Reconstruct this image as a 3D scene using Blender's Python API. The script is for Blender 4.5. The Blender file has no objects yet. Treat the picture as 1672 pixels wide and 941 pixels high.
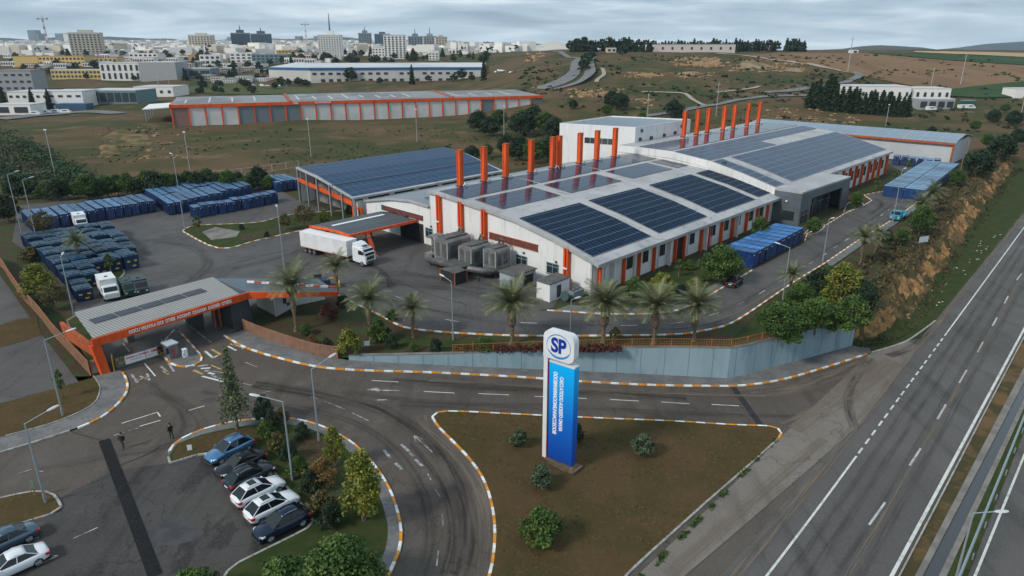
import bpy, bmesh, math, random
import numpy as np
from mathutils import Vector, Matrix, noise
from mathutils.geometry import tessellate_polygon
random.seed(7)
rnd = random.random
def U(a, b): return a + (b - a) * random.random()
SC = bpy.context.scene
COL = SC.collection
# ---------------------------------------------------------------- camera numbers (36 m up, looking north, tilted down)
CAMH, FPX, HORY, PCX, PCY = 36.0, 1115.0, 78.0, 836.0, 470.5
TILT = math.atan((PCY - HORY) / FPX)
CT, ST = math.cos(TILT), math.sin(TILT)
def ray(px, py):
    u = (px - PCX) / FPX; v = (PCY - py) / FPX
    return (u, CT + v * ST, -ST + v * CT)
def G(px, py, z=0.0):
    d = ray(px, py); t = (z - CAMH) / d[2]
    return (d[0] * t, d[1] * t)
def sstep(a, b, x):
    u = min(1.0, max(0.0, (x - a) / (b - a))); return u * u * (3 - 2 * u)
def zlow(x, y=0): return -4.0 * sstep(-34, 32, x)
def L(px, py):                       # a point on the lower road level
    z = -2.0
    for _ in range(30):
        x, y = G(px, py, z); z = zlow(x)
    return Vector((x, y, z))
def Y(px, py, z=0.0):                # a point on the factory yard
    x, y = G(px, py, z); return Vector((x, y, z))
EMB = [(48.3, 88.7), (53.2, 90.0), (58.0, 92.8), (65.6, 100.6), (75.7, 113.8), (96.4, 140.2), (121.0, 170.2), (165.4, 224.6), (330, 410)]
def emb_dist(x, y):                  # >0 on the road side of the foot of the bank
    best = 1e9; sg = -1
    for (ax, ay), (bx, by) in zip(EMB, EMB[1:]):
        dx, dy = bx - ax, by - ay; l2 = dx * dx + dy * dy
        u = min(1, max(0, ((x - ax) * dx + (y - ay) * dy) / l2))
        qx, qy = ax + u * dx, ay + u * dy
        d = math.hypot(x - qx, y - qy)
        if d < best:
            best = d; sg = 1 if (x - ax) * dy - (y - ay) * dx > 0 else -1
    return best * sg
def T(x, y):                         # height of the open country
    if y < 20: return -5
    th = x / y
    w = sstep(-0.12, 0.10, th)
    zl = 26 * sstep(430, 1150, y) + 42 * sstep(1700, 6000, y); zr = 32 * sstep(285, 760, y) - 26 * sstep(950, 3000, y)
    z = -0.3 + zl * (1 - w) + zr * w
    n = sstep(175, 260, y) * (1 - sstep(1500, 3000, y)) if x < 0 else sstep(255, 330, y) * (1 - sstep(1500, 3000, y))
    if n > 0:
        v = Vector((x, y, 0))
        z += n * (1.8 * noise.noise(v / 55) + 3.2 * noise.noise(v / 150) * sstep(300, 500, y) + .5 * noise.noise(v / 17))
    if y < 420 and x > 20:
        e = emb_dist(x, y)
        z = z + (-6.5 - z) * sstep(-46, -30, e) * (1 - sstep(248, 268, y))
        if e > -6: z = z + (-6.5 - z) * sstep(-6, 2, e)
    return z - 5.5 * (1 - sstep(112, 135, y))
def R(px, py, far=9000):             # where the line of sight meets the country
    d = ray(px, py); t = 100.0; step = 6.0; pt = t
    while t < far:
        x, y, z = d[0] * t, d[1] * t, CAMH + d[2] * t
        if z < T(x, y): break
        pt = t; t *= 1.02
    a, b = pt, t
    for _ in range(14):
        m = (a + b) / 2
        if CAMH + d[2] * m < T(d[0] * m, d[1] * m): b = m
        else: a = m
    x, y = d[0] * b, d[1] * b
    return Vector((x, y, T(x, y)))
# factory axes: t runs along the long side, s along the gable
FO = (12.16, 98.72)
FA = (math.sin(math.radians(43)), math.cos(math.radians(43)))
FB = (-math.sin(math.radians(44.5)), math.cos(math.radians(44.5)))
def F(t, s, z=0.0): return Vector((FO[0] + FA[0] * t + FB[0] * s, FO[1] + FA[1] * t + FB[1] * s, z))
ROT_A = math.atan2(FA[1], FA[0])
# ---------------------------------------------------------------- materials
MATS = {}
def mat(name, col, rough=.7, metal=0., col2=None, scale=1.0, detail=4, lo=.4, hi=.6, bump=0., bscale=None, coord='pos', spec=.35, coat=0., col3=None, scale3=None, stretch=None):
    if name in MATS: return MATS[name]
    m = bpy.data.materials.new(name); m.use_nodes = True; nt = m.node_tree; N = nt.nodes; K = nt.links
    b = N['Principled BSDF']; MATS[name] = m
    b.inputs['Roughness'].default_value = rough; b.inputs['Metallic'].default_value = metal
    b.inputs['Specular IOR Level'].default_value = spec; b.inputs['Coat Weight'].default_value = coat
    b.inputs['Base Color'].default_value = (*col, 1)
    if col2 or bump:
        if coord == 'pos': c = N.new('ShaderNodeNewGeometry').outputs['Position']
        else: c = N.new('ShaderNodeTexCoord').outputs['Object']
        if stretch:
            mp = N.new('ShaderNodeMapping'); mp.inputs['Scale'].default_value = stretch[:3]
            if len(stretch) > 3: mp.inputs['Rotation'].default_value = (0, 0, stretch[3])
            K.new(c, mp.inputs['Vector']); c = mp.outputs[0]
        def nz(sc, det=detail):
            n = N.new('ShaderNodeTexNoise'); n.inputs['Scale'].default_value = sc; n.inputs['Detail'].default_value = det
            n.inputs['Roughness'].default_value = .62; K.new(c, n.inputs['Vector']); return n.outputs['Fac']
        def mix(f, a, bb, l, h):
            r = N.new('ShaderNodeMapRange'); r.inputs['From Min'].default_value = l; r.inputs['From Max'].default_value = h
            r.interpolation_type = 'SMOOTHSTEP'; K.new(f, r.inputs['Value'])
            x = N.new('ShaderNodeMix'); x.data_type = 'RGBA'; K.new(r.outputs[0], x.inputs['Factor'])
            for i, q in ((6, a), (7, bb)):
                if isinstance(q, tuple): x.inputs[i].default_value = (*q, 1)
                else: K.new(q, x.inputs[i])
            return x.outputs[2]
        o = None
        if col2: o = mix(nz(scale), col, col2, lo, hi)
        if col3: o = mix(nz(scale3 or scale * 6), o, col3, .52, .72)
        if o: K.new(o, b.inputs['Base Color'])
        if bump:
            bp = N.new('ShaderNodeBump'); bp.inputs['Strength'].default_value = bump; bp.inputs['Distance'].default_value = .05
            K.new(nz(bscale or scale * 8), bp.inputs['Height']); K.new(bp.outputs[0], b.inputs['Normal'])
    return m
def vary(m, lo=.7, hi=1.25):
    nt = m.node_tree; b = nt.nodes['Principled BSDF']; src = b.inputs['Base Color'].links[0].from_socket; oi = nt.nodes.new('ShaderNodeObjectInfo'); r = nt.nodes.new('ShaderNodeMapRange'); r.inputs[3].default_value = lo; r.inputs[4].default_value = hi
    h = nt.nodes.new('ShaderNodeHueSaturation'); nt.links.new(oi.outputs['Random'], r.inputs[0]); nt.links.new(r.outputs[0], h.inputs['Value']); nt.links.new(src, h.inputs['Color']); nt.links.new(h.outputs[0], b.inputs['Base Color']); return m
def mat_asphalt(name, c1, c2, tint, crack=.5, rot=0., streak=.5, stain=.25):
    """worn asphalt: broad tone drift, long tyre streaks, fine grain, sealed cracks"""
    if name in MATS: return MATS[name]
    m = bpy.data.materials.new(name); m.use_nodes = True; nt = m.node_tree; N = nt.nodes; K = nt.links; MATS[name] = m
    b = N['Principled BSDF']; b.inputs['Roughness'].default_value = .82; b.inputs['Specular IOR Level'].default_value = .3
    pos = N.new('ShaderNodeNewGeometry').outputs['Position']
    def mp(sc, r=0.):
        q = N.new('ShaderNodeMapping'); q.inputs['Scale'].default_value = sc; q.inputs['Rotation'].default_value = (0, 0, r); K.new(pos, q.inputs['Vector']); return q.outputs[0]
    def nz(vec, sc, det=5, ro=.6):
        n = N.new('ShaderNodeTexNoise'); n.inputs['Scale'].default_value = sc; n.inputs['Detail'].default_value = det; n.inputs['Roughness'].default_value = ro
        K.new(vec, n.inputs['Vector']); return n.outputs['Fac']
    def rg(f, l, h, o1=0., o2=1.):
        r = N.new('ShaderNodeMapRange'); r.interpolation_type = 'SMOOTHSTEP'
        for k, v in zip(('From Min', 'From Max', 'To Min', 'To Max'), (l, h, o1, o2)): r.inputs[k].default_value = v
        K.new(f, r.inputs['Value']); return r.outputs[0]
    def mx(f, a, bb):
        x = N.new('ShaderNodeMix'); x.data_type = 'RGBA'
        if isinstance(f, float): x.inputs[0].default_value = f
        else: K.new(f, x.inputs[0])
        for i, q in ((6, a), (7, bb)):
            if isinstance(q, tuple): x.inputs[i].default_value = (*q, 1)
            else: K.new(q, x.inputs[i])
        return x.outputs[2]
    o = mx(rg(nz(pos, .07, 6), .38, .66), c1, c2)
    o = mx(rg(nz(mp((.5, .035, .3), rot), 1.0, 4), .5, .72, 0, streak), o, tuple(.45 * q for q in c1))
    o = mx(rg(nz(pos, .22, 5, .7), .5, .75, 0, .8), o, tint)
    if stain: o = mx(rg(nz(mp((1., .42, 1.), rot + .5), .33, 9, .72), .53, .6, 0, stain), o, tuple(.3 * q for q in c1))
    o = mx(rg(nz(pos, 5.0, 3, .8), .35, .75, 0, .45), o, tuple(1.6 * q for q in c2))
    vo = N.new('ShaderNodeTexVoronoi'); vo.feature = 'DISTANCE_TO_EDGE'; vo.inputs['Scale'].default_value = .085
    wp = N.new('ShaderNodeVectorMath'); wp.operation = 'ADD'
    n3 = N.new('ShaderNodeTexNoise'); n3.inputs['Scale'].default_value = .5; n3.inputs['Detail'].default_value = 4; K.new(pos, n3.inputs['Vector'])
    s3 = N.new('ShaderNodeVectorMath'); s3.operation = 'SCALE'; s3.inputs['Scale'].default_value = 3.; K.new(n3.outputs['Color'], s3.inputs[0])
    K.new(pos, wp.inputs[0]); K.new(s3.outputs[0], wp.inputs[1]); K.new(wp.outputs[0], vo.inputs['Vector'])
    cr = rg(vo.outputs['Distance'], .0015, .006, crack * .8, 0.)
    o = mx(cr, o, (.018, .018, .02))
    K.new(o, b.inputs['Base Color'])
    K.new(rg(nz(pos, .12, 4), .42, .68, .86, .62), b.inputs['Roughness'])
    bp = N.new('ShaderNodeBump'); bp.inputs['Strength'].default_value = .25; bp.inputs['Distance'].default_value = .02
    K.new(nz(pos, 9., 3, .8), bp.inputs['Height']); K.new(bp.outputs[0], b.inputs['Normal'])
    return m
def mat_grid(name, base, line, su, sv, wu, wv, rough=.2, metal=.0, base2=None, coat=.6, spec=.6):
    """panels laid in rows: thin lines over a dark field, in the sheet's own metres (uv)"""
    if name in MATS: return MATS[name]
    m = bpy.data.materials.new(name); m.use_nodes = True; nt = m.node_tree; N = nt.nodes; K = nt.links; MATS[name] = m
    b = N['Principled BSDF']; b.inputs['Roughness'].default_value = rough; b.inputs['Metallic'].default_value = metal
    b.inputs['Coat Weight'].default_value = coat; b.inputs['Coat Roughness'].default_value = .06; b.inputs['Specular IOR Level'].default_value = spec
    uv = N.new('ShaderNodeUVMap').outputs[0]; sp = N.new('ShaderNodeSeparateXYZ'); K.new(uv, sp.inputs[0])
    def M(op, a, bb=None):
        n = N.new('ShaderNodeMath'); n.operation = op
        for i, q in enumerate((a, bb)):
            if q is None: continue
            if isinstance(q, (int, float)): n.inputs[i].default_value = q
            else: K.new(q, n.inputs[i])
        return n.outputs[0]
    f = M('MAXIMUM', M('LESS_THAN', M('FRACT', M('DIVIDE', sp.outputs[0], su)), wu / su), M('LESS_THAN', M('FRACT', M('DIVIDE', sp.outputs[1], sv)), wv / sv))
    wn = N.new('ShaderNodeTexWhiteNoise'); wn.noise_dimensions = '2D'
    cb = N.new('ShaderNodeCombineXYZ'); K.new(M('FLOOR', M('DIVIDE', sp.outputs[0], su)), cb.inputs[0]); K.new(M('FLOOR', M('DIVIDE', sp.outputs[1], sv)), cb.inputs[1]); K.new(cb.outputs[0], wn.inputs['Vector'])
    x0 = N.new('ShaderNodeMix'); x0.data_type = 'RGBA'; K.new(wn.outputs['Value'], x0.inputs[0]); x0.inputs[6].default_value = (*base, 1); x0.inputs[7].default_value = (*(base2 or tuple(1.5 * q for q in base)), 1)
    x = N.new('ShaderNodeMix'); x.data_type = 'RGBA'; K.new(f, x.inputs[0]); K.new(x0.outputs[2], x.inputs[6]); x.inputs[7].default_value = (*line, 1)
    K.new(x.outputs[2], b.inputs['Base Color'])
    return m
def mat_rib(name, c1, c2, axis_rot, per, rough=.5, metal=.3):
    """profiled sheet metal: ribs by a wave, streaked by weather"""
    if name in MATS: return MATS[name]
    m = bpy.data.materials.new(name); m.use_nodes = True; nt = m.node_tree; N = nt.nodes; K = nt.links; MATS[name] = m
    b = N['Principled BSDF']; b.inputs['Roughness'].default_value = rough; b.inputs['Metallic'].default_value = metal
    pos = N.new('ShaderNodeNewGeometry').outputs['Position']
    mp = N.new('ShaderNodeMapping'); mp.inputs['Rotation'].default_value = (0, 0, -axis_rot); K.new(pos, mp.inputs['Vector'])
    w = N.new('ShaderNodeTexWave'); w.inputs['Scale'].default_value = .314 / per; w.inputs['Distortion'].default_value = .15; K.new(mp.outputs[0], w.inputs['Vector'])
    n = N.new('ShaderNodeTexNoise'); n.inputs['Scale'].default_value = .35; n.inputs['Detail'].default_value = 5; K.new(pos, n.inputs['Vector'])
    x = N.new('ShaderNodeMix'); x.data_type = 'RGBA'; K.new(n.outputs['Fac'], x.inputs[0]); x.inputs[6].default_value = (*c1, 1); x.inputs[7].default_value = (*c2, 1)
    y = N.new('ShaderNodeMix'); y.data_type = 'RGBA'; y.blend_type = 'MULTIPLY'; y.inputs[0].default_value = .45; K.new(x.outputs[2], y.inputs[6]); K.new(w.outputs['Color'], y.inputs[7])
    K.new(y.outputs[2], b.inputs['Base Color'])
    bp = N.new('ShaderNodeBump'); bp.inputs['Strength'].default_value = .5; bp.inputs['Distance'].default_value = .05; K.new(w.outputs['Fac'], bp.inputs['Height']); K.new(bp.outputs[0], b.inputs['Normal'])
    return m
white_wall = mat('white_wall', (.66, .66, .655), .75, col2=(.7, .7, .695), scale=.25, col3=(.54, .535, .52), scale3=1.1, bump=.08, stretch=(1, 1, .13))
white_roof = mat('white_roof', (.33, .335, .345), .65, col2=(.41, .412, .42), scale=.12, col3=(.24, .24, .24), scale3=.5)
white_paint = mat('white_paint', (.72, .73, .74), .4)
orange = mat('orange_paint', (.72, .1, .01), .55, col2=(.6, .07, .009), scale=.6, col3=(.42, .05, .012), scale3=1.4, stretch=(1, 1, .15))
rust_orange = mat('rust_orange', (.42, .09, .02), .7, col2=(.3, .07, .03), scale=1.2)
louvre = mat('louvre_red', (.16, .05, .035), .7, col2=(.09, .035, .03), scale=2)
dark_grey = mat('dark_grey', (.05, .055, .06), .6)
panel_grey = mat('panel_grey', (.085, .105, .12), .45, col2=(.1, .12, .135), scale=.3)
mid_grey = mat('mid_grey', (.2, .205, .21), .5, .3, col2=(.15, .15, .155), scale=.8)
lamp_metal = mat('lamp_metal', (.33, .38, .4), .45, .5)
black = mat('black_rubber', (.012, .012, .013), .8)
glass = mat('window_glass', (.02, .032, .038), .08, spec=.7)
carglass = mat('car_glass', (.008, .014, .017), .06, spec=.45)
frame_teal = mat('frame_teal', (.22, .3, .33), .5)
interior = mat('interior_dark', (.022, .022, .024), .9)
pv = mat_grid('solar_cells', (.003, .014, .036), (.15, .19, .23), 1.0, 1.9, .035, .085, base2=(.005, .021, .052), coat=.0, spec=.04, rough=.5)
pv_flat = mat_grid('solar_cells_worn', (.008, .02, .045), (.08, .1, .14), 2.0, 2.2, .05, .1, rough=.12, base2=(.012, .03, .065), coat=.0, spec=.2)
pv_hall = mat_grid('solar_cells_hall', (.022, .045, .088), (.2, .24, .29), 4.2, 2.2, .1, .11, rough=.32, base2=(.03, .055, .105), coat=0., spec=.16)
pv_blue = mat_grid('solar_cells_blue', (.006, .034, .085), (.1, .17, .25), 2.1, 4.0, .07, .12, rough=.4, base2=(.009, .04, .095), coat=.0, spec=.1)
concrete = mat('concrete', (.21, .195, .175), .85, col2=(.15, .14, .128), scale=.5, bump=.2)
wall_blue = mat('wall_blue', (.22, .315, .36), .75, col2=(.255, .345, .39), scale=.35, col3=(.16, .235, .275), scale3=.8, stretch=(1, 1, .25), bump=.1)
kerb_white = mat('kerb_white', (.82, .82, .8), .7, col2=(.6, .59, .57), scale=1.5)
kerb_orange = mat('kerb_orange', (.72, .28, .02), .7, col2=(.46, .2, .045), scale=1.5)
kerb_grey = mat('kerb_grey', (.36, .345, .32), .85, col2=(.24, .23, .21), scale=1.2)
line_white = mat('line_white', (.6, .6, .58), .8, col2=(.36, .355, .34), scale=1.1, lo=.45, hi=.75)
line_faint = mat('line_faint', (.42, .42, .41), .8, col2=(.13, .13, .13), scale=1.6, lo=.38, hi=.62)
line_ochre = mat('line_ochre', (.5, .33, .1), .8, col2=(.2, .16, .1), scale=1.6, lo=.4, hi=.65)
tar = mat('tar_strip', (.018, .019, .022), .7, col2=(.03, .03, .033), scale=2)
bark = mat('bark', (.12, .085, .06), .9, col2=(.2, .15, .11), scale=4, coord='obj')
palm_bark = mat('palm_bark', (.09, .062, .042), .95, col2=(.2, .15, .1), scale=6, coord='obj')
wood = mat('wood', (.2, .13, .07), .85)
asph_access = mat_asphalt('asphalt_access', (.07, .057, .048), (.092, .076, .064), (.12, .099, .082), rot=1.45)
asph_yard = mat_asphalt('asphalt_yard', (.064, .06, .059), (.086, .08, .077), (.102, .094, .088), crack=.85, rot=.7)
asph_park = mat_asphalt('asphalt_parking', (.04, .037, .036), (.062, .057, .053), (.086, .078, .07), crack=.7, rot=.4, streak=.9, stain=.75)
asph_hwy = mat_asphalt('asphalt_highway', (.074, .07, .067), (.096, .09, .086), (.088, .08, .073), crack=.08, rot=-.71, streak=.6, stain=.1)
asph_far = mat_asphalt('asphalt_far', (.12, .12, .122), (.16, .16, .16), (.17, .17, .17), crack=0., stain=0.)
shoulder_m = mat_asphalt('shoulder_concrete', (.135, .115, .1), (.172, .15, .131), (.112, .097, .084), crack=.6, rot=-.71)
def mat_paving():
    m = mat('paving', (.15, .15, .152), .85, col2=(.2, .198, .195), scale=.5, col3=(.11, .11, .112), scale3=3., bump=.3, bscale=6)
    nt = m.node_tree; N = nt.nodes; K = nt.links; b = N['Principled BSDF']; src = b.inputs['Base Color'].links[0].from_socket
    br = N.new('ShaderNodeTexBrick'); br.inputs['Scale'].default_value = 2.2; br.inputs['Color1'].default_value = (1, 1, 1, 1); br.inputs['Color2'].default_value = (.82, .82, .82, 1); br.inputs['Mortar'].default_value = (.5, .5, .5, 1)
    br.inputs['Mortar Size'].default_value = .03
    K.new(N.new('ShaderNodeNewGeometry').outputs['Position'], br.inputs['Vector'])
    x = N.new('ShaderNodeMix'); x.data_type = 'RGBA'; x.blend_type = 'MULTIPLY'; x.inputs[0].default_value = .8; K.new(src, x.inputs[6]); K.new(br.outputs['Color'], x.inputs[7]); K.new(x.outputs[2], b.inputs['Base Color'])
    return m
paving = mat_paving()
dry_grass = mat('dry_grass', (.082, .054, .025), .95, col2=(.062, .049, .018), scale=.22, lo=.42, hi=.62, col3=(.105, .07, .036), scale3=2.2, bump=.6, bscale=9, spec=.1)
garden_soil = mat('garden_soil', (.06, .042, .026), .95, col2=(.04, .06, .022), scale=.25, lo=.45, hi=.58, col3=(.11, .085, .06), scale3=3, bump=.6, bscale=8, spec=.1)
green_grass = mat('green_grass', (.026, .046, .012), .95, col2=(.045, .055, .018), scale=.5, col3=(.06, .05, .026), scale3=2.2, bump=.6, bscale=9, spec=.1)
bank_soil = mat('bank_soil', (.13, .085, .042), .95, col2=(.06, .052, .024), scale=.2, lo=.42, hi=.58, col3=(.17, .1, .045), scale3=.6, bump=.9, bscale=2.2, spec=.1)
country = mat('country_ground', (.05, .054, .02), .95, col2=(.105, .07, .037), scale=.017, lo=.42, hi=.59, detail=9, col3=(.15, .1, .056), scale3=.06, spec=.1, bump=.7, bscale=.5)
field_brown = mat('field_brown', (.2, .125, .07), .95, col2=(.16, .1, .058), scale=.05, stretch=(1, .2, 1), spec=.1)
field_green = mat('field_green', (.03, .062, .026), .95, col2=(.04, .075, .03), scale=.03, spec=.1)
field_tan = mat('field_tan', (.42, .31, .19), .95, col2=(.36, .26, .16), scale=.02, spec=.1)
rock_m = mat('rock_tan', (.24, .15, .08), .9, col2=(.34, .23, .13), scale=.4, col3=(.13, .085, .05), scale3=.2, bump=.5, spec=.1)
track_m = mat('dirt_track', (.34, .29, .24), .9, col2=(.34, .29, .24), scale=.1, spec=.1)
water_m = mat('ditch_water', (.03, .036, .042), .12, spec=.6)
def leafmats(name, cols):
    out = []
    for i, c in enumerate(cols):
        m = mat(f'{name}_leaf_{i}', c, .6, spec=.25, col2=tuple(1.35 * q for q in c), scale=2.0, lo=.35, hi=.65, coord='obj')
        out.append(m)
    return out
LG = leafmats('green', [(.02, .048, .01), (.04, .078, .015), (.07, .115, .022)])
LD = leafmats('dark', [(.012, .028, .014), (.018, .038, .018), (.026, .048, .022)])
LY = leafmats('yellow', [(.07, .09, .012), (.12, .135, .018), (.18, .175, .025)])
LO = leafmats('olive', [(.05, .05, .018), (.075, .066, .024), (.1, .078, .028)])
LB = leafmats('bluegreen', [(.03, .05, .028), (.05, .075, .04), (.07, .095, .052)])
LR = leafmats('red', [(.06, .014, .014), (.1, .022, .02), (.07, .04, .02)])
LT = leafmats('amber', [(.1, .055, .012), (.15, .085, .018), (.12, .08, .025)])
LP = leafmats('palm', [(.055, .07, .03), (.095, .11, .05), (.15, .155, .08)])
# ---------------------------------------------------------------- mesh builder
WM = {}
class MB:
    def __init__(s): s.v = []; s.f = []; s.m = []; s.uv = {}
    def add(s, vs, fs, mi=0):
        o = len(s.v); s.v.extend([tuple(q) for q in vs])
        for f in fs: s.f.append(tuple(i + o for i in f)); s.m.append(mi)
        return s
    def quad(s, a, b, c, d, mi=0, uv=None):
        if uv: s.uv[len(s.f)] = uv
        return s.add([a, b, c, d], [(0, 1, 2, 3)], mi)
    def box(s, c, size, rz=0., mi=0, tilt=None):
        x, y, z = (q / 2 for q in size); cr, sr = math.cos(rz), math.sin(rz); vs = []
        for k in (-z, z):
            for i, j in ((-x, -y), (x, -y), (x, y), (-x, y)):
                vs.append((c[0] + i * cr - j * sr, c[1] + i * sr + j * cr, c[2] + k))
        return s.add(vs, [(3, 2, 1, 0), (4, 5, 6, 7), (0, 1, 5, 4), (1, 2, 6, 5), (2, 3, 7, 6), (3, 0, 4, 7)], mi)
    def hexa(s, b4, t4, mi=0):       # any box from its lower and upper corners
        return s.add(list(b4) + list(t4), [(3, 2, 1, 0), (4, 5, 6, 7), (0, 1, 5, 4), (1, 2, 6, 5), (2, 3, 7, 6), (3, 0, 4, 7)], mi)
    def prism(s, poly, z0, z1, mi=0, mtop=None):
        n = len(poly); a = [(p[0], p[1], z0) for p in poly]; b = [(p[0], p[1], z1) for p in poly]
        s.add(a + b, [(i, (i + 1) % n, n + (i + 1) % n, n + i) for i in range(n)], mi)
        s.add(b, [tuple(range(n))], mi if mtop is None else mtop); s.add(a, [tuple(reversed(range(n)))], mi)
        return s
    def tube(s, pts, rad, n=6, mi=0, cap=True):
        pts = [Vector(p) for p in pts]
        if not isinstance(rad, (list, tuple)): rad = [rad] * len(pts)
        vs = []; fs = []
        for i, p in enumerate(pts):
            d = (pts[min(i + 1, len(pts) - 1)] - pts[max(i - 1, 0)]).normalized()
            up = Vector((0, 0, 1)) if abs(d.z) < .9 else Vector((1, 0, 0))
            a = d.cross(up).normalized(); b = d.cross(a)
            for k in range(n):
                w = 2 * math.pi * k / n; vs.append(p + (a * math.cos(w) + b * math.sin(w)) * rad[i])
        for i in range(len(pts) - 1):
            for k in range(n): fs.append((i * n + k, i * n + (k + 1) % n, (i + 1) * n + (k + 1) % n, (i + 1) * n + k))
        if cap: fs += [tuple(reversed(range(n))), tuple(range((len(pts) - 1) * n, len(pts) * n))]
        return s.add(vs, fs, mi)
    def loft(s, rings, mi=0, cap=True):
        n = len(rings[0]); vs = [p for r in rings for p in r]; fs = []
        for i in range(len(rings) - 1):
            for k in range(n): fs.append((i * n + k, i * n + (k + 1) % n, (i + 1) * n + (k + 1) % n, (i + 1) * n + k))
        if cap: fs += [tuple(reversed(range(n))), tuple(range((len(rings) - 1) * n, len(rings) * n))]
        return s.add(vs, fs, mi)
    def ball(s, c, r, mi=0, sub=1, jit=0.):
        bm = bmesh.new(); bmesh.ops.create_icosphere(bm, subdivisions=sub, radius=1)
        rr = r if isinstance(r, (tuple, list)) else (r, r, r)
        vs = []
        for v in bm.verts:
            k = 1 + U(-jit, jit); vs.append((c[0] + v.co.x * rr[0] * k, c[1] + v.co.y * rr[1] * k, c[2] + v.co.z * rr[2] * k))
        fs = [tuple(q.index for q in f.verts) for f in bm.faces]; bm.free()
        return s.add(vs, fs, mi)
    def mesh(s, name, mats, inv=None, smooth=False):
        me = bpy.data.meshes.new(name)
        vs = s.v if inv is None else [tuple(inv @ Vector(q)) for q in s.v]
        me.from_pydata(vs, [], s.f)
        for q in (mats if isinstance(mats, (list, tuple)) else [mats]): me.materials.append(q)
        me.polygons.foreach_set('material_index', s.m)
        if smooth: me.polygons.foreach_set('use_smooth', [True] * len(s.f))
        if s.uv:
            ul = me.uv_layers.new(name='UVMap')
            for fi, uv in s.uv.items():
                p = me.polygons[fi]
                for li, q in zip(p.loop_indices, uv): ul.data[li].uv = q
        me.update(); return me
def tag(o, label=None, cat=None, group=None, kind=None):
    for k, v in (('label', label), ('category', cat), ('group', group), ('kind', kind)):
        if v: o[k] = v
    return o
def thing(name, label, cat, loc, rz=0., group=None):
    o = bpy.data.objects.new(name, None); COL.objects.link(o); o.empty_display_size = .5
    o.location = loc; o.rotation_euler = (0, 0, rz)
    WM[o.name] = (Matrix.Translation(Vector(loc)) @ Matrix.Rotation(rz, 4, 'Z')).inverted()
    return tag(o, label, cat, group)
def part(name, mb, mats, parent, local=False, smooth=False, label=None):
    inv = WM[parent.name]
    o = bpy.data.objects.new(name, mb.mesh(name, mats, None if local else inv, smooth)); COL.objects.link(o)
    o.parent = parent; WM[o.name] = inv
    if label: o['label'] = label
    return o
def single(name, mb, mats, label, cat, loc, group=None, kind=None, smooth=False):
    inv = Matrix.Translation(Vector(loc)).inverted()
    o = bpy.data.objects.new(name, mb.mesh(name, mats, inv, smooth)); COL.objects.link(o); o.location = loc
    WM[o.name] = inv
    return tag(o, label, cat, group, kind)
def struct(name, mb, mats, smooth=False, kind='structure'):
    o = bpy.data.objects.new(name, mb.mesh(name, mats, None, smooth)); COL.objects.link(o); WM[o.name] = Matrix.Identity(4)
    return tag(o, kind=kind)
def copy_tree(o, parent=None):
    c = o.copy(); COL.objects.link(c)
    if parent: c.parent = parent
    for ch in list(o.children): copy_tree(ch, c)
    return c
USED = set()
def place(proto, loc, rz=0., sc=1.0, label=None, group=None):
    c = proto if proto.name not in USED else copy_tree(proto)
    USED.add(proto.name)
    c.location = loc; c.rotation_euler = (0, 0, rz); c.scale = (sc, sc, sc) if not isinstance(sc, (tuple, list)) else sc
    return tag(c, label, None, group)
ORDS = 'first second third fourth fifth sixth seventh eighth ninth tenth eleventh twelfth thirteenth fourteenth fifteenth sixteenth seventeenth eighteenth nineteenth twentieth'.split()
TENS = {2: 'twenty', 3: 'thirty', 4: 'forty', 5: 'fifty', 6: 'sixty', 7: 'seventy', 8: 'eighty', 9: 'ninety'}
def ordn(i):
    if i < 20: return ORDS[i]
    n = i + 1
    if n % 10 == 0: return TENS[n // 10][:-1] + 'ieth'
    return TENS[n // 10] + '-' + ORDS[n % 10 - 1]
# ---------------------------------------------------------------- sheets laid on the ground
def sheet(name, pts, m, lift, zf=None, kind='structure', parent=None, step=2.0):
    """a flat outline laid on the ground; on the sloping road level it is cut into strips that follow the slope"""
    bm = bmesh.new(); q = []
    for p in pts:
        if not q or math.hypot(p[0] - q[-1][0], p[1] - q[-1][1]) > .01: q.append((p[0], p[1]))
    if math.hypot(q[0][0] - q[-1][0], q[0][1] - q[-1][1]) < .01: q.pop()
    vs = [bm.verts.new((p[0], p[1], 0)) for p in q]
    for tri in tessellate_polygon([[Vector((p[0], p[1], 0)) for p in q]]):
        try: f = bm.faces.new([vs[i] for i in tri])
        except ValueError: continue
        f.normal_update()
        if f.normal.z < 0: f.normal_flip()
    if zf:
        x0 = min(p[0] for p in pts); x1 = max(p[0] for p in pts); x = max(-34, math.ceil(x0 / step) * step)
        while x < min(x1, 32.5):
            bmesh.ops.bisect_plane(bm, geom=bm.verts[:] + bm.edges[:] + bm.faces[:], plane_co=(x, 0, 0), plane_no=(1, 0, 0)); x += step
    for v in bm.verts: v.co.z = (zf(v.co.x, v.co.y) if zf else 0) + lift
    me = bpy.data.meshes.new(name); bm.to_mesh(me); bm.free(); me.materials.append(m)
    o = bpy.data.objects.new(name, me); COL.objects.link(o); return tag(o, kind=kind)
def resample(pts, d):
    P = [Vector(p) for p in pts]; out = [P[0].copy()]; need = d
    for a, b in zip(P, P[1:]):
        l = (b - a).length; pos = 0
        while l - pos >= need:
            pos += need; need = d; out.append(a.lerp(b, pos / l))
        need -= l - pos
    return out
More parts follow.
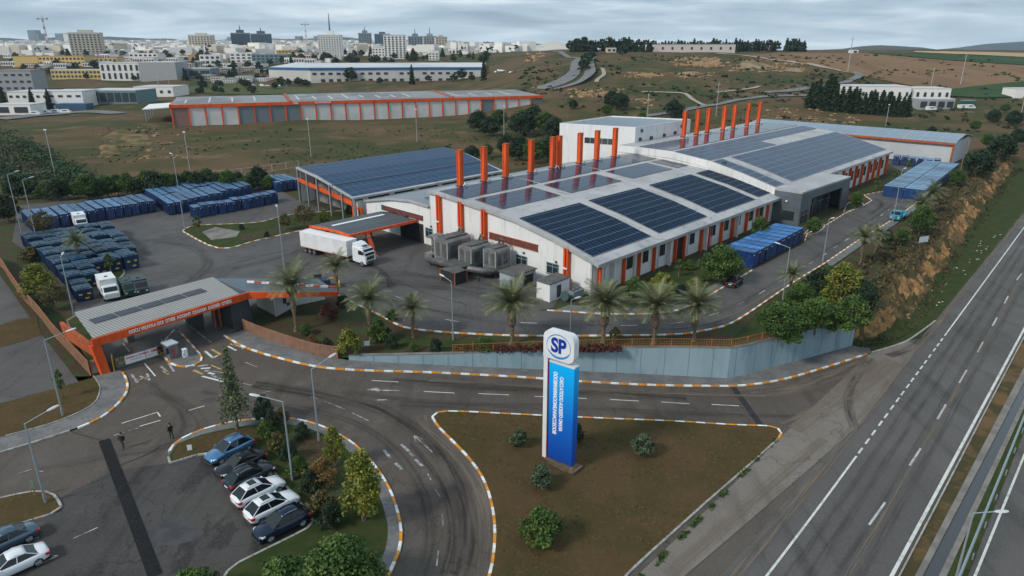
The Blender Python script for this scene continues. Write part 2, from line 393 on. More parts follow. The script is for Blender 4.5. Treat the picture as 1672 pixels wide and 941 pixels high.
def smooth_line(pts, n=6):
    P = [Vector(p) for p in pts]; out = []
    for i in range(len(P) - 1):
        p0 = P[max(i - 1, 0)]; p1 = P[i]; p2 = P[i + 1]; p3 = P[min(i + 2, len(P) - 1)]
        for k in range(n):
            t = k / n
            out.append(.5 * ((2 * p1) + (p2 - p0) * t + (2 * p0 - 5 * p1 + 4 * p2 - p3) * t * t + (3 * p1 - p0 - 3 * p2 + p3) * t ** 3))
    out.append(P[-1]); return out
def ribbon(mb, pts, w, zf, lift, mi=0):
    pts = [Vector(p) for p in pts]; prev = None
    for i, p in enumerate(pts):
        d = pts[min(i + 1, len(pts) - 1)] - pts[max(i - 1, 0)]; n = Vector((-d.y, d.x, 0)).normalized() * (w / 2)
        a, b = p + n, p - n; a = (a.x, a.y, zf(a.x, a.y) + lift); b = (b.x, b.y, zf(b.x, b.y) + lift)
        if prev: mb.quad(prev[0], prev[1], b, a, mi)
        prev = (a, b)
def zero(x, y): return 0.0
def kerb(name, pts, zf, striped=True, w=.25, h=.14, seg=1.15, base=0., closed=False):
    pts = [Vector((p[0], p[1], 0)) for p in pts]
    if closed: pts.append(pts[0])
    P = resample(pts, seg); mb = MB()
    for i, (a, b) in enumerate(zip(P, P[1:])):
        d = (b - a); n = Vector((-d.y, d.x, 0)).normalized() * w / 2
        q = [a + n, a - n, b - n, b + n]; lo = [(k.x, k.y, zf(k.x, k.y) + base - .05) for k in q]; hi = [(k.x, k.y, zf(k.x, k.y) + base + h) for k in q]
        hi = [tuple(Vector(u) + (Vector((a.x + b.x, a.y + b.y, 0)) / 2 - Vector((u[0], u[1], 0))) * .06) for u in hi]
        mb.hexa([lo[1], lo[2], lo[3], lo[0]], [hi[1], hi[2], hi[3], hi[0]], (i % 2) if striped else 2)
    return struct(name, mb, [kerb_white, kerb_orange, kerb_grey])

def mat_track(name, col, amt, rough=.85):
    """rubber, dust or painted shade laid on the road: breaks up along its length, feathers out at its edges"""
    m = bpy.data.materials.new(name); m.use_nodes = True; nt = m.node_tree; N = nt.nodes; K = nt.links; b = N['Principled BSDF']; b.inputs['Base Color'].default_value = (*col, 1); b.inputs['Roughness'].default_value = rough; b.inputs['Specular IOR Level'].default_value = .2
    uv = N.new('ShaderNodeUVMap'); sp = N.new('ShaderNodeSeparateXYZ'); K.new(uv.outputs[0], sp.inputs[0])
    mp = N.new('ShaderNodeMapping'); mp.inputs['Scale'].default_value = (.12, 5., 1); K.new(uv.outputs[0], mp.inputs[0]); n = N.new('ShaderNodeTexNoise'); n.inputs['Scale'].default_value = 1.; n.inputs['Detail'].default_value = 6; n.inputs['Roughness'].default_value = .65; K.new(mp.outputs[0], n.inputs['Vector'])
    r = N.new('ShaderNodeMapRange'); r.interpolation_type = 'SMOOTHSTEP'; r.inputs[1].default_value = .36; r.inputs[2].default_value = .66; K.new(n.outputs['Fac'], r.inputs[0])
    pp = N.new('ShaderNodeMath'); pp.operation = 'PINGPONG'; pp.inputs[1].default_value = .5; K.new(sp.outputs[1], pp.inputs[0]); f = N.new('ShaderNodeMapRange'); f.interpolation_type = 'SMOOTHSTEP'; f.inputs[1].default_value = 0; f.inputs[2].default_value = .38; K.new(pp.outputs[0], f.inputs[0])
    q = N.new('ShaderNodeMath'); q.operation = 'MULTIPLY'; K.new(r.outputs[0], q.inputs[0]); K.new(f.outputs[0], q.inputs[1]); q2 = N.new('ShaderNodeMath'); q2.operation = 'MULTIPLY'; K.new(q.outputs[0], q2.inputs[0]); q2.inputs[1].default_value = amt; K.new(q2.outputs[0], b.inputs['Alpha']); return m
track_dark = mat_track('rubber_and_shade_marks', (.02, .019, .019), .52); track_dust = mat_track('road_dust', (.2, .16, .125), .75); track_soft = mat_track('rubber_soft', (.034, .032, .03), .33)
TRK = [0]
def track(name, pts, w, m, zf=zlow, lift=.06):
    """a long strip of wear or painted shade on the road, its own outline"""
    P = smooth_line(pts, 8); mb = MB(); prev = None; u = 0.; nv = 4; TRK[0] += 1; lift += .003 * TRK[0]
    for i, p in enumerate(P):
        d = P[min(i + 1, len(P) - 1)] - P[max(i - 1, 0)]; n = Vector((-d.y, d.x, 0)).normalized() * w
        if i: u += (p - P[i - 1]).length
        row = [(p + n * (k / nv - .5), k / nv) for k in range(nv + 1)]; row = [((q.x, q.y, zf(q.x, q.y) + lift), (u + TRK[0] * 31.7, v)) for q, v in row]
        if prev:
            for k in range(nv): mb.quad(prev[k][0], prev[k + 1][0], row[k + 1][0], row[k][0], 0, [prev[k][1], prev[k + 1][1], row[k + 1][1], row[k][1]])
        prev = row
    return struct(name, mb, m)
HAZE, SKYS, CLOUDS, SUNE, EXPO = .00006, .06, .8, 1.5, 0.84
# ================================================================ THE SETTING
def Lp(*pp): return [L(*p) for p in pp]
def Yp(*pp): return [Y(*p) for p in pp]
def xy(p): return (p[0], p[1])
# open country: one sheet out to the horizon
def country_mesh():
    us = [-1.15 + 2.35 * i / 300 for i in range(301)]
    ys = []; y = 66.0
    while y < 9000: ys.append(y); y *= 1.0165 if y < 1200 else 1.05
    vs = [(u * y, y, T(u * y, y)) for y in ys for u in us]; n = len(us)
    fs = [(j * n + i, j * n + i + 1, (j + 1) * n + i + 1, (j + 1) * n + i) for j in range(len(ys) - 1) for i in range(n - 1)]
    mb = MB(); mb.add(vs, fs); return mb
struct('terrain', country_mesh(), country, smooth=True)
# lower level base sheet, below everything near
def lowbase():
    xs = [-130 + 4 * i for i in range(98)]; mb = MB(); rows = (18, 60, 100, 150, 200, 420)
    for j in range(len(rows) - 1):
        for a, b in zip(xs, xs[1:]):
            if rows[j] >= 60 and b < 30: continue
            if rows[j] >= 100 and max(emb_dist(b, rows[j]), emb_dist(a, rows[j]), emb_dist(b, rows[j + 1])) < -12: continue
            mb.quad((a, rows[j], zlow(a) - .12), (b, rows[j], zlow(b) - .12), (b, rows[j + 1], zlow(b) - .12), (a, rows[j + 1], zlow(a) - .12))
    return mb
struct('verge_ground', lowbase(), green_grass)
# ---- wall line (foot on the lower level)
WALL_PX = [(570, 590), (640, 594), (740, 599), (840, 603), (920, 606.5), (993, 609.5), (1080, 613.5), (1141, 617), (1187, 619), (1215, 614), (1258, 602), (1330, 583), (1391, 566)]
WALL = [L(*p) for p in WALL_PX]
EMB_TOP = [(50.6, 93.6), (63.1, 111.0), (81.3, 130.8), (99.6, 155.6), (129.5, 192.7), (170.6, 240.2)]
GATE_L, GATE_R = Y(178, 606), Y(402, 540)
# ---- plateau
plateau = [(-130, 66), xy(Y(150, 614)), xy(GATE_L), xy(GATE_R), xy(Y(455, 560)), xy(Y(510, 578))] + [xy(p) for p in WALL] + EMB_TOP + [(190, 258), (60, 258), (20, 235), (-40, 172), (-130, 160)]
sheet('factory_ground', plateau, garden_soil, -.02)
# ---- access road and junction
acc = Lp((0, 941), (0, 738), (80, 715), (133, 699), (165, 683), (189, 663), (206, 643), (208, 625), (196, 607)) + [GATE_L] + \
      Lp((366, 549), (384, 559), (400, 568), (450, 584), (520, 600), (600, 606), (700, 609), (840, 616), (940, 623), (1050, 629), (1150, 631), (1215, 630), (1280, 620), (1350, 600), (1420, 577), (1480, 556), (1570, 545), (1250, 941)) + [L(1250, 990), L(0, 990)]
acc[-2:] = [Vector((14, 36, 0)), Vector((-60, 36, 0))]
sheet('access_road', [xy(p) for p in acc], asph_access, 0.0, zlow)
# ---- highway: lines along its axis
def axis(p, q, y0=34, y1=420):
    a, b = L(*p), L(*q); d = (b - a) / (b.y - a.y)
    return lambda y: Vector((a.x + d.x * (y - a.y), y, 0))
hL = axis((1528, 523), (1627, 403)); hwl = axis((1252, 941), (1672, 372)); hwr = axis((1456, 941), (1672, 538))
dr1 = axis((1494, 941), (1672, 600)); wa = axis((1507, 941), (1672, 625)); wb = axis((1533, 941), (1672, 652)); cb_ = axis((1546, 941), (1672, 667)); gr_ = axis((1580, 941), (1672, 705)); c2 = axis((1592, 941), (1672, 745))
def band(name, f, g, m, lift, y0=30, y1=420, zf=zlow, kind='structure'):
    mb = MB(); n = 40; prev = None; nx = max(1, int((g(y0) - f(y0)).length / 1.2)) if f(y0).x < 34 else 1
    for i in range(n + 1):
        y = y0 + (y1 - y0) * (i / n) ** 1.6; a, b = f(y), g(y); q = []
        for k in range(nx + 1): x = a.x + (b.x - a.x) * k / nx; q.append((x, y, zlow(x) + lift))
        if prev:
            for k in range(nx): mb.quad(prev[k], prev[k + 1], q[k + 1], q[k])
        prev = q
    return struct(name, mb, m)
off = lambda f, d: (lambda y: f(y) + Vector((d, 0, 0)))
band('highway', hL, off(hwr, .5), asph_hwy, .012)
band('verge', off(hwr, .4), dr1, bank_soil, .03)
band('ditch_edge', dr1, off(wa, .0), concrete, .1)
band('water', wa, wb, water_m, -.05)
band('ditch_edge', wb, cb_, concrete, .1)
band('grass_verge', cb_, gr_, green_grass, .06)
band('second_carriageway', gr_, lambda y: gr_(y) + Vector((16, 0, 0)), asph_hwy, .014)
sh = Lp((1040, 941), (1275, 714), (1420, 578), (1480, 556), (1500, 566), (1450, 634), (1400, 697), (1340, 750), (1265, 815), (1190, 880), (1118, 941)); sh = [Vector((3.5, 36, 0))] + sh + [Vector((7.9, 36, 0))]
sheet('road_shoulder', [xy(p) for p in sh], shoulder_m, .05, zlow, step=1.0)
lines = MB()
def seg(p, q, w=.15, mi=0, lift=.045, f=L):
    a, b = f(*p), f(*q); zf = zlow if f is L else zero
    ribbon(lines, [a.lerp(b, i / 6) for i in range(7)], w, zf, lift, mi)
def solid(f, y0, y1, w, mi=0):
    ribbon(lines, [f(y0 + (y1 - y0) * i / 30) for i in range(31)], w, zlow, .06, mi)
solid(hwl, 32, 61, .2); y = 61.5
while y < 93: solid(hwl, y, y + 1.05, .2); y += 1.9 + .5 * (rnd() - .5)
solid(hwl, 93.5, 300, .2); solid(hwr, 32, 300, .28); solid(c2, 32, 200, .2)
for p, q in (((1503, 733), (1485, 761)), ((1445, 821), (1419, 858)), ((1646, 484), (1640, 496)), ((1628, 519), (1620.5, 533)), ((1605, 559), (1596, 576)), ((1578.5, 605), (1566, 626)), ((1544.5, 661), (1530.5, 685)), ((1668, 447), (1660, 458))): seg(p, q, .2)
y = 139.
while y < 300:
    f = lambda yy: hwl(yy) + (L(1625, 525) - hwl(L(1625, 525).y)); solid(f, y, y + 3.2, .2); y += 10.5
solid(lambda y: gr_(y) + Vector((6.5, 0, 0)), 30, 36, .18); solid(lambda y: gr_(y) + Vector((6.5, 0, 0)), 44, 50, .18)
# access road dashes and arrows
for p, q in (((607, 622), (651, 624.5)), ((692, 640), (742, 642.5)), ((781, 643.5), (831, 645.5)), ((873, 648), (958, 651.5)), ((996, 653), (1043, 655.5)), ((1080, 657), (1126, 660)), ((1162, 661), (1207, 663.5)), ((199, 692), (257, 674)), ((308, 671), (334, 663.5)), ((228, 697), (262, 687)), ((257, 674), (262, 681)), ((616, 654), (632, 653.5))): seg(p, q, .14)
for p, q in (((420, 632), (453, 637)), ((429, 642), (453, 637)), ((340, 605), (372, 611)), ((507, 649), (520, 652)), ((530, 656), (563, 669)), ((575, 675), (602, 688)), ((698, 774), (704, 785)), ((711, 800), (719, 813)), ((722, 840), (724, 860)), ((716, 900), (713, 925)), ((350, 617), (412, 630)), ((400, 592), (420, 600)), ((120, 880), (160, 862)), ((28, 775), (52, 767)), ((55, 768), (70, 771)), ((44, 884), (64, 878)), ((52, 912), (93, 908)), ((60, 925), (95, 908)), ((186, 712), (204, 706)), ((210, 704), (226, 700))): seg(p, q, .12, 1)
def poly_mark(pts, mi=0, f=L, lift=.034):
    q = [f(*p) for p in pts]; zf = zlow if f is L else zero
    lines.add([(p.x, p.y, zf(p.x, p.y) + lift) for p in q], [tuple(range(len(q)))], mi)
poly_mark([(598, 637), (619, 633.5), (618, 636.3), (652, 638.2), (652, 639.6), (618, 639), (620, 641)], 1, lift=.05)
seg((676, 712), (706, 739), .13, 1); seg((676, 712), (690, 718), .13, 1); seg((676, 712), (679, 722), .13, 1)
for p, q in (((655, 726), (668, 738)), ((668, 740), (676, 746)), ((678, 751), (690, 762)), ((626, 735), (638, 749)), ((646, 757), (657, 768))): seg(p, q, .3, 1)
for p, q in (((215, 612), (225, 626)), ((228, 615), (240, 620)), ((240, 610), (244, 622)), ((262, 598), (276, 610)), ((276, 594), (284, 607))): seg(p, q, .3, 1, f=Y)
seg((222, 623), (241, 616), .3, 2, f=Y); seg((266, 606), (276, 612), .3, 2, f=Y); seg((236, 594), (254, 615), .16, 0, f=Y)
for p, q in (((335, 574), (348, 585)), ((348, 585), (356, 581)), ((372, 566), (386, 573)), ((381, 563), (396, 570))): seg(p, q, .3, 0, f=Y)
seg((346, 571), (361, 580), .35, 2, f=Y); seg((376, 562), (397, 571), .25, 2, f=Y)
for k in range(5): seg((322 + 6 * k, 599 + 3.5 * k), (340 + 3.5 * k, 596.5 + 5 * k), .35, 0 if k % 2 else 1, f=Y)
seg((316, 605), (332, 612), .35, 2, f=Y); seg((330, 615), (365, 624), .3, 0, f=Y); seg((345, 597), (366, 606), .2, 2, f=Y)
for p, q in (((285, 510), (302, 525)), ((310, 533), (345, 560)), ((200, 560), (212, 575)), ((255, 575), (275, 590))): seg(p, q, .14, 1, f=Y)
# inner road centre dashes
inner = [(850, 527), (890, 529), (960, 532.5), (1030, 532), (1100, 529), (1140, 521), (1180, 509), (1230, 486), (1270, 462), (1310, 438), (1345, 417), (1380, 393), (1420, 366), (1465, 333), (1490, 316)]
P = resample([Y(*p) for p in inner], 2.3)
for i in range(0, len(P) - 1, 3): ribbon(lines, [P[i], P[i + 1]], .13, zero, .03, 1 if i % 2 else 0)
for p, q in (((727, 522), (749, 526)), ((645, 484), (660, 490))): seg(p, q, .14, 0, f=Y)
struct('road_markings', lines, [line_white, line_faint, line_ochre])
ts = MB()
ribbon(ts, [L(1197, 633).lerp(L(1243, 696), i / 8) for i in range(9)], .75, zlow, .04)
struct('drain_strip', ts, tar)
ts = MB(); ribbon(ts, [L(170, 719).lerp(L(254, 941), i / 10) for i in range(11)], .95, zlow, .045); struct('drain_strip', ts, mat('drain_grate', (.012, .013, .015), .9, 0, col2=(.022, .023, .025), scale=5, spec=.1))
ts = MB()
for pts in ([(199, 437), (290, 415), (357, 407)], [(295, 376), (330, 396), (357, 407)], [(340, 446), (400, 425), (470, 408)], [(520, 470), (600, 470), (700, 505), (800, 520)], [(620, 446), (700, 480), (770, 500)]):
    ribbon(ts, smooth_line([Y(*p) for p in pts]), .16, zero, .022)
for pts in ([(118, 706), (160, 718), (172, 719)], [(192, 762), (245, 740), (262, 728)], [(150, 790), (190, 772)], [(1275, 716), (1320, 742), (1350, 760)], [(1087, 884), (1140, 925)]):
    ribbon(ts, smooth_line([L(*p) for p in pts]), .09, zlow, .033)
struct('road_seams', ts, tar)
def stain(pts, m, f=L, lift=.026):
    zf = zlow if f is L else None
    sheet('road_patch', [xy(f(*p)) for p in pts], m, lift, zf)
patch_dark = mat('patch_dark', (.042, .042, .045), .75, col2=(.062, .061, .062), scale=.8, bump=.2)
stain([(238, 862), (270, 853), (300, 850), (333, 868), (330, 880), (290, 890), (248, 893)], patch_dark)
stain([(327, 655), (345, 648), (356, 652), (340, 659)], patch_dark)
def LL(*pp): return [L(*p) for p in pp]
for pts, w, m in (([(752, 941), (764, 885), (757, 825), (738, 775), (702, 722), (655, 688), (600, 662), (500, 642), (415, 628)], 2.6, track_dark), ([(690, 941), (702, 885), (694, 815), (664, 758), (622, 716), (560, 685), (470, 662)], 1.6, track_soft), ([(725, 941), (738, 880), (728, 815), (705, 768), (670, 725)], 1.0, track_dark), ([(640, 625), (760, 631), (880, 637), (1010, 644), (1120, 650)], 2.6, track_dark), ([(650, 662), (760, 665), (860, 671), (960, 674)], 2.2, track_soft), ([(560, 640), (680, 655), (800, 660), (950, 666), (1130, 676), (1300, 680)], 1.4, track_soft), ([(1422, 585), (1400, 612), (1386, 645), (1387, 675), (1396, 700)], 1.7, track_dark), ([(1450, 582), (1480, 572), (1520, 545)], 2.0, track_dark),  # the dark strip along the wall kerb is shade painted onto the road
    ([(792, 941), (798, 880), (790, 822), (768, 770), (735, 730), (700, 698), (690, 680)], 2.6, track_dust), ([(1225, 642), (1290, 636), (1370, 612), (1430, 590)], 4.5, track_dust), ([(1290, 700), (1340, 670), (1400, 632), (1460, 590)], 4., track_dust), ([(700, 622), (900, 634), (1100, 644), (1250, 648)], 1.2, track_dust), ([(330, 640), (400, 655), (470, 668), (560, 700)], 1.6, track_soft), ([(250, 640), (300, 660), (330, 700), (270, 730), (180, 745), (60, 770)], 1.8, track_soft), ([(245, 625), (300, 690), (240, 760), (160, 850)], 1.2, track_soft), ([(1090, 941), (1160, 880), (1260, 790), (1345, 718)], 1.6, track_dust)): track('tyre_and_shade_marks', LL(*pts), w, m)
for o_, w_, m_ in ((1.7, .9, track_soft), (3.4, 1.0, track_soft), (5.6, .9, track_soft), (7.4, 1.0, track_soft), (-2.4, 1.6, track_dust), (6.4, .7, track_dust)): track('tyre_and_shade_marks', [hwl(y) + Vector((o_, 0, 0)) for y in (32, 50, 70, 95, 130, 180, 260)], w_, m_)
for pts, w, m in (([(470, 470), (600, 462), (720, 470), (830, 490)], 5., track_soft), ([(520, 500), (620, 490), (740, 515), (860, 532), (1000, 531)], 1.6, track_soft), ([(600, 445), (690, 452), (800, 470)], 5., track_soft), ([(380, 440), (460, 420), (520, 400)], 3., track_soft), ([(300, 470), (340, 430), (300, 400), (200, 390)], 3., track_soft), ([(1010, 525), (1120, 522), (1190, 503), (1260, 466), (1330, 422), (1400, 376), (1460, 332)], 1.3, track_soft), ([(1040, 538), (1130, 533), (1210, 508), (1290, 460)], 1.2, track_dust), ([(1420, 350), (1440, 335), (1430, 325)], 1.6, track_dark), ([(560, 425), (620, 440), (640, 470)], 2., track_dark)): track('tyre_and_shade_marks', [Y(*p) for p in pts], w, m, zero, .02)
# ---- parking
pk = Lp((100, 812), (180, 770), (272, 757), (334, 741), (429, 752), (490, 822), (515, 857), (493, 870), (372, 930), (372, 941)); pk = [Vector((-60, 36, 0)), L(0, 870), L(97, 836)] + pk + [Vector((-22, 36, 0))]
sheet('parking_lot', [xy(p) for p in pk], asph_park, .014, zlow)
# ---- left pavement and lawns
lk = [(0, 740), (51, 725), (127, 700), (163, 684), (189, 664), (206, 643), (208, 626), (202, 612), (196, 606)]
li = [(153, 616), (160, 626), (164, 636), (158, 656), (140, 670), (102, 687), (59, 701), (0, 716)]
sheet('pavement', [xy(p) for p in smooth_line([L(*p) for p in lk])] + [xy(p) for p in smooth_line([L(*p) for p in li])], paving, .13, zlow)
kerb('kerb', smooth_line([L(*p) for p in lk[2:]]), zlow); kerb('kerb', [L(*p) for p in lk[:3]], zlow, False)
kerb('kerb', smooth_line([L(*p) for p in li]), zlow, False, w=.14, h=.2)
lawn = Lp(*li) + Lp((0, 661), (89, 637), (150, 619)); sheet('lawn', [xy(p) for p in lawn], dry_grass, .15, zlow)
li2 = [(0, 815), (51, 804.5), (82, 806), (96, 820), (97, 835), (51, 851), (0, 868)]
P2 = smooth_line([L(*p) for p in li2]); sheet('lawn', [xy(p) for p in P2], dry_grass, .13, zlow); kerb('kerb', P2, zlow, False, w=.22)
# side street beyond the brown fence
st = Yp((0, 661), (89, 637), (130, 626), (60, 535), (22, 480), (0, 450)) + [Vector((-130, 100, 0)), Vector((-130, 66, 0))]
sheet('side_street', [xy(p) for p in st], asph_yard, .02)
sheet('dirt_patch', [xy(p) for p in Yp((0, 531), (30, 522), (60, 519), (64, 536), (70, 547), (40, 557), (0, 568))], dry_grass, .05)
# ---- sign island
isl = [(706, 682), (712, 676), (740, 673), (890, 680), (1000, 685), (1100, 689), (1200, 695), (1255, 697), (1270, 701), (1276, 708), (1270, 718), (1150, 824), (1060, 905), (1022, 941)]
iR = smooth_line([L(*p) for p in isl[:11]], 5); dg = [L(*p) for p in isl[10:]] + [Vector((4.5, 36, 0))]
lf = smooth_line([L(*p) for p in [(706, 682), (716, 698), (742, 724), (768, 752), (790, 785), (803, 825), (808, 865), (806, 905), (799, 941)]] + [Vector((-2.8, 36, 0))], 5)
sheet('sign_island', [xy(p) for p in iR + dg[1:] + list(reversed(lf))[:-1]], dry_grass, .12, zlow)
kerb('kerb', iR, zlow); kerb('kerb', dg, zlow, False, w=.2); kerb('kerb', lf, zlow)
# ---- roundabout island beside the car park
ok = [(275, 748), (279, 733), (296, 718), (330, 703), (380, 690), (430, 685), (470, 684), (510, 692), (545, 706), (580, 728), (612, 762), (636, 800), (650, 840), (655, 872), (650, 905), (634, 941)]
ik = [(289, 727), (330, 712), (380, 701), (430, 695), (470, 695), (505, 702), (536, 715), (566, 736), (594, 768), (616, 805), (630, 845), (633, 872), (628, 902), (610, 941)]
OK = smooth_line([L(*p) for p in ok] + [Vector((-9.6, 36, 0))]); IK = smooth_line([L(*p) for p in ik] + [Vector((-10.9, 36, 0))])
sheet('pavement', [xy(p) for p in OK] + [xy(p) for p in reversed(IK)], paving, .13, zlow)
kerb('kerb', OK[4:], zlow)
pkk = Lp((275, 748), (278, 758), (334, 741), (429, 752), (490, 822), (515, 857), (493, 870), (372, 930), (373, 941)) + [Vector((-22, 36, 0))]
sheet('lawn', [xy(p) for p in IK] + [xy(p) for p in reversed(pkk)], green_grass, .15, zlow)
sheet('lawn', [xy(p) for p in Lp((289, 727), (340, 711), (410, 700), (430, 715), (410, 742), (334, 740), (281, 755))], dry_grass, .17, zlow)
sheet('lawn', [xy(p) for p in Lp((470, 705), (520, 716), (560, 745), (585, 790), (560, 830), (520, 800), (490, 750))], garden_soil, .17, zlow)
kerb('kerb', pkk, zlow, False, w=.2, h=.18)
# ---- road edge below the wall
rk = [(366, 549), (385, 560), (405, 570), (450, 584), (520, 600), (600, 606), (700, 609), (840, 616), (940, 623), (1050, 629), (1150, 631), (1215, 630), (1280, 620), (1350, 600), (1422, 577)]
RK = smooth_line([L(*p) for p in rk])
sheet('pavement', [xy(p) for p in RK] + [xy(p) for p in reversed([L(398, 540), L(450, 560), L(510, 578)] + WALL + [L(1420, 570)])], paving, .13, zlow)
kerb('kerb', RK, zlow, h=.16)
kerb('kerb', smooth_line([L(*p) for p in [(1424, 576), (1452, 568), (1480, 558), (1515, 534), (1530, 522)]]), zlow, False)
# ---- yard asphalt
yk = [(548, 480), (585, 499), (626, 518), (650, 531), (675, 538), (739, 544), (840, 548.5), (950, 549), (1095, 547), (1146, 541), (1197, 527), (1260, 486), (1303, 457), (1349, 429), (1405, 391), (1453, 362), (1492, 335), (1535, 300), (1560, 282)]
YK = smooth_line([Y(*p) for p in yk])
ykl = [(1490, 290), (1452, 311), (1410, 319), (1424, 328), (1408, 337), (1378, 350), (1346, 370), (1318, 382), (1313, 397), (1228, 442), (1184, 468), (1141, 493), (1108, 507), (1057, 513), (993, 513.5), (955, 511.5), (905, 508), (880, 507)]
yard = [xy(p) for p in YK] + [xy(Y(1545, 268)), xy(Y(1440, 262))] + [xy(Y(*p)) for p in ykl] + [xy(F(-8, 1)), xy(F(2, 6)), xy(F(2, 96)), (-60, 178)] + [xy(Y(*p)) for p in ((420, 296), (240, 316), (30, 335), (20, 395), (85, 440), (122, 505), (166, 560))] + [xy(GATE_L), xy(Y(366, 549)), xy(Y(392, 536)), xy(Y(386, 515)), xy(Y(420, 494)), xy(Y(540, 472))]
sheet('yard', yard, asph_yard, .01)
kerb('kerb', YK, zero, w=.26); kerb('kerb', smooth_line([Y(*p) for p in ykl[9:]]), zero, w=.26); kerb('kerb', [Y(*p) for p in ykl[1:9]], zero, w=.22)
mb = MB(); sheet('pavement', [xy(p) for p in smooth_line([Y(*p) for p in [(905, 508), (955, 511.5), (993, 513.5), (1057, 513), (1108, 507), (1141, 493), (1184, 468)]])] + [xy(p) for p in Yp((1176, 460), (1130, 484), (1100, 496), (1057, 503), (990, 504), (930, 499))], paving, .12)
sheet('pavement', [xy(p) for p in Yp((1349, 429), (1405, 391), (1453, 362), (1492, 335), (1497, 342), (1458, 370), (1410, 400), (1356, 437))], paving, .12)
def garden(pts, m=garden_soil, striped=True, h=.13):
    q = smooth_line([Y(*p) for p in pts] + [Y(*pts[0])], 4); sheet('garden', [xy(p) for p in q[:-1]], m, h - .02); kerb('kerb', q, zero, striped, w=.24)
garden([(298, 378), (310, 371), (335, 368), (420, 364), (470, 352), (560, 345), (585, 350), (550, 364), (496, 376), (420, 393), (358, 406)], green_grass)
sheet('concrete_pad', [xy(p) for p in Yp((330, 380), (352, 372), (392, 379), (386, 388), (345, 393))], concrete, .14)
sheet('garden', [xy(p) for p in Yp((390, 385), (450, 373), (520, 365), (530, 367), (480, 376), (420, 390), (396, 395))], garden_soil, .13)
garden([(165, 452), (180, 440), (196, 436), (203, 447), (190, 458), (172, 460)], green_grass, False)
garden([(1314, 383), (1326, 370), (1345, 367), (1346, 372), (1330, 382)], green_grass, False)
garden([(1378, 347), (1384, 333), (1400, 330), (1410, 335), (1396, 342)], green_grass, False)
sheet('lawn', [xy(p) for p in Yp((1396, 312), (1480, 280), (1470, 296), (1450, 309), (1412, 316))], green_grass, .06)
sheet('lawn', [xy(p) for p in Yp((985, 500), (1057, 502), (1100, 495), (1170, 458), (1225, 425), (1150, 420), (1060, 455), (975, 490))], green_grass, .05)
sheet('lawn', [xy(p) for p in Yp((600, 560), (700, 568), (820, 570), (820, 557), (700, 552), (640, 545), (600, 535))], green_grass, .05)
sheet('lawn', [xy(p) for p in Yp((1190, 560), (1260, 545), (1340, 520), (1350, 440), (1300, 468), (1240, 506))], green_grass, .05)
# ---- bank beside the highway
def bank():
    n = 150; rows = 26; mb = MB()
    bot = [Vector((x, y, -4.06)) for x, y in EMB[:-1]] + [Vector((178, 238, -4.06))]; top = [Vector((x, y, .1)) for x, y in EMB_TOP]
    def at(l, u):
        tot = sum((q - p).length for p, q in zip(l, l[1:])); u *= tot
        for p, q in zip(l, l[1:]):
            k = (q - p).length
            if u <= k: return p.lerp(q, u / k)
            u -= k
        return l[-1]
    vs = []
    for i in range(n + 1):
        u = i / n; a, b = at(bot, u), at(top, u)
        for j in range(rows + 1):
            w = j / rows; prof = w ** .75 if w < 1 else 1
            zt = .1 + .5 * sstep(.25, .9, u) * sstep(.55, 1, w)
            p = a.lerp(b, w); p.z = -4.06 + (zt + 4.06) * (sstep(.05, .8, w) * .8 + .2 * w)
            k = math.sin(math.pi * min(1, w * 1.02)); q = Vector((p.x, p.y, 0))
            p.z += k * (1.5 * noise.noise(q / 5) + .9 * noise.noise(q / 1.9) + .5 * abs(noise.noise(q / .9)))
            p.x += k * 1.1 * noise.noise(q / 3 + Vector((9, 0, 0))); vs.append(p)
    fsm = []
    fs = [(i * (rows + 1) + j, (i + 1) * (rows + 1) + j, (i + 1) * (rows + 1) + j + 1, i * (rows + 1) + j + 1) for i in range(n) for j in range(rows)]
    mb.add(vs, fs)
    for k, f in enumerate(fs):             # bare clay where the cut is steepest, scrub soil above, grass at the foot
        q = vs[f[0]]; w = (k % rows) / rows; n_ = noise.noise(Vector((q.x, q.y, q.z * 2)) / 5) + .6 * noise.noise(Vector((q.x, q.y, q.z * 2)) / 1.6)
        mb.m[k] = 2 if w < .16 + .1 * n_ else (1 if .22 < w < .62 and n_ > 1.5 * abs(w - .4) - .1 else 0)
    return mb
clay = mat('bank_clay', (.3, .165, .065), .95, col2=(.17, .1, .045), scale=.7, col3=(.4, .25, .11), scale3=1.5, bump=.9, bscale=2., spec=.1)
struct('bank_slope', bank(), [bank_soil, clay, green_grass])
# scree and scrub on the bank: nobody could count the tufts
def scatter_quads(cnt, fn, size, mats, name):
    mb = MB()
    for _ in range(cnt):
        p = fn(); s = size * U(.5, 1.5); a = Vector((U(-1, 1), U(-1, 1), U(.1, 1))).normalized() * s; b = Vector((U(-1, 1), U(-1, 1), U(-.2, .6))).normalized() * s * .5
        mb.quad(p - a * .2 - b, p - a * .2 + b, p + a + b * .5, p + a - b * .5, int(rnd() * len(mats)))
    return struct(name, mb, mats, kind='stuff')
bank_o = bpy.data.objects['bank_slope']; bv = [v.co.copy() for v in bank_o.data.vertices]
def bank_pt():
    while True:
        i = int(rnd() * len(bv)); w = (i % 27) / 26; p = bv[i] + Vector((U(-.4, .4), U(-.4, .4), .02))
        if noise.noise(p / 4) > (-.15 if w > .62 or w < .2 else .36): return p
scatter_quads(9000, bank_pt, .22, leafmats('scrub', [(.09, .06, .032), (.06, .044, .022), (.042, .042, .018), (.03, .042, .013)]), 'scrub')
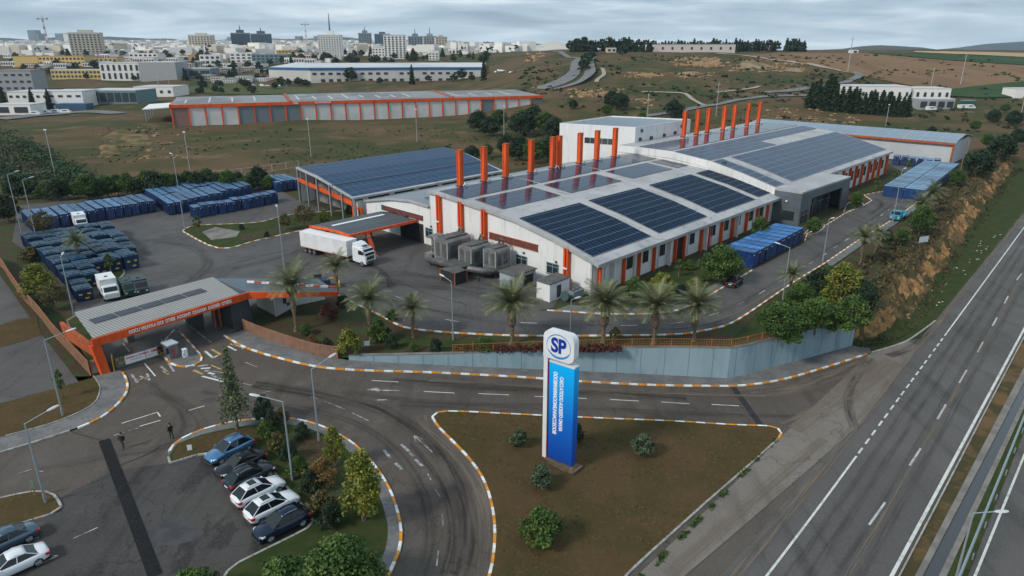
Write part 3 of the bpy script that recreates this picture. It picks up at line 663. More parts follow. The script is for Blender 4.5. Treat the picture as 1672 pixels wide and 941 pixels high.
def top_pt():
    k = random.choice(range(len(EMB_TOP) - 1)); a, b = EMB_TOP[k], EMB_TOP[k + 1]; u = rnd(); d = Vector((b[0] - a[0], b[1] - a[1], 0)); n = Vector((-d.y, d.x, 0)).normalized()
    p = Vector((a[0], a[1], .05)) + d * u + n * (U(-3, 4.5) if k else U(-2, 3)); p.z = .05 + U(0, .35)
    return p if noise.noise(p / 2.6) > -.05 else top_pt()
scatter_quads(9000, top_pt, .3, leafmats('heath', [(.1, .068, .036), (.07, .05, .026), (.05, .045, .02), (.034, .045, .014)]), 'scrub')
def rocks(name, pts, cnt, r):
    mb = MB()
    for _ in range(cnt):
        p = random.choice(pts); p = p + Vector((U(-r, r) * 3, U(-r, r) * 3, 0)); s = r * U(.3, 1.2)
        mb.ball((p.x, p.y, p.z + s * .1), (s * U(.8, 1.6), s * U(.8, 1.4), s * U(.5, .9)), 0, 1, .25)
    return struct(name, mb, rock_m, kind='stuff')
rocks('rocks', [p for i, p in enumerate(bv) if 4 < i % 27 < 18 and noise.noise(p / 9) > .1], 200, .17)
# grass tufts on dry lawns, litter on the verge
isl_poly = [xy(p) for p in iR + dg[1:] + list(reversed(lf))]
def inpoly(x, y, P):
    c = False; j = len(P) - 1
    for i in range(len(P)):
        if (P[i][1] > y) != (P[j][1] > y) and x < (P[j][0] - P[i][0]) * (y - P[i][1]) / (P[j][1] - P[i][1]) + P[i][0]: c = not c
        j = i
    return c
def weed_pt():
    a, b = dg[0], dg[-1]; p = a.lerp(b, rnd()) + Vector((U(-.35, .15), U(-.1, .3), 0)); p.z = zlow(p.x) + .1
    return p if noise.noise(p / 1.3) > .05 else weed_pt()
scatter_quads(1100, weed_pt, .16, leafmats('weed', [(.03, .055, .014), (.045, .075, .018)]), 'grass')
def isl_pt():
    while True:
        x, y = U(-14, 30), U(36, 66)
        if inpoly(x, y, isl_poly) and noise.noise(Vector((x, y, 0)) / 3.5) > U(-.5, .3): return Vector((x, y, zlow(x) + .12))
scatter_quads(5000, isl_pt, .1, leafmats('turf', [(.075, .054, .03), (.05, .05, .02), (.09, .068, .038)]), 'grass')
mb = MB()
for _ in range(34):
    y = U(95, 150); p = hL(y) + Vector((-U(1.0, 4.5), 0, 0))
    if emb_dist(p.x, p.y) > .3: mb.box((p.x, p.y, -3.95), (U(.1, .4), U(.08, .25), .05), U(0, 3))
struct('litter', mb, mat('litter_white', (.6, .6, .58), .8), kind='stuff')
# ---- far: fields, tracks, roads on the hill
def R2(p): return R(*p)
def strip(name, top, bot, m, lift, nu=40, nv=8):
    def at(l, u):
        u *= len(l) - 1; i = min(int(u), len(l) - 2); k = u - i
        return (l[i][0] + (l[i + 1][0] - l[i][0]) * k, l[i][1] + (l[i + 1][1] - l[i][1]) * k)
    vs = []
    for i in range(nu + 1):
        a, b = R(*at(top, i / nu)), R(*at(bot, i / nu))
        for j in range(nv + 1):
            x, y = a.x + (b.x - a.x) * j / nv, a.y + (b.y - a.y) * j / nv; vs.append((x, y, T(x, y) + lift + (lift * (2.6 * (noise.noise(Vector((x, y, 0)) / (7 + y * .02)) - .25) - 5 * max(0, .2 - min(i / nu, 1 - i / nu, j / nv, 1 - j / nv)) / .2) if 'terrace' in name else 0)))
    mb = MB(); mb.add(vs, [(i * (nv + 1) + j, i * (nv + 1) + j + 1, (i + 1) * (nv + 1) + j + 1, (i + 1) * (nv + 1) + j) for i in range(nu) for j in range(nv)])
    return struct(name, mb, m, True)
strip('field', [(1215, 90), (1300, 86.5), (1420, 88), (1550, 100), (1672, 108), (1800, 116)], [(1240, 95), (1340, 108), (1420, 128), (1530, 149), (1672, 135), (1800, 130)], field_brown, .5)
strip('field', [(1420, 86.5), (1550, 89), (1672, 95), (1800, 100)], [(1421, 88), (1550, 100), (1672, 108), (1800, 116)], field_green, .9)
strip('field', [(1490, 85.5), (1600, 87), (1672, 89)], [(1495, 87.5), (1600, 92), (1672, 95.5)], field_tan, 1.3)
strip('field', [(1528, 150), (1600, 141), (1672, 134), (1760, 130)], [(1545, 158), (1600, 161), (1672, 160), (1760, 160)], field_green, .6)
strip('meadow', [(300, 143), (400, 136), (520, 146)], [(300, 152), (400, 156), (520, 153)], mat('meadow_green', (.06, .085, .03), .95, col2=(.085, .085, .04), scale=.05, spec=.1), .5)
def road(name, pts, w, m, lift=.5, n=8):
    mb = MB(); ribbon(mb, smooth_line([R(*p) for p in pts], n), w, T, lift); return struct(name, mb, m)
def road2(name, le, re, m, lift=.5):
    a = smooth_line([R(*p) for p in le], 6); b = smooth_line([R(*p) for p in re], 6); mb = MB()
    for i in range(len(a) - 1):
        mb.quad(*[(p.x, p.y, max(T(p.x, p.y), T(q.x, q.y)) + lift) for p, q in ((a[i], b[i]), (b[i], a[i]), (b[i + 1], a[i + 1]), (a[i + 1], b[i + 1]))])
    return struct(name, mb, m)
road2('hill_road', [(866, 145), (899, 137), (921, 126.5), (930, 116), (933, 103), (941, 97)], [(889, 147), (926, 136), (944, 124), (948, 115), (948, 103), (948, 96)], asph_far)
road2('hill_road', [(898, 147), (933, 137.5), (950, 127), (955, 116), (957, 104), (963, 97.5), (970, 94.5)], [(906, 149), (942, 139.5), (960, 133.5), (972, 121.5), (970, 110), (969, 101), (975, 94)], asph_far)
road('country_road', [(1010, 196), (1075, 188), (1130, 178), (1170, 172), (1230, 161), (1310, 157), (1380, 150), (1450, 146)], 5, asph_far)
road('country_road', [(1250, 152), (1310, 146), (1360, 138), (1392, 130), (1402, 122), (1378, 115)], 6, asph_far)
road('dirt_track', [(1395, 120), (1330, 107), (1270, 99), (1200, 90), (1170, 88)], 6, track_m)
road('dirt_track', [(1048, 151), (1090, 152), (1120, 155), (1135, 166), (1150, 173)], 3, track_m)
road('dirt_track', [(1170, 152), (1215, 147), (1240, 142)], 2.5, track_m)
road('dirt_track', [(983, 112), (986, 122), (976, 130), (974, 135)], 3, track_m)
road('dirt_track', [(880, 85), (920, 89), (945, 96)], 5, asph_far)
road('city_road', [(0, 196), (60, 189), (130, 184), (200, 186)], 9, asph_far)
def rect_pts(x0, y0, x1, y1, k=26): return [R(U(x0, x1), U(y0, y1)) for _ in range(k)]
rocks('rocks', rect_pts(1105, 95, 1180, 111, 40), 160, 1.7); rocks('rocks', rect_pts(1185, 98, 1315, 118, 60), 240, 1.3); rocks('rocks', rect_pts(1020, 119, 1165, 128, 60), 180, 1.0)
rocks('rocks', rect_pts(935, 146, 1015, 161, 60), 170, 1.2); rocks('rocks', rect_pts(1245, 178, 1400, 202, 70), 190, .7); rocks('rocks', rect_pts(150, 205, 300, 262, 60), 90, .6)
rocks('rocks', rect_pts(860, 88, 885, 104, 20), 60, 2.); rocks('rocks', rect_pts(1040, 160, 1070, 178, 12), 40, 1.)
def hill_tufts():
    mb = MB()
    for k in range(2600):
        if k % 3: q = R(U(845, 1680), U(90, 236) if rnd() < .6 else U(90, 165))
        else: q = R(U(150, 860), U(210, 285))
        if noise.noise(q / 40) < U(-.35, .15): continue
        s = U(.2, .75) * (1 + q.y / 420) * (1 if k % 3 else .42); m = int(rnd() * 4)
        for _ in range(5):
            a = Vector((U(-1, 1), U(-1, 1), U(.1, .8))).normalized() * s; b = Vector((U(-1, 1), U(-1, 1), U(-.2, .5))).normalized() * s * .8; p = q + Vector((U(-s, s), U(-s, s), U(0, s * .5)))
            mb.quad(p - a * .4 - b, p - a * .4 + b, p + a + b * .6, p + a - b * .6, m)
    struct('scrub', mb, [LD[0], LD[1], LO[0], LG[0]], kind='stuff')
hill_tufts()
# dry banding of the hill: broad terraces of scrub
strip('terrace', [(1100, 96), (1150, 93), (1190, 96)], [(1100, 111), (1150, 111), (1185, 110)], rock_m, .9, 40, 14)
strip('terrace', [(1005, 121), (1090, 118), (1172, 116)], [(1005, 128), (1090, 125), (1172, 119)], rock_m, .8, 60, 8)
strip('terrace', [(1190, 99), (1260, 103), (1340, 112)], [(1185, 112), (1260, 118), (1330, 121)], mat('scree', (.27, .2, .12), .95, col2=(.1, .085, .045), scale=.09, col3=(.4, .31, .2), scale3=.3, spec=.1), .8, 60, 14)
strip('terrace', [(140, 222), (200, 203), (260, 215)], [(150, 262), (210, 262), (280, 252)], mat('cut_bank', (.2, .12, .06), .95, col2=(.075, .075, .032), scale=.1, lo=.42, hi=.54, col3=(.3, .2, .11), scale3=.35, spec=.1), .5, 60, 40)
# ---- horizon hills
def ridge(name, pts, dist, depth, m, foot=-6.):
    """a real hill: silhouette profile carried through a rounded cross-section"""
    P = [(px, py) for px, py in pts]; rows = 9; n = 8; prof = []
    for (a, b), (c, d) in zip(P, P[1:]):
        for k in range(n): prof.append((a + (c - a) * k / n, b + (d - b) * (3 * (k / n) ** 2 - 2 * (k / n) ** 3)))
    prof.append(P[-1]); vs = []
    for px, py in prof:
        d = ray(px, py); k = dist / d[1]; x, zt = d[0] * k, CAMH + d[2] * k
        zt += 5 * noise.noise(Vector((x / 160., dist / 100, 0))) + 2.5 * noise.noise(Vector((x / 50., 1, 0)))
        for j in range(rows):
            w = -1 + 2 * j / (rows - 1); vs.append((x, dist + depth * w, foot + (zt - foot) * math.cos(w * math.pi / 2)))
    mb = MB(); m_ = len(prof); mb.add(vs, [(i * rows + j, (i + 1) * rows + j, (i + 1) * rows + j + 1, i * rows + j + 1) for i in range(m_ - 1) for j in range(rows - 1)])
    return struct(name, mb, m, True)
hill_m = mat('hill_wooded', (.03, .05, .05), .95, col2=(.05, .06, .045), scale=.004, spec=.1)
pale_m = mat('hill_pale', (.62, .56, .47), .95, col2=(.5, .45, .38), scale=.003, spec=.1)
ridge('hills', [(-220, 66), (-100, 64), (0, 62), (60, 66), (110, 60), (165, 60), (250, 63), (330, 66), (420, 63), (480, 64), (560, 61), (610, 66), (700, 72), (800, 69), (870, 71), (930, 76)], 6600, 900, hill_m)
ridge('hills', [(690, 78), (740, 68), (790, 70), (850, 76), (870, 75), (905, 67.5), (940, 74), (960, 79)], 5200, 500, pale_m)
ridge('hills', [(1320, 86), (1370, 80), (1440, 74), (1480, 77), (1530, 82), (1570, 84)], 4300, 500, mat('hill_olive', (.04, .05, .038), .95, col2=(.07, .06, .045), scale=.006, spec=.1))
ridge('hills', [(1540, 86), (1590, 77), (1640, 70), (1672, 68), (1740, 64), (1850, 72), (1950, 86)], 7000, 800, hill_m)
# ================================================================ RETAINING WALL, FENCES
WT = .35
def wall_build():
    mb = MB(); n = len(WALL)
    for i, (a, b) in enumerate(zip(WALL, WALL[1:])):
        d = (b - a).normalized(); nr = Vector((-d.y, d.x, 0)) * .35
        for lo, hi, mi, ex in ((-.3, WT, 0, 0),):
            mb.hexa([(a.x, a.y, a.z + lo), (b.x, b.y, b.z + lo), (b.x + nr.x, b.y + nr.y, b.z + lo), (a.x + nr.x, a.y + nr.y, a.z + lo)],
                    [(a.x, a.y, hi), (b.x, b.y, hi), (b.x + nr.x, b.y + nr.y, hi), (a.x + nr.x, a.y + nr.y, hi)], 0)
    return mb
wt = thing('retaining_wall', 'long pale blue concrete retaining wall holding up the factory garden above the road', 'wall', WALL[0])
part('wall', wall_build(), wall_blue, wt)
mb = MB()
for a, b in zip(WALL, WALL[1:]):
    d = (b - a).normalized(); nr = Vector((-d.y, d.x, 0)); c = (a + b) / 2 + nr * .175
    mb.box((c.x, c.y, WT + .045), ((b - a).length + .02, .46, .085), math.atan2(d.y, d.x))
part('coping', mb, concrete, wt)
mb = MB(); PW = resample(WALL, 3.05)
for p in PW[1:]:
    mb.box((p.x, p.y - .012, (p.z + WT) / 2), (.035, .03, WT - p.z), 0)
part('joint', mb, mat('joint', (.13, .19, .22), .8), wt)
def fence(name, label, pts, h, zf, mpost, minfill, step, infill, base=0., rails=2):
    t = thing(name, label, 'fence', (pts[0].x, pts[0].y, zf(pts[0]) + base))
    P = resample(pts, step)
    for p in P: part('post', MB().box((p.x, p.y, zf(p) + base + h / 2), (.09, .09, h + .06), 0), mpost, t)
    rs_ = [MB() for _ in range(rails)]; g = MB()
    for a, b in zip(P, P[1:]):
        za, zb = zf(a) + base, zf(b) + base
        for k in range(rails): 
            q = .08 + (h - .12) * k / max(1, rails - 1); rs_[k].tube([(a.x, a.y, za + q), (b.x, b.y, zb + q)], .03, 4)
        if infill == 'sheet':
            d = (b - a).normalized() * .0; nr = Vector((-(b - a).y, (b - a).x, 0)).normalized() * .012
            g.hexa([(a.x - nr.x, a.y - nr.y, za + .05), (b.x - nr.x, b.y - nr.y, zb + .05), (b.x + nr.x, b.y + nr.y, zb + .05), (a.x + nr.x, a.y + nr.y, za + .05)],
                   [(a.x - nr.x, a.y - nr.y, za + h - .05), (b.x - nr.x, b.y - nr.y, zb + h - .05), (b.x + nr.x, b.y + nr.y, zb + h - .05), (a.x + nr.x, a.y + nr.y, za + h - .05)])
        elif infill == 'bars':
            l = (b - a).length; k = max(2, int(l / .28))
            for i in range(1, k):
                p = a.lerp(b, i / k); z = za + (zb - za) * i / k
                g.box((p.x, p.y, z + h / 2), (.022, .022, h - .15))
            l2 = MB()
            for q in (.33, .6):
                g.tube([(a.x, a.y, za + h * q), (b.x, b.y, zb + h * q)], .012, 4)
    for r in rs_: part('rail', r, mpost, t)
    if g.v: part('mesh_panel' if infill == 'sheet' else 'bars', g, minfill, t)
    return t
fence_rust = mat('fence_rust', (.42, .16, .06), .7, col2=(.3, .11, .045), scale=1.5)
fence_mesh = mat('fence_mesh', (.21, .12, .08), .85, col2=(.16, .095, .065), scale=1.1, col3=(.27, .15, .1), scale3=14)
fence_org = mat('fence_ochre', (.38, .14, .04), .7, col2=(.26, .1, .035), scale=1.)
fpts = smooth_line([Y(399, 541), Y(425, 552), Y(455, 562), Y(510, 578), L(570, 590) + Vector((0, 0, 0))], 5)
fence('mesh_fence', 'rust brown mesh fence curving from the gatehouse to the blue wall', fpts, 1.75, lambda p: zlow(p.x) * .95, fence_rust, fence_mesh, 2.4, 'sheet')
wtop = [Vector((p.x, p.y + .2, 0)) for p in WALL]
fence('railing', 'low orange bar railing along the top of the blue retaining wall', smooth_line(wtop[2:], 3), 1.05, lambda p: WT + .09, fence_org, fence_org, 2.5, 'bars')
lf_pts = smooth_line([Y(148, 613), Y(115, 577), Y(89, 549), Y(64, 516), Y(38, 488), Y(16, 456), Y(0, 434)] + [Vector((-97, 118, 0))], 3)
fence('sheet_fence', 'long brown sheet fence beside the side street at the left', lf_pts, 1.9, lambda p: 0, fence_rust, mat('fence_brown', (.2, .105, .06), .85, col2=(.15, .08, .05), scale=.8, bump=.2), 3.0, 'sheet')
bf = [Y(*p, 0) for p in ((25, 292), (70, 282), (130, 278), (200, 286))]
fence('perimeter_fence', 'pale post fence behind the left container row under the hillside', [R(*p) for p in ((0, 303), (40, 295), (85, 290), (150, 288))], 2.0, lambda p: T(p.x, p.y), mat('post_white', (.5, .5, .48), .8), lamp_metal, 5., 'none')
fence('perimeter_fence', 'pale post fence running behind the bushes left of the blue canopy hall', [R(*p) for p in ((340, 292), (420, 283), (480, 274), (498, 270))], 2.0, lambda p: T(p.x, p.y), mat('post_white', (.5, .5, .48), .8), lamp_metal, 5., 'none')
# ================================================================ THE FACTORY
PROF1 = [(-1.3, 5.45), (0, 5.85), (8, 7.75), (16.4, 9.25), (29, 10.25), (37, 10.75), (39.5, 10.75)]
PROF1B = [(39.5, 7.8), (45.5, 8.0), (52, 7.4), (61.5, 5.55)]
PROF2 = [(-1.2, 6.9), (0, 7.15), (8, 9.3), (16.3, 11.15), (27, 12.3), (38, 12.35), (43.4, 12.2)]
def zprof(P, s):
    for (a, za), (b, zb) in zip(P, P[1:]):
        if s <= b: return za + (zb - za) * (s - a) / (b - a)
    return P[-1][1]
def roof_mesh(P, t0, t1, th=.28):
    mb = MB()
    for (a, za), (b, zb) in zip(P, P[1:]):
        mb.hexa([F(t0, a, za - th), F(t1, a, za - th), F(t1, b, zb - th), F(t0, b, zb - th)], [F(t0, a, za), F(t1, a, za), F(t1, b, zb), F(t0, b, zb)])
    return mb
def gable_mesh(P, t, s0, s1, th=.3, dz=-.3):
    mb = MB(); S = [s0] + [a for a, _ in P if s0 < a < s1] + [s1]
    for a, b in zip(S, S[1:]):
        mb.hexa([F(t, a, -.1), F(t, b, -.1), F(t + th, b, -.1), F(t + th, a, -.1)], [F(t, a, zprof(P, a) + dz), F(t, b, zprof(P, b) + dz), F(t + th, b, zprof(P, b) + dz), F(t + th, a, zprof(P, a) + dz)])
    return mb
def array(P, t0, t1, s0, s1, m, parent, lift=.14):
    S = [s0] + [a for a, _ in P if s0 < a < s1] + [s1]; mb = MB(); q = lambda s: zprof(P, s) + lift
    for a, b in zip(S, S[1:]):
        mb.quad(F(t0, a, q(a)), F(t1, a, q(a)), F(t1, b, q(b)), F(t0, b, q(b)), 0, [(0, a - s0), (t1 - t0, a - s0), (t1 - t0, b - s0), (0, b - s0)])
        mb.hexa([F(t0, a, q(a) - .1), F(t1, a, q(a) - .1), F(t1, b, q(b) - .1), F(t0, b, q(b) - .1)], [F(t0, a, q(a) - .02), F(t1, a, q(a) - .02), F(t1, b, q(b) - .02), F(t0, b, q(b) - .02)], 1)
    return part('solar_array', mb, [m, mid_grey], parent)
def fbox(mb, t, s, z, dt, ds, dz, mi=0):      # a box in factory axes
    return mb.hexa([F(t - dt / 2, s - ds / 2, z - dz / 2), F(t + dt / 2, s - ds / 2, z - dz / 2), F(t + dt / 2, s + ds / 2, z - dz / 2), F(t - dt / 2, s + ds / 2, z - dz / 2)],
                   [F(t - dt / 2, s - ds / 2, z + dz / 2), F(t + dt / 2, s - ds / 2, z + dz / 2), F(t + dt / 2, s + ds / 2, z + dz / 2), F(t - dt / 2, s + ds / 2, z + dz / 2)], mi)
def window_g(parent, s, z, w, h, t=0.):       # window in the gable (faces -t)
    mb = MB()
    for ds in (-w / 2, 0, w / 2): fbox(mb, t - .06, s + ds, z, .14, .09, h + .1)
    for dz in (-h / 2, h * .22, h / 2): fbox(mb, t - .065, s, z + dz, .12, w, .08)
    fr = part('window', mb, frame_teal, parent)
    part('pane', fbox(MB(), t - .02, s, z, .06, w, h), glass, fr); part('sill', fbox(MB(), t - .1, s, z - h / 2 - .1, .24, w + .2, .07), concrete, fr)
def window_s(parent, t, z, w, h, s=0.):       # window in the long side (faces -s)
    mb = MB()
    for dt in (-w / 2, w / 2): fbox(mb, t + dt, s - .06, z, .09, .14, h + .1)
    for dz in (-h / 2, h * .25, h / 2): fbox(mb, t, s - .065, z + dz, w, .12, .08)
    fr = part('window', mb, dark_grey, parent); part('pane', fbox(MB(), t, s - .02, z, w, .06, h), glass, fr)
def stack(parent, t, s, z, h, lean=0.):
    mb = MB(); w = .47
    mb.hexa([F(t - w, s - w, z - .4), F(t + w, s - w, z - .4), F(t + w, s + w, z - .4), F(t - w, s + w, z - .4)], [F(t - w * .94 + lean, s - w * .94, z + h), F(t + w * .94 + lean, s - w * .94, z + h), F(t + w * .94 + lean, s + w * .94, z + h), F(t - w * .94 + lean, s + w * .94, z + h)])
    for a, b in ((-1, -1), (1, -1), (1, 1), (-1, 1)): fbox(mb, t + a * .42, s + b * .42, z + h / 2, .15, .15, h)
    c = part('chimney', mb, orange, parent)
    k = MB(); fbox(k, t + lean, s, z + h + .03, 1.04, 1.04, .14); fbox(k, t + lean, s, z + h - .5, .98, .98, .06); part('collar', k, rust_orange, c)
    k = MB(); k.tube([F(t + .2, s - .6, z + .15), F(t + .5, s - .9, z + .7), F(t + .9, s - .9, z + .55), F(t + 1.1, s - 1.0, z + .1)], .14, 6); part('elbow_pipe', k, white_paint, c)
    k = MB(); fbox(k, t, s, z + .1, 1.35, 1.35, .3); part('flashing', k, dark_grey, c)
fac = thing('factory_hall', 'long white factory hall in front with four rows of roof solar panels and orange chimneys', 'factory', F(0, 0))
part('roof', roof_mesh(PROF1, -.35, 66, .28), white_roof, fac)
part('gable_wall', gable_mesh(PROF1, 0, 0, 39.5), white_wall, fac)
mb = MB(); fbox(mb, 33, .15, 2.75, 66, .3, 5.7); part('side_wall', mb, white_wall, fac)
mb = MB(); fbox(mb, 33, 39.4, 5, 66, .3, 10.6); part('rear_wall', mb, white_wall, fac)
mb = MB(); fbox(mb, 32.8, -1.42, 5.2, 66.6, .22, .62); fbox(mb, 32.8, -1.6, 5.42, 66.6, .2, .12); part('eaves_fascia', mb, white_roof, fac)
mb = MB()
for (a, za), (b, zb) in zip(PROF1, PROF1[1:]): mb.hexa([F(-.55, a, za - .45), F(-.3, a, za - .45), F(-.3, b, zb - .45), F(-.55, b, zb - .45)], [F(-.55, a, za + .12), F(-.3, a, za + .12), F(-.3, b, zb + .12), F(-.55, b, zb + .12)])
part('verge_trim', mb, white_roof, fac)
for t in (18.6, 38.7, 58.6):                    # cable trays between the arrays
    mb = MB()
    for (a, za), (b, zb) in zip(PROF1[1:5], PROF1[2:6]): mb.hexa([F(t - .12, a, za), F(t + .12, a, za), F(t + .12, b, zb), F(t - .12, b, zb)], [F(t - .12, a, za + .12), F(t + .12, a, za + .12), F(t + .12, b, zb + .12), F(t - .12, b, zb + .12)])
    part('cable_tray', mb, mat('tray', (.4, .4, .39), .6), fac)
for t0, t1 in ((.6, 16.9), (19.6, 36.4), (40.2, 57.2)): array(PROF1, t0, t1, .4, 16.2, pv, fac)
array(PROF1, 59.6, 65.6, .8, 16.2, pv, fac)
for t0, t1 in ((2, 17.6), (21, 38), (42, 58.4), (60.5, 65.6)): array(PROF1, t0, t1, 21.6, 28.8, pv_flat, fac)
for t0, t1 in ((.6, 21), (21.8, 42), (42.8, 65)): array(PROF1, t0, t1, 30.4, 37.2, pv_flat, fac)
for q in [(758, 306), (800, 299), (839, 293), (875, 284), (908, 277), (919, 275), (949, 268), (979, 263), (1005, 257)]:
    x, y = G(*q, 10.75); x -= FO[0]; y -= FO[1]; det = FA[0] * FB[1] - FA[1] * FB[0]
    stack(fac, (x * FB[1] - y * FB[0]) / det, 38.0, 10.75, 6.9, .12)
# low rear wing of the hall
low_ = thing('factory_wing', 'low white factory wing with red louvre strip beside the loading canopy', 'factory', F(0, 50))
part('roof', roof_mesh(PROF1B, -.3, 70, .25), mat_rib('sheet_roof', (.23, .26, .29), (.33, .36, .39), ROT_A, .5, .4), low_)
part('gable_wall', gable_mesh(PROF1B, 0.02, 39.5, 61.3, dz=-.25), white_wall, low_)
mb = MB(); fbox(mb, 35, 61.3, 2.6, 70, .3, 5.3); part('rear_wall', mb, white_wall, low_)
mb = MB()
for (a, za), (b, zb) in zip(PROF1B, PROF1B[1:]): mb.hexa([F(-.5, a, za - .3), F(-.28, a, za - .3), F(-.28, b, zb - .3), F(-.5, b, zb - .3)], [F(-.5, a, za + .1), F(-.28, a, za + .1), F(-.28, b, zb + .1), F(-.5, b, zb + .1)])
part('verge_trim', mb, white_roof, low_)
for a, b in ((3, 22), (23, 44)):
    array(PROF1B, a, b, 40.2, 45, pv_flat, low_)
mb = MB(); fbox(mb, -.04, 48.6, 4.95, .16, 13.6, 1.0); part('louvre', mb, louvre, low_)
mb = MB(); fbox(mb, -.05, 55.2, 5.0, .2, 1.0, 1.0); part('louvre', mb, mat('louvre_blue', (.03, .08, .16), .6), low_)
mb = MB(); fbox(mb, -.03, 45.6, 1.9, .12, 7.6, 3.7); dr = part('loading_door', mb, interior, low_)
window_g(low_, 38.7 + 1.3, 2.5, 2.1, 1.7)
# gable details
for s, top in ((36.0, 10.5), (29.8, 10.2), (23.6, 9.8), (4.45, 6.75)):
    mb = MB(); fbox(mb, -.42, s, top / 2 - .1, .7, .32, top + .1); fbox(mb, -.42, s + .62, top / 2 - .1, .7, .32, top + .1); fbox(mb, -.25, s + .31, top / 2, .25, .5, top - .1)
    pi = part('pilaster', mb, orange, fac); mb = MB(); fbox(mb, -.86, s + .35, top * .52, .16, .9, .22); fbox(mb, -.6, s - .35, top * .3, .2, .3, .2); part('bracket', mb, white_paint, pi)
mb = MB(); fbox(mb, -.04, 17.1, 5.25, .16, 11.6, 1.05); lv = part('louvre', mb, louvre, fac)
mb = MB(); fbox(mb, -.08, 17.1, 5.8, .2, 11.8, .1); fbox(mb, -.08, 17.1, 4.7, .2, 11.8, .1); part('louvre_frame', mb, rust_orange, lv)
for s, z in ((15.0, 2.35), (8.0, 2.55), (33.4, 2.5), (20.5, 2.4)): window_g(fac, s, z, 2.5, 1.75)
for s in (14.4, 7.2, 32.6, 39.2):
    mb = MB(); fbox(mb, -.2, s, 3.85, .3, .22, .3); part('wall_lamp', mb, dark_grey, fac)
# long side: orange fins, windows, an open door
fin_t = [1.6, 8.2, 12.6, 17.2, 24.2, 27.2, 33.5, 36.4, 41.5, 46.2, 52.5, 57.5, 62.5]
for t in fin_t:
    mb = MB(); fbox(mb, t, -.32, 2.55, .3, .6, 5.2); part('pilaster', mb, orange, fac)
for t in (10.2, 14.9, 20.2, 30.5, 38.6, 44, 49.2, 55, 60): window_s(fac, t, 3.0, 1.5, 1.9)
mb = MB(); fbox(mb, 25.7, -.03, 2.1, 2.6, .14, 4.2); part('door_opening', mb, interior, fac)
for t in (5.0, 22.0, 35.0, 47.8):
    mb = MB(); fbox(mb, t, -.45, 2.2, .3, .8, 4.6); part('buttress', mb, white_wall, fac)
for t in (3.2, 11.4, 18.9, 29, 38, 47, 56):
    mb = MB(); mb.tube([F(t, -1.3, 5.2), F(t, -.15, 4.8), F(t, -.12, 0)], .06, 5); part('downpipe', mb, white_roof, fac)
# hall two, higher
f2 = thing('factory_hall', 'taller rear factory hall whose whole roof is covered with blue solar panels', 'factory', F(66, 0))
part('roof', roof_mesh(PROF2, 66, 147.5), white_roof, f2)
part('gable_wall', gable_mesh(PROF2, 66.02, 0, 43.4, dz=-.27), white_wall, f2)
part('gable_wall', gable_mesh(PROF2, 147, 0, 43.4, dz=-.27), white_wall, f2)
mb = MB()
for (a, za), (b, zb) in zip(PROF2, PROF2[1:]): mb.hexa([F(65.85, a, za - 1.5), F(66.0, a, za - 1.5), F(66.0, b, zb - 1.5), F(65.85, b, zb - 1.5)], [F(65.85, a, za + .16), F(66.0, a, za + .16), F(66.0, b, zb + .16), F(65.85, b, zb + .16)])
part('parapet', mb, white_wall, f2)
mb = MB(); fbox(mb, 106.5, .15, 3.4, 80.8, .3, 7.0); part('side_wall', mb, white_wall, f2)
mb = MB(); fbox(mb, 106.5, 43.3, 6, 80.8, .3, 12.1); part('rear_wall', mb, white_wall, f2)
mb = MB(); fbox(mb, 119.5, -1.3, 6.6, 56, .22, .6); part('eaves_fascia', mb, white_roof, f2)
for t0, t1, s0, s1 in ((67, 71.6, .4, 16), (76, 96, .4, 16), (96.6, 121, .4, 16), (121.6, 146.4, .4, 16), (67, 83, 16.8, 26.4), (83.6, 104, 16.8, 26.4), (104.6, 146, 21.6, 26.4)): array(PROF2, t0, t1, s0, s1, pv_hall, f2)
for t0, t1 in ((67.5, 86), (86.6, 106), (106.6, 126), (126.6, 146)): array(PROF2, t0, t1, 27.8, 37.2, pv_flat, f2)
for q in [(1132, 226), (1152, 222), (1171, 219), (1190, 213.7), (1210, 211), (1227, 206.5), (1242, 203)]:
    x, y = G(*q, 12.35); x -= FO[0]; y -= FO[1]; det = FA[0] * FB[1] - FA[1] * FB[0]
    stack(f2, (x * FB[1] - y * FB[0]) / det, 39.0, 12.35, 7.0, .35)
for t in (97, 103, 109, 114, 119, 124, 130, 135, 140, 146.6):
    mb = MB(); fbox(mb, t, -.35, 3.2, .4, .65, 6.4); part('pilaster', mb, orange, f2)
for t in (100, 106, 111.5, 116.5, 121.5, 127, 132.5, 137.5, 143): window_s(f2, t, 3.4, 2.2, 2.4)
mb = MB(); fbox(mb, 68.8, 14, 10.75, .9, .7, .6); part('roof_fan', mb, dark_grey, f2)
# white upper block
wb_ = thing('factory_block', 'tall plain white block rising behind the left chimneys with a strip window', 'factory', F(70, 45))
BC = [F(74.8, 43.5), F(68.4, 64.9), F(96, 67), F(103.9, 43.5)]
mb = MB(); mb.hexa([BC[0], BC[3], BC[2], BC[1]], [q + Vector((0, 0, 15.7)) for q in (BC[0], BC[3], BC[2], BC[1])]); part('wall', mb, white_wall, wb_)
mb = MB(); cc = (BC[0] + BC[1] + BC[2] + BC[3]) / 4
for a, b in zip(BC, BC[1:] + BC[:1]):
    for q in (0,): mb.hexa([a + Vector((0, 0, 15.7)), b + Vector((0, 0, 15.7)), b.lerp(cc, .02) + Vector((0, 0, 15.7)), a.lerp(cc, .02) + Vector((0, 0, 15.7))], [a + Vector((0, 0, 16.15)), b + Vector((0, 0, 16.15)), b.lerp(cc, .02) + Vector((0, 0, 16.15)), a.lerp(cc, .02) + Vector((0, 0, 16.15))])
part('parapet', mb, white_wall, wb_)
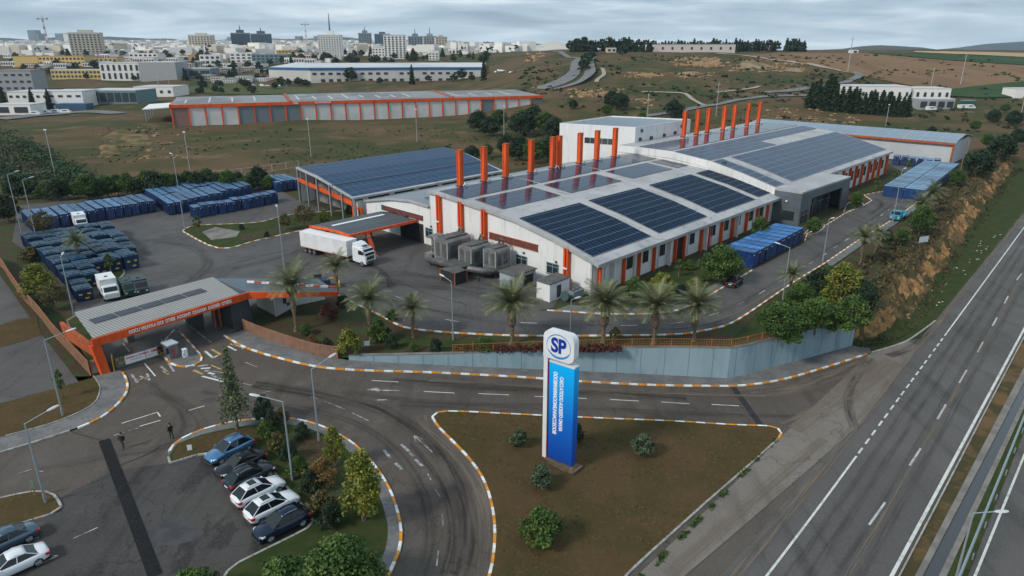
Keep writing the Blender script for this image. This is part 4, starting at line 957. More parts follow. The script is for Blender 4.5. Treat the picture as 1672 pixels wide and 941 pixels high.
mb = MB(); I = [q.lerp(cc, .1) + Vector((0, 0, 15.95)) for q in (BC[0], BC[3], BC[2], BC[1])]
mb.quad(*I, 0, [(0, 0), (26, 0), (26, 19), (0, 19)]); part('solar_array', mb, pv_flat, wb_)
e = (BC[1] - BC[0]); nrm = Vector((e.y, -e.x, 0)).normalized() * -1
if nrm.dot(Vector((0, -1, 0))) < 0: nrm = -nrm
for k in range(5):
    a = BC[0] + e * (.27 + .078 * k); b = a + e * .07; mb = MB()
    mb.hexa([a + Vector((0, 0, 11.2)), b + Vector((0, 0, 11.2)), b + nrm * .12 + Vector((0, 0, 11.2)), a + nrm * .12 + Vector((0, 0, 11.2))], [a + Vector((0, 0, 12.7)), b + Vector((0, 0, 12.7)), b + nrm * .12 + Vector((0, 0, 12.7)), a + nrm * .12 + Vector((0, 0, 12.7))])
    part('window', mb, glass, wb_)
e2 = (BC[3] - BC[0]); n2 = Vector((e2.y, -e2.x, 0)).normalized()
for u, z, w in ((.08, 12.8, .8), (.27, 12.7, .9), (.5, 12.8, .8), (.7, 13.0, .9), (.82, 14.6, .7), (.1, 15, .5)):
    a = BC[0] + e2 * u; mb = MB(); mb.box((a.x + n2.x * .2, a.y + n2.y * .2, z), (w, .5, .8), ROT_A); part('vent_box', mb, dark_grey, wb_)
# dark entrance block
en = thing('entrance_block', 'dark grey clad entrance block with white roof and wide glazed porch', 'building', F(72, -3))
EB = [F(65.6, -.1), F(65.4, -6.2), F(92.5, -7.2), F(92.8, -.1)]
zt = 6.9
mb = MB(); a, b, c, d = EB
def wallseg(mb, p, q, z0, z1, th=.35):
    n = Vector((-(q - p).y, (q - p).x, 0)).normalized() * th
    mb.hexa([(p.x, p.y, z0), (q.x, q.y, z0), (q.x + n.x, q.y + n.y, z0), (p.x + n.x, p.y + n.y, z0)], [(p.x, p.y, z1), (q.x, q.y, z1), (q.x + n.x, q.y + n.y, z1), (p.x + n.x, p.y + n.y, z1)])
wallseg(mb, a, b, -.1, zt); f_ = lambda u: b.lerp(c, u)
wallseg(mb, b, f_(.2), -.1, zt); wallseg(mb, f_(.2), f_(.84), 5.2, zt); wallseg(mb, f_(.84), c, -.1, zt); wallseg(mb, c, d, -.1, zt)
part('wall', mb, panel_grey, en)
mb = MB(); mb.hexa([q + Vector((0, 0, zt)) for q in (a, b, c, d)], [q + Vector((0, 0, zt + .35)) for q in (a, b, c, d)]); part('roof', mb, white_roof, en)
mb = MB(); mb.hexa([q + (F(0, 1) - F(0, 0)) * 2.2 for q in (f_(.2), f_(.84))] + [q + (F(0, 1) - F(0, 0)) * 2.5 for q in (f_(.84), f_(.2))], [q + (F(0, 1) - F(0, 0)) * 2.2 + Vector((0, 0, 5.2)) for q in (f_(.2), f_(.84))] + [q + (F(0, 1) - F(0, 0)) * 2.5 + Vector((0, 0, 5.2)) for q in (f_(.84), f_(.2))]); part('porch_glazing', mb, glass, en)
for u in (.28, .44, .6, .76):
    p = f_(u) + (F(0, 1) - F(0, 0)) * 2.1; mb = MB(); mb.box((p.x, p.y, 2.6), (.12, .12, 5.2), ROT_A); mb.box((p.x, p.y, 2.8), (3.6, .1, .1), ROT_A); part('mullion', mb, mid_grey, en)
for u in (.03, .1):
    p = f_(u + .03); mb = MB(); mb.box((p.x, p.y, 1.7), (1.3, .2, 2.6), ROT_A - .03); part('window', mb, glass, en)
mb = MB(); p = a.lerp(b, .6); mb.box((p.x, p.y, 1.9), (.2, 2.6, 2.0), ROT_A); part('window', mb, glass, en)
mb = MB(); p = b.lerp(a, .5); mb.box((p.x - .2, p.y - .2, 5.0), (.3, .35, .3), ROT_A); part('wall_lamp', mb, white_paint, en)
mb = MB()
for k in range(1, 6): wallseg(mb, a + Vector((-.01, -.012, 0)), b + Vector((-.01, -.012, 0)), k * 1.15, k * 1.15 + .03, .02); wallseg(mb, b + Vector((.01, -.012, 0)), f_(.2) + Vector((.01, -.012, 0)), k * 1.15, k * 1.15 + .03, .02)
part('cladding_joint', mb, dark_grey, en)
# solar canopy hall on the left
ch = thing('canopy_hall', 'open sided hall with one big sloping roof of blue solar panels', 'building', F(0, 78))
RW = [(93.6, 1.2, 49.5, 8.6), (81, -.6, 47.2, 8.25), (62.4, -2.6, 43.2, 6.25)]
mb = MB(); pm = MB()
for (s0, ta, tb, z0), (s1, tc, td, z1) in zip(RW, RW[1:]):
    mb.hexa([F(ta, s0, z0 - .4), F(tc, s1, z1 - .4), F(td, s1, z1 - .4), F(tb, s0, z0 - .4)], [F(ta, s0, z0), F(tc, s1, z1), F(td, s1, z1), F(tb, s0, z0)])
    pm.quad(F(ta + .5, s0 - (.4 if s0 > 90 else 0), z0 + .1), F(tc + .5, s1 + (.9 if s1 < 70 else 0), z1 + .1), F(td - .5, s1 + (.9 if s1 < 70 else 0), z1 + .1), F(tb - .5, s0 - (.4 if s0 > 90 else 0), z0 + .1), 0, [(0, 93 - s0), (0, 93 - s1), (46, 93 - s1), (48, 93 - s0)])
part('roof', mb, white_roof, ch); part('solar_array', pm, pv_blue, ch)
mb = MB(); mb.hexa([F(-2.2, 72.2, 7.5), F(45, 72.2, 7.5), F(45, 72.5, 7.5), F(-2.2, 72.5, 7.5)], [F(-1.4, 72.2, 7.5), F(45, 72.2, 7.5), F(45, 72.5, 7.56), F(-1.4, 72.5, 7.56)]); part('gutter', mb, dark_grey, ch)
for s, t, z in ((62.8, -2.2, 5.9), (68.4, -1.6, 6.5), (74.4, -1., 7.2), (81, -.4, 7.9), (87, .4, 8.1), (93.2, 1.4, 8.2)):
    mb = MB(); fbox(mb, t, s, z / 2, .4, .4, z); part('post', mb, lamp_metal, ch)
mb = MB(); mb.hexa([F(-1.9, 64, 4.2), F(1.2, 93.2, 5.2), F(1.5, 93.2, 5.2), F(-1.6, 64, 4.2)], [F(-1.9, 64, 5.2), F(1.2, 93.2, 6.1), F(1.5, 93.2, 6.1), F(-1.6, 64, 5.2)]); part('orange_band', mb, orange, ch)
mb = MB(); mb.hexa([F(4, 66, 0), F(5.5, 93, 0), F(5.8, 93, 0), F(4.3, 66, 0)], [F(4, 66, 6), F(5.5, 93, 8), F(5.8, 93, 8), F(4.3, 66, 6)]); part('inner_wall', mb, mat('inner_wall', (.2, .2, .2), .85, col2=(.12, .12, .12), scale=.6), ch)
mb = MB(); mb.hexa([F(2, 93, -.1), F(49, 93, -.1), F(49, 93.3, -.1), F(2, 93.3, -.1)], [F(2, 93, 8.1), F(49, 93, 8.1), F(49, 93.3, 8.1), F(2, 93.3, 8.1)]); mb.hexa([F(-1, 63.4, -.1), F(42.5, 63.4, -.1), F(42.5, 63.7, -.1), F(-1, 63.7, -.1)], [F(-1, 63.4, 5.2), F(42.5, 63.4, 5.2), F(42.5, 63.7, 5.2), F(-1, 63.7, 5.2)]); part('rear_wall', mb, white_wall, ch)
for k in range(18):
    mb = MB(); fbox(mb, 1 + k * 2.35, 63.2, 5.55, 1.35, .2, .5); part('clerestory_window', mb, glass if k % 3 else white_paint, ch)
# orange framed portal and bin in the gap
pt = thing('portal_frame', 'orange framed doorway between the canopy hall and the white wing', 'doorway', F(-1.2, 64))
mb = MB(); fbox(mb, -1.0, 61.9, 1.9, .4, .35, 3.8); fbox(mb, -1.0, 65.2, 1.9, .4, .35, 3.8); fbox(mb, -1.0, 63.55, 3.7, .4, 3.6, .35); part('frame', mb, orange, pt)
mb = MB(); fbox(mb, -.9, 63.55, 1.8, .12, 3.0, 3.4); part('door', mb, dark_grey, pt)
# loading canopy
lc = thing('loading_canopy', 'flat loading canopy with orange edge and tapered orange posts beside the white truck', 'canopy', F(-10, 47))
CV = [(43.6, 4.4), (46.5, 4.68), (50.5, 4.72), (54.4, 4.5)]
mb = MB(); tr = MB()
for (s0, z0), (s1, z1) in zip(CV, CV[1:]):
    mb.hexa([F(-15.6 - (s0 - 43.6) * .17, s0, z0 - .15), F(-.2, s0, z0 - .15), F(-1.2, s1, z1 - .15), F(-15.6 - (s1 - 43.6) * .17, s1, z1 - .15)], [F(-15.6 - (s0 - 43.6) * .17, s0, z0), F(-.2, s0, z0), F(-1.2, s1, z1), F(-15.6 - (s1 - 43.6) * .17, s1, z1)])
    q0, q1 = -15.6 - (s0 - 43.6) * .17, -15.6 - (s1 - 43.6) * .17; tr.hexa([F(q0 - .25, s0, z0 - .36), F(q0, s0, z0 - .36), F(q1, s1, z1 - .36), F(q1 - .25, s1, z1 - .36)], [F(q0 - .25, s0, z0 + .08), F(q0, s0, z0 + .08), F(q1, s1, z1 + .08), F(q1 - .25, s1, z1 + .08)])
part('roof', mb, mat_rib('canopy_sheet', (.055, .065, .08), (.09, .1, .115), ROT_A, .6, .45), lc)
fbox(tr, -8.0, 43.45, 4.25, 15.7, .28, .5); part('fascia', tr, orange, lc)
mb = MB(); mb.hexa([F(-15, 50, 4.73), F(-3, 50.3, 4.73), F(-3, 51.1, 4.73), F(-15, 50.8, 4.73)], [F(-15, 50, 4.8), F(-3, 50.3, 4.8), F(-3, 51.1, 4.8), F(-15, 50.8, 4.8)]); part('rooflight', mb, white_paint, lc)
for t, s in ((-11.9, 43.75), (-11.6, 48.8), (-5, 53), (-14.5, 53.6)):
    k = 2.6 if s == 43.75 else 0; mb = MB(); mb.hexa([F(t - .22, s - .22 - k, 0), F(t + .22, s - .22 - k, 0), F(t + .22, s + .22 - k, 0), F(t - .22, s + .22 - k, 0)], [F(t - .4, s - .3, 4.2), F(t + .4, s - .3, 4.2), F(t + .4, s + .3, 4.2), F(t - .4, s + .3, 4.2)]); fbox(mb, t, s - k, .1, .9, .9, .2, 1); fbox(mb, t, s - .05 - k * .2, 3.4, .75, .65, .25, 1); part('post', mb, [orange, concrete], lc)
# far rear shed with curved panel roof
rs = thing('rear_shed', 'long grey walled shed with curved panelled roof and red eaves at the far right', 'building', F(190, 0))
t0, t1, s0, s1 = 180, 206, 62, -10.5
mb = MB(); mb.hexa([F(t0, s1, 0), F(t1, s1, 0), F(t1, s0, 0), F(t0, s0, 0)], [F(t0, s1, 7), F(t1, s1, 7), F(t1, s0, 7), F(t0, s0, 7)]); part('wall', mb, mat('shed_wall', (.4, .42, .44), .7, col2=(.46, .48, .5), scale=.1), rs)
mb = MB(); pts = [(t0 - .8, 7.0), (t0 + 4, 7.9), (t0 + 13, 8.8), (t1 - 4, 7.9), (t1 + .8, 7)]
for (a, za), (b, zb) in zip(pts, pts[1:]): mb.quad(F(a, s1 - .6, za + .05), F(a, s0, za + .05), F(b, s0, zb + .05), F(b, s1 - .6, zb + .05), 0, [(0, a), (72, a), (72, b), (0, b)]); mb.hexa([F(a, s1 - .6, za - .3), F(a, s0, za - .3), F(b, s0, zb - .3), F(b, s1 - .6, zb - .3)], [F(a, s1 - .6, za), F(a, s0, za), F(b, s0, zb), F(b, s1 - .6, zb)], 1)
part('roof', mb, [mat_grid('shed_panels', (.1, .15, .2), (.28, .33, .38), 5.2, 4.2, .12, .12, rough=.25, base2=(.12, .17, .23)), white_roof], rs)
mb = MB(); fbox(mb, t0 - .9, 25.7, 6.75, .25, 73, .7); part('fascia', mb, rust_orange, rs)
mb = MB(); fbox(mb, t0 - .5, s1 - .2, 3.4, .5, .5, 7); part('pilaster', mb, rust_orange, rs)
# ================================================================ GATEHOUSE
gh = thing('gatehouse', 'gatehouse with ribbed metal roof and orange fascia lettered in white over the entrance', 'gatehouse', Y(280, 560))
za, zb = 4.75, 5.05
gA, gB, gC, gD = [Vector((*G(*p, 4.75), 0)) for p in ((152, 552), (122, 513), (348, 455), (391, 480))]
mb = MB(); mb.hexa([q + Vector((0, 0, z)) for q, z in ((gA, 4.55), (gD, 4.55), (gC, 4.8), (gB, 4.8))], [q + Vector((0, 0, z)) for q, z in ((gA, 4.75), (gD, 4.75), (gC, 5.0), (gB, 5.0))])
ax = (gD - gA).normalized(); rot = math.atan2(ax.y, ax.x); nr = Vector((-ax.y, ax.x, 0)); W_ = (gD - gA).length
part('roof', mb, mat_rib('gate_roof', (.3, .295, .285), (.4, .39, .375), rot, .38, .6, .15), gh)
def gp(u, v, z): return gA + ax * u + nr * v + Vector((0, 0, z))
mb = MB()
for k in range(5):
    a = 1.9 + k * 2.9; mb.quad(gp(a, 4.0, 4.98), gp(a + 2.7, 4.0, 4.98), gp(a + 2.7, 5.6, 5.02), gp(a, 5.6, 5.02), 0, [(0, 0), (5.4, 0), (5.4, 3.6), (0, 3.6)])
    mb.hexa([gp(a, 4.0, 4.88), gp(a + 2.7, 4.0, 4.88), gp(a + 2.7, 5.6, 4.92), gp(a, 5.6, 4.92)], [gp(a, 4.0, 4.96), gp(a + 2.7, 4.0, 4.96), gp(a + 2.7, 5.6, 5.0), gp(a, 5.6, 5.0)], 1)
part('solar_array', mb, [mat_grid('gate_cells', (.03, .04, .055), (.12, .13, .14), .55, .9, .05, .05, rough=.4, coat=0., spec=.08), mid_grey], gh)
wing_end = Vector((*G(552, 476, 4.2), 0)); wing_b = Vector((*G(520, 455, 4.2), 0))
def bar(p, q, z0, z1, th, z0b=None, z1b=None):
    m = MB(); n = Vector((-(q - p).y, (q - p).x, 0)).normalized() * th; z0b = z0 if z0b is None else z0b; z1b = z1 if z1b is None else z1b
    m.hexa([(p.x, p.y, z0), (q.x, q.y, z0b), (q.x + n.x, q.y + n.y, z0b), (p.x + n.x, p.y + n.y, z0)], [(p.x, p.y, z1), (q.x, q.y, z1b), (q.x + n.x, q.y + n.y, z1b), (p.x + n.x, p.y + n.y, z1)]); return m
fa = part('fascia', bar(gA - nr * .3 - ax * .3, gD - nr * .3 + ax * 1.2, 3.75, 4.7, .26), orange, gh)
part('wing_fascia', bar(gD - nr * .3 + ax * 1.2, wing_end, 3.75, 4.7, .26, 3.5, 4.1), orange, gh)
mb = MB(); p = [gD - nr * .05 + ax * 1.0, wing_end + Vector((0, .3, 0)), wing_b, gC + ax * .3]; zz = [4.4, 3.95, 4.1, 4.7]; mb.hexa([Vector((q.x, q.y, z - .15)) for q, z in zip(p, zz)], [Vector((q.x, q.y, z)) for q, z in zip(p, zz)]); part('wing_roof', mb, mat_rib('wing_sheet', (.1, .14, .18), (.15, .19, .23), rot, .5, .45), gh)
mb = MB(); q = gA + ax * .2
for v in (.1,): mb.hexa([gp(.1, -.1, 0), gp(1.0, -.1, 0), gp(1.0, .7, 0), gp(.1, .7, 0)], [gp(-.4, -.1, 3.8), gp(.6, -.1, 3.8), gp(.6, .7, 3.8), gp(-.4, .7, 3.8)])
part('post', mb, orange, gh)
mb = MB(); mb.hexa([gp(-.1, .7, 2.2), gp(.3, .7, 2.2), gp(.3, 8.4, 2.6), gp(-.1, 8.4, 2.6)], [gp(-.3, .7, 3.9), gp(.1, .7, 3.9), gp(.1, 8.4, 4.7), gp(-.3, 8.4, 4.7)]); part('side_panel', mb, rust_orange, gh)
mb = MB(); mb.hexa([gp(W_ - 1.4, .2, 0), gp(W_ + 1.6, .2, 0), gp(W_ + 1.6, 5.5, 0), gp(W_ - 1.4, 5.5, 0)], [gp(W_ - 1.4, .2, 4.6), gp(W_ + 1.2, .2, 4.6), gp(W_ + 1.2, 5.5, 4.7), gp(W_ - 1.4, 5.5, 4.7)]); part('guard_room', mb, mat('slate', (.045, .05, .06), .6, col2=(.06, .065, .075), scale=.5), gh)
for u, w in ((W_ - 2.7, .25), (W_ - 1.9, .25)):
    mb = MB(); mb.box(gp(u, 2.5, 2.2), (w, w, 4.4), rot); part('post', mb, rust_orange, gh)
mb = MB(); mb.box(gp(W_ - 3.9, 5.5, 2.3), (.3, 4.5, 4.6), rot); part('post', mb, dark_grey, gh)
mb = MB(); mb.box(gp(6.7, 7.4, 2.3), (.9, 1.1, 4.6), rot); part('post', mb, concrete, gh)
mb = MB(); a_, b_ = Vector((*G(404, 463, 4.6), 4.75)), Vector((*G(548, 470, 4.4), 4.35))
for k in range(12): c0, c1 = a_.lerp(b_, k / 12), a_.lerp(b_, (k + 1) / 12); d_ = Vector((0, .16, 0)); mb.hexa([c0 - d_, c1 - d_, c1 + d_, c0 + d_], [q + Vector((0, 0, .24)) for q in (c0 - d_, c1 - d_, c1 + d_, c0 + d_)], k % 2)
part('striped_rail', mb, [kerb_white, mat('stripe_red', (.45, .07, .03), .6)], gh)
p = Y(452, 517); q = Y(484, 499); r_ = Y(531, 489)
part('wing_wall', bar(p, q, 0, 2.6, .25), mat('wing_white', (.55, .58, .6), .7), gh); part('wing_wall', bar(q, r_, 0, 2.0, .25), mat('wing_white', (.55, .58, .6), .7), gh)
p2 = Y(420, 500); part('wing_wall', bar(p2, p, 0, 2.5, .25), mat('wing_cream', (.45, .43, .39), .7), gh)
mb = MB(); c = p.lerp(q, .42); mb.box((c.x, c.y - .15, 1.7), (.7, .1, .8), .5); part('window', mb, glass, gh)
mb = MB(); c = p.lerp(q, .58); mb.box((c.x, c.y - .14, .95), (1.6, .06, .45), .5); part('notice', mb, dark_grey, gh)
def text(body, name, size, m, parent, origin, xdir, zdir, ext=.03, bold=0., align='LEFT', sx=1., fit=0.):
    cu = bpy.data.curves.new(name, 'FONT'); cu.body = body; cu.size = size; cu.extrude = ext; cu.offset = bold; cu.align_x = align; cu.align_y = 'CENTER'; cu.space_character = 1.0
    o = bpy.data.objects.new('tmp', cu); COL.objects.link(o); bpy.context.view_layer.update()
    me = bpy.data.meshes.new_from_object(o.evaluated_get(bpy.context.evaluated_depsgraph_get())); bpy.data.objects.remove(o)
    if fit: sx = fit / max(v.co.x for v in me.vertices)
    xd = Vector(xdir).normalized(); zd = Vector(zdir).normalized(); yd = xd.cross(zd) * -1; n = xd.cross(zd)
    M = Matrix(((xd.x * sx, zd.x, n.x, origin[0]), (xd.y * sx, zd.y, n.y, origin[1]), (xd.z * sx, zd.z, n.z, origin[2]), (0, 0, 0, 1)))
    me.transform(WM[parent.name] @ M); me.materials.clear(); me.materials.append(m)
    w = bpy.data.objects.new(name, me); COL.objects.link(w); w.parent = parent; WM[w.name] = WM[parent.name]; return w
lt = mat('letter_white', (.82, .82, .82), .5)
text("OOCLI VEUHYLA OOI  OTIIEE  AOOSHI'I  COOOEI/I  DOOIEEI  OTEEES", 'lettering', .58, lt, fa, gp(W_ * .2, -.36, 4.22), ax, (0, 0, 1), .03, .012, fit=W_ * .72)
# sliding gate with banners
sg = thing('sliding_gate', 'white banner covered sliding gate across the left entrance lane', 'gate', Y(230, 595))
ga, gb = Y(191, 603), Y(272, 578); gd = (gb - ga); gr2 = math.atan2(gd.y, gd.x); gl = gd.length; gn = Vector((gd.y, -gd.x, 0)).normalized()
mb = MB(); c = (ga + gb) / 2
for z in (.15, 1.35): mb.box((c.x, c.y, z), (gl, .1, .1), gr2)
for k in range(9): q = ga.lerp(gb, k / 8); mb.box((q.x, q.y, .75), (.08, .08, 1.3), gr2)
part('gate_frame', mb, mid_grey, sg)
for a, b, m, nm in ((.01, .17, mat('banner_dark', (.1, .085, .05), .6, col2=(.3, .26, .14), scale=2.5, lo=.45, hi=.6), 'picture_banner'), (.175, .575, white_paint, 'banner'), (.59, .82, white_paint, 'banner'), (.825, .99, mat('banner_black', (.03, .03, .028), .6, col2=(.35, .25, .04), scale=2.2, lo=.5, hi=.62), 'picture_banner')):
    q0 = ga.lerp(gb, a) + gn * .09; q1 = ga.lerp(gb, b) + gn * .09; bn = part(nm, bar(q0, q1, .25, 1.3, -.03), m, sg)
    if nm == 'banner':
        red = mat('banner_red', (.6, .03, .03), .6); gd1 = gd.normalized()
        if b < .6: text('SOOEA A TCOEOAI', 'lettering', .3, red, bn, q0.lerp(q1, .05) + gn * .05 + Vector((0, 0, 1.02)), gd1, (0, 0, 1), .01, .01); text('ooceoe aeooi eceoi', 'lettering', .17, mat('ink', (.1, .1, .12), .7), bn, q0.lerp(q1, .25) + gn * .05 + Vector((0, 0, .68)), gd1, (0, 0, 1), .006)
        else: text('OEEI', 'lettering', .36, red, bn, q0.lerp(q1, .45) + gn * .05 + Vector((0, 0, 1.0)), gd1, (0, 0, 1), .01, .02); text('coeoo eoc', 'lettering', .15, mat('ink', (.1, .1, .12), .7), bn, q0.lerp(q1, .1) + gn * .05 + Vector((0, 0, .6)), gd1, (0, 0, 1), .006)
def hoop(label, p, ang, m):
    t = thing('gate_post', label, 'gate post', p); mb = MB(); d = Vector((math.cos(ang), math.sin(ang), 0)) * .45
    mb.tube([p - d, p - d + Vector((0, 0, 1.75)), p - d * .6 + Vector((0, 0, 1.95)), p + d * .6 + Vector((0, 0, 1.95)), p + d + Vector((0, 0, 1.75)), p + d], .06, 6); part('frame', mb, m, t)
    mb = MB(); mb.box((p.x, p.y, .95), (.75, .05, 1.5), ang); part('panel', mb, mat('hoop_panel', (.3, .2, .07), .7), t); return t
yel = mat('gate_yellow', (.55, .34, .05), .5)
hoop('yellow hooped gate post at the left end of the banner gate', Y(187, 604), gr2 + 1.2, yel); hoop('yellow hooped gate post between the banner gate and the ticket booth', Y(269, 580), gr2 + 1.2, yel)
bt = thing('ticket_booth', 'narrow grey ticket booth on the striped traffic island under the gatehouse', 'booth', Y(281, 585))
mb = MB(); c = Y(281, 584); mb.box((c.x, c.y, .95), (1.1, 1.5, 1.9), rot); part('body', mb, mid_grey, bt); mb = MB(); mb.box((c.x, c.y, 1.98), (1.35, 1.75, .14), rot); part('roof', mb, mat('booth_roof', (.45, .5, .54), .4), bt)
mb = MB(); mb.box((c.x + .2, c.y - .72, 1.25), (.8, .1, .8), rot); part('window', mb, glass, bt); mb = MB(); mb.box((c.x + .55, c.y - .4, .8), (.12, .5, 1.3), rot); part('red_stripe', mb, mat('sign_red', (.5, .05, .05), .5), bt)
bm_ = thing('barrier_box', 'white and red barrier machine on the striped traffic island', 'barrier', Y(303, 585))
mb = MB(); c = Y(303, 584); mb.box((c.x, c.y, .55), (.45, .55, 1.1), rot); mb.box((c.x, c.y, 1.14), (.5, .6, .08), rot); part('body', mb, white_paint, bm_); mb = MB(); mb.box((c.x + .05, c.y - .3, .7), (.2, .06, .7), rot); part('panel', mb, mat('sign_red', (.5, .05, .05), .5), bm_)
mb = MB(); mb.tube([(c.x, c.y - .1, 1.0), (c.x + .5, c.y - 1.6, .95)], .05, 6); part('arm', mb, white_paint, bm_)
P3 = smooth_line([Y(*p) for p in [(285, 540), (268, 560), (268, 580), (276, 592), (292, 599), (312, 599), (327, 592), (329, 583), (318, 570), (302, 552), (290, 540)]], 4)
sheet('traffic_island', [xy(p) for p in P3], paving, .12); kerb('kerb', P3, zero, w=.24)
pb = thing('planter_box', 'long low brown planter with green turf beside the left gatehouse post', 'planter', Y(148, 580))
PB = [Y(150, 612), Y(174, 606), Y(132, 528), Y(112, 540)]
mb = MB(); mb.hexa(PB, [q + Vector((0, 0, 1.55)) for q in PB]); part('body', mb, fence_mesh, pb)
mb = MB(); c = sum(PB, Vector()) / 4; mb.quad(*[q.lerp(c, .08) + Vector((0, 0, 1.57)) for q in PB]); part('turf', mb, green_grass, pb)
mb = MB(); a, b = PB[0], PB[1]; d = (b - a).normalized(); n = Vector((d.y, -d.x, 0)) * .03; mb.hexa([a.lerp(b, .12) + n + Vector((0, 0, .15)), a.lerp(b, .88) + n + Vector((0, 0, .15)), a.lerp(b, .88) + Vector((0, 0, .15)), a.lerp(b, .12) + Vector((0, 0, .15))], [a.lerp(b, .12) + n + Vector((0, 0, 1.4)), a.lerp(b, .88) + n + Vector((0, 0, 1.4)), a.lerp(b, .88) + Vector((0, 0, 1.4)), a.lerp(b, .12) + Vector((0, 0, 1.4))]); part('front_panel', mb, concrete, pb)
# ================================================================ SIGN PYLON
S0 = L(916, 764); zz0 = S0.z + .12
da = (L(938, 770) - L(888, 745)); rot_s = math.atan2(da.y, da.x)
pyl = thing('pylon_sign', 'tall white and blue pylon sign with SP emblem standing on the grass island', 'sign', (L(913, 757).x, L(913, 757).y, zz0), rot_s)
def lb(mb, x, y, z, sx, sy, sz, mi=0): return mb.box((x, y, z), (sx, sy, sz), 0, mi)
mb = MB(); lb(mb, .1, 0, .04, 4.5, 2.1, .14); lb(mb, .2, 0, .16, 3.5, 1.25, .12, 1); part('plinth', mb, [mat('plinth', (.13, .095, .065), .9, col2=(.08, .06, .04), scale=2), mat('plinth_top', (.17, .135, .1), .9, col2=(.11, .085, .06), scale=3)], pyl, True)
def rrect(x0, x1, z0, z1, r, n=6, corners=(1, 1, 1, 1)):
    out = []
    for (cx, cz, a0), on in zip(((x1 - r, z1 - r, 0), (x0 + r, z1 - r, 90), (x0 + r, z0 + r, 180), (x1 - r, z0 + r, 270)), corners):
        if on:
            for k in range(n + 1): a = math.radians(a0 + 90 * k / n); out.append((cx + r * math.cos(a), cz + r * math.sin(a)))
        else: out.append((cx + r * (1 if a0 in (0, 270) else -1), cz + r * (1 if a0 in (0, 90) else -1)))
    return out
def plate(poly, y0, y1, mb, mi=0):
    n = len(poly); a = [(p[0], y0, p[1]) for p in poly]; b = [(p[0], y1, p[1]) for p in poly]
    mb.add(a + b, [tuple(range(n)), tuple(reversed(range(n, 2 * n)))] + [(i, n + i, n + (i + 1) % n, (i + 1) % n) for i in range(n)], mi); return mb
HT = 13.9
sil = mat('sign_silver', (.66, .67, .69), .35, col2=(.6, .61, .63), scale=.4)
hd = plate(rrect(-1.95, 1.65, 11.1, HT, .75, 6, (1, 1, 0, 1)), -.48, .48, MB()); part('head', hd, sil, pyl, True)
mb = MB(); lb(mb, -1.7, 0, 5.65, .48, .8, 11.0); part('mast', mb, sil, pyl, True)
mb = MB(); lb(mb, -1.4, -.05, 5.4, .1, .6, 10.4); part('red_edge', mb, mat('sign_maroon', (.2, .02, .04), .5), pyl, True)
grad = bpy.data.materials.new('sign_blue'); grad.use_nodes = True; nt = grad.node_tree; b_ = nt.nodes['Principled BSDF']; b_.inputs['Roughness'].default_value = .35
tc = nt.nodes.new('ShaderNodeTexCoord'); sp_ = nt.nodes.new('ShaderNodeSeparateXYZ'); mr = nt.nodes.new('ShaderNodeMapRange'); mr.inputs[1].default_value = .5; mr.inputs[2].default_value = 10.6; cr_ = nt.nodes.new('ShaderNodeValToRGB')
cr_.color_ramp.elements[0].color = (.004, .05, .32, 1); cr_.color_ramp.elements[1].color = (.0, .4, .85, 1); e_ = cr_.color_ramp.elements.new(.45); e_.color = (.003, .13, .55, 1)
nt.links.new(tc.outputs['Object'], sp_.inputs[0]); nt.links.new(sp_.outputs[2], mr.inputs[0]); nt.links.new(mr.outputs[0], cr_.inputs[0]); nt.links.new(cr_.outputs[0], b_.inputs['Base Color'])
pl_ = MB(); lb(pl_, .3, 0, 5.6, 2.95, .98, 10.3); bp_ = part('panel', pl_, grad, pyl, True)
mb = MB(); lb(mb, .3, 0, 10.83, 2.98, 1.0, .16); part('panel_cap', mb, sil, pyl, True)
Mw = WM[pyl.name].inverted()
def ltext(body, name, size, m, x, z, xd, zd, ext=.02, bold=0., align='CENTER', y=-.505, sx=1., parent=None):
    X = Mw.to_3x3() @ Vector(xd); Z = Mw.to_3x3() @ Vector(zd); return text(body, name, size, m, parent or bp_, Mw @ Vector((x, y, z)), X, Z, ext, bold, align, sx)
ltext('OOOIIMNMMAOOMIUNHACOEOOIII', 'lettering', .66, lt, -.42, 6.6, (0, 0, -1), (1, 0, 0), .02, .014, sx=.6)
ltext('CAECI ATIOOO AUOEEEO OMAVIA', 'lettering', .62, lt, .32, 6.7, (0, 0, -1), (1, 0, 0), .02, .012, sx=.58)
blue_ink = mat('emblem_blue', (.008, .03, .3), .4); sky_ink = mat('emblem_sky', (.03, .2, .5), .4)
hdo = [c for c in pyl.children if c.name.startswith('head')][0]
def ellipse_ring(cx, cz, rx, rz, w, a0, a1, n=40):
    mb = MB()
    for k in range(n):
        A = math.radians(a0 + (a1 - a0) * k / n); B = math.radians(a0 + (a1 - a0) * (k + 1) / n)
        w1 = w * math.sin(math.pi * (k / n)) ** .5 if a1 - a0 < 350 else w; w2 = w * math.sin(math.pi * ((k + 1) / n)) ** .5 if a1 - a0 < 350 else w
        pts = [(cx + rx * math.cos(A), cz + rz * math.sin(A)), (cx + rx * math.cos(B), cz + rz * math.sin(B)), (cx + (rx - w2) * math.cos(B), cz + (rz - w2) * math.sin(B)), (cx + (rx - w1) * math.cos(A), cz + (rz - w1) * math.sin(A))]
        mb.quad(*[(p[0], -.49, p[1]) for p in pts])
    return mb
part('emblem_ring', ellipse_ring(-.15, 12.5, 1.42, 1.22, .1, 20, 200), sky_ink, hdo, True); part('emblem_ring', ellipse_ring(-.15, 12.5, 1.42, 1.22, .22, 200, 345), sky_ink, hdo, True); part('emblem_ring', ellipse_ring(-.15, 12.5, 1.42, 1.22, .06, -20, 40), blue_ink, hdo, True)
pyl.scale = (.94, .85, 1)
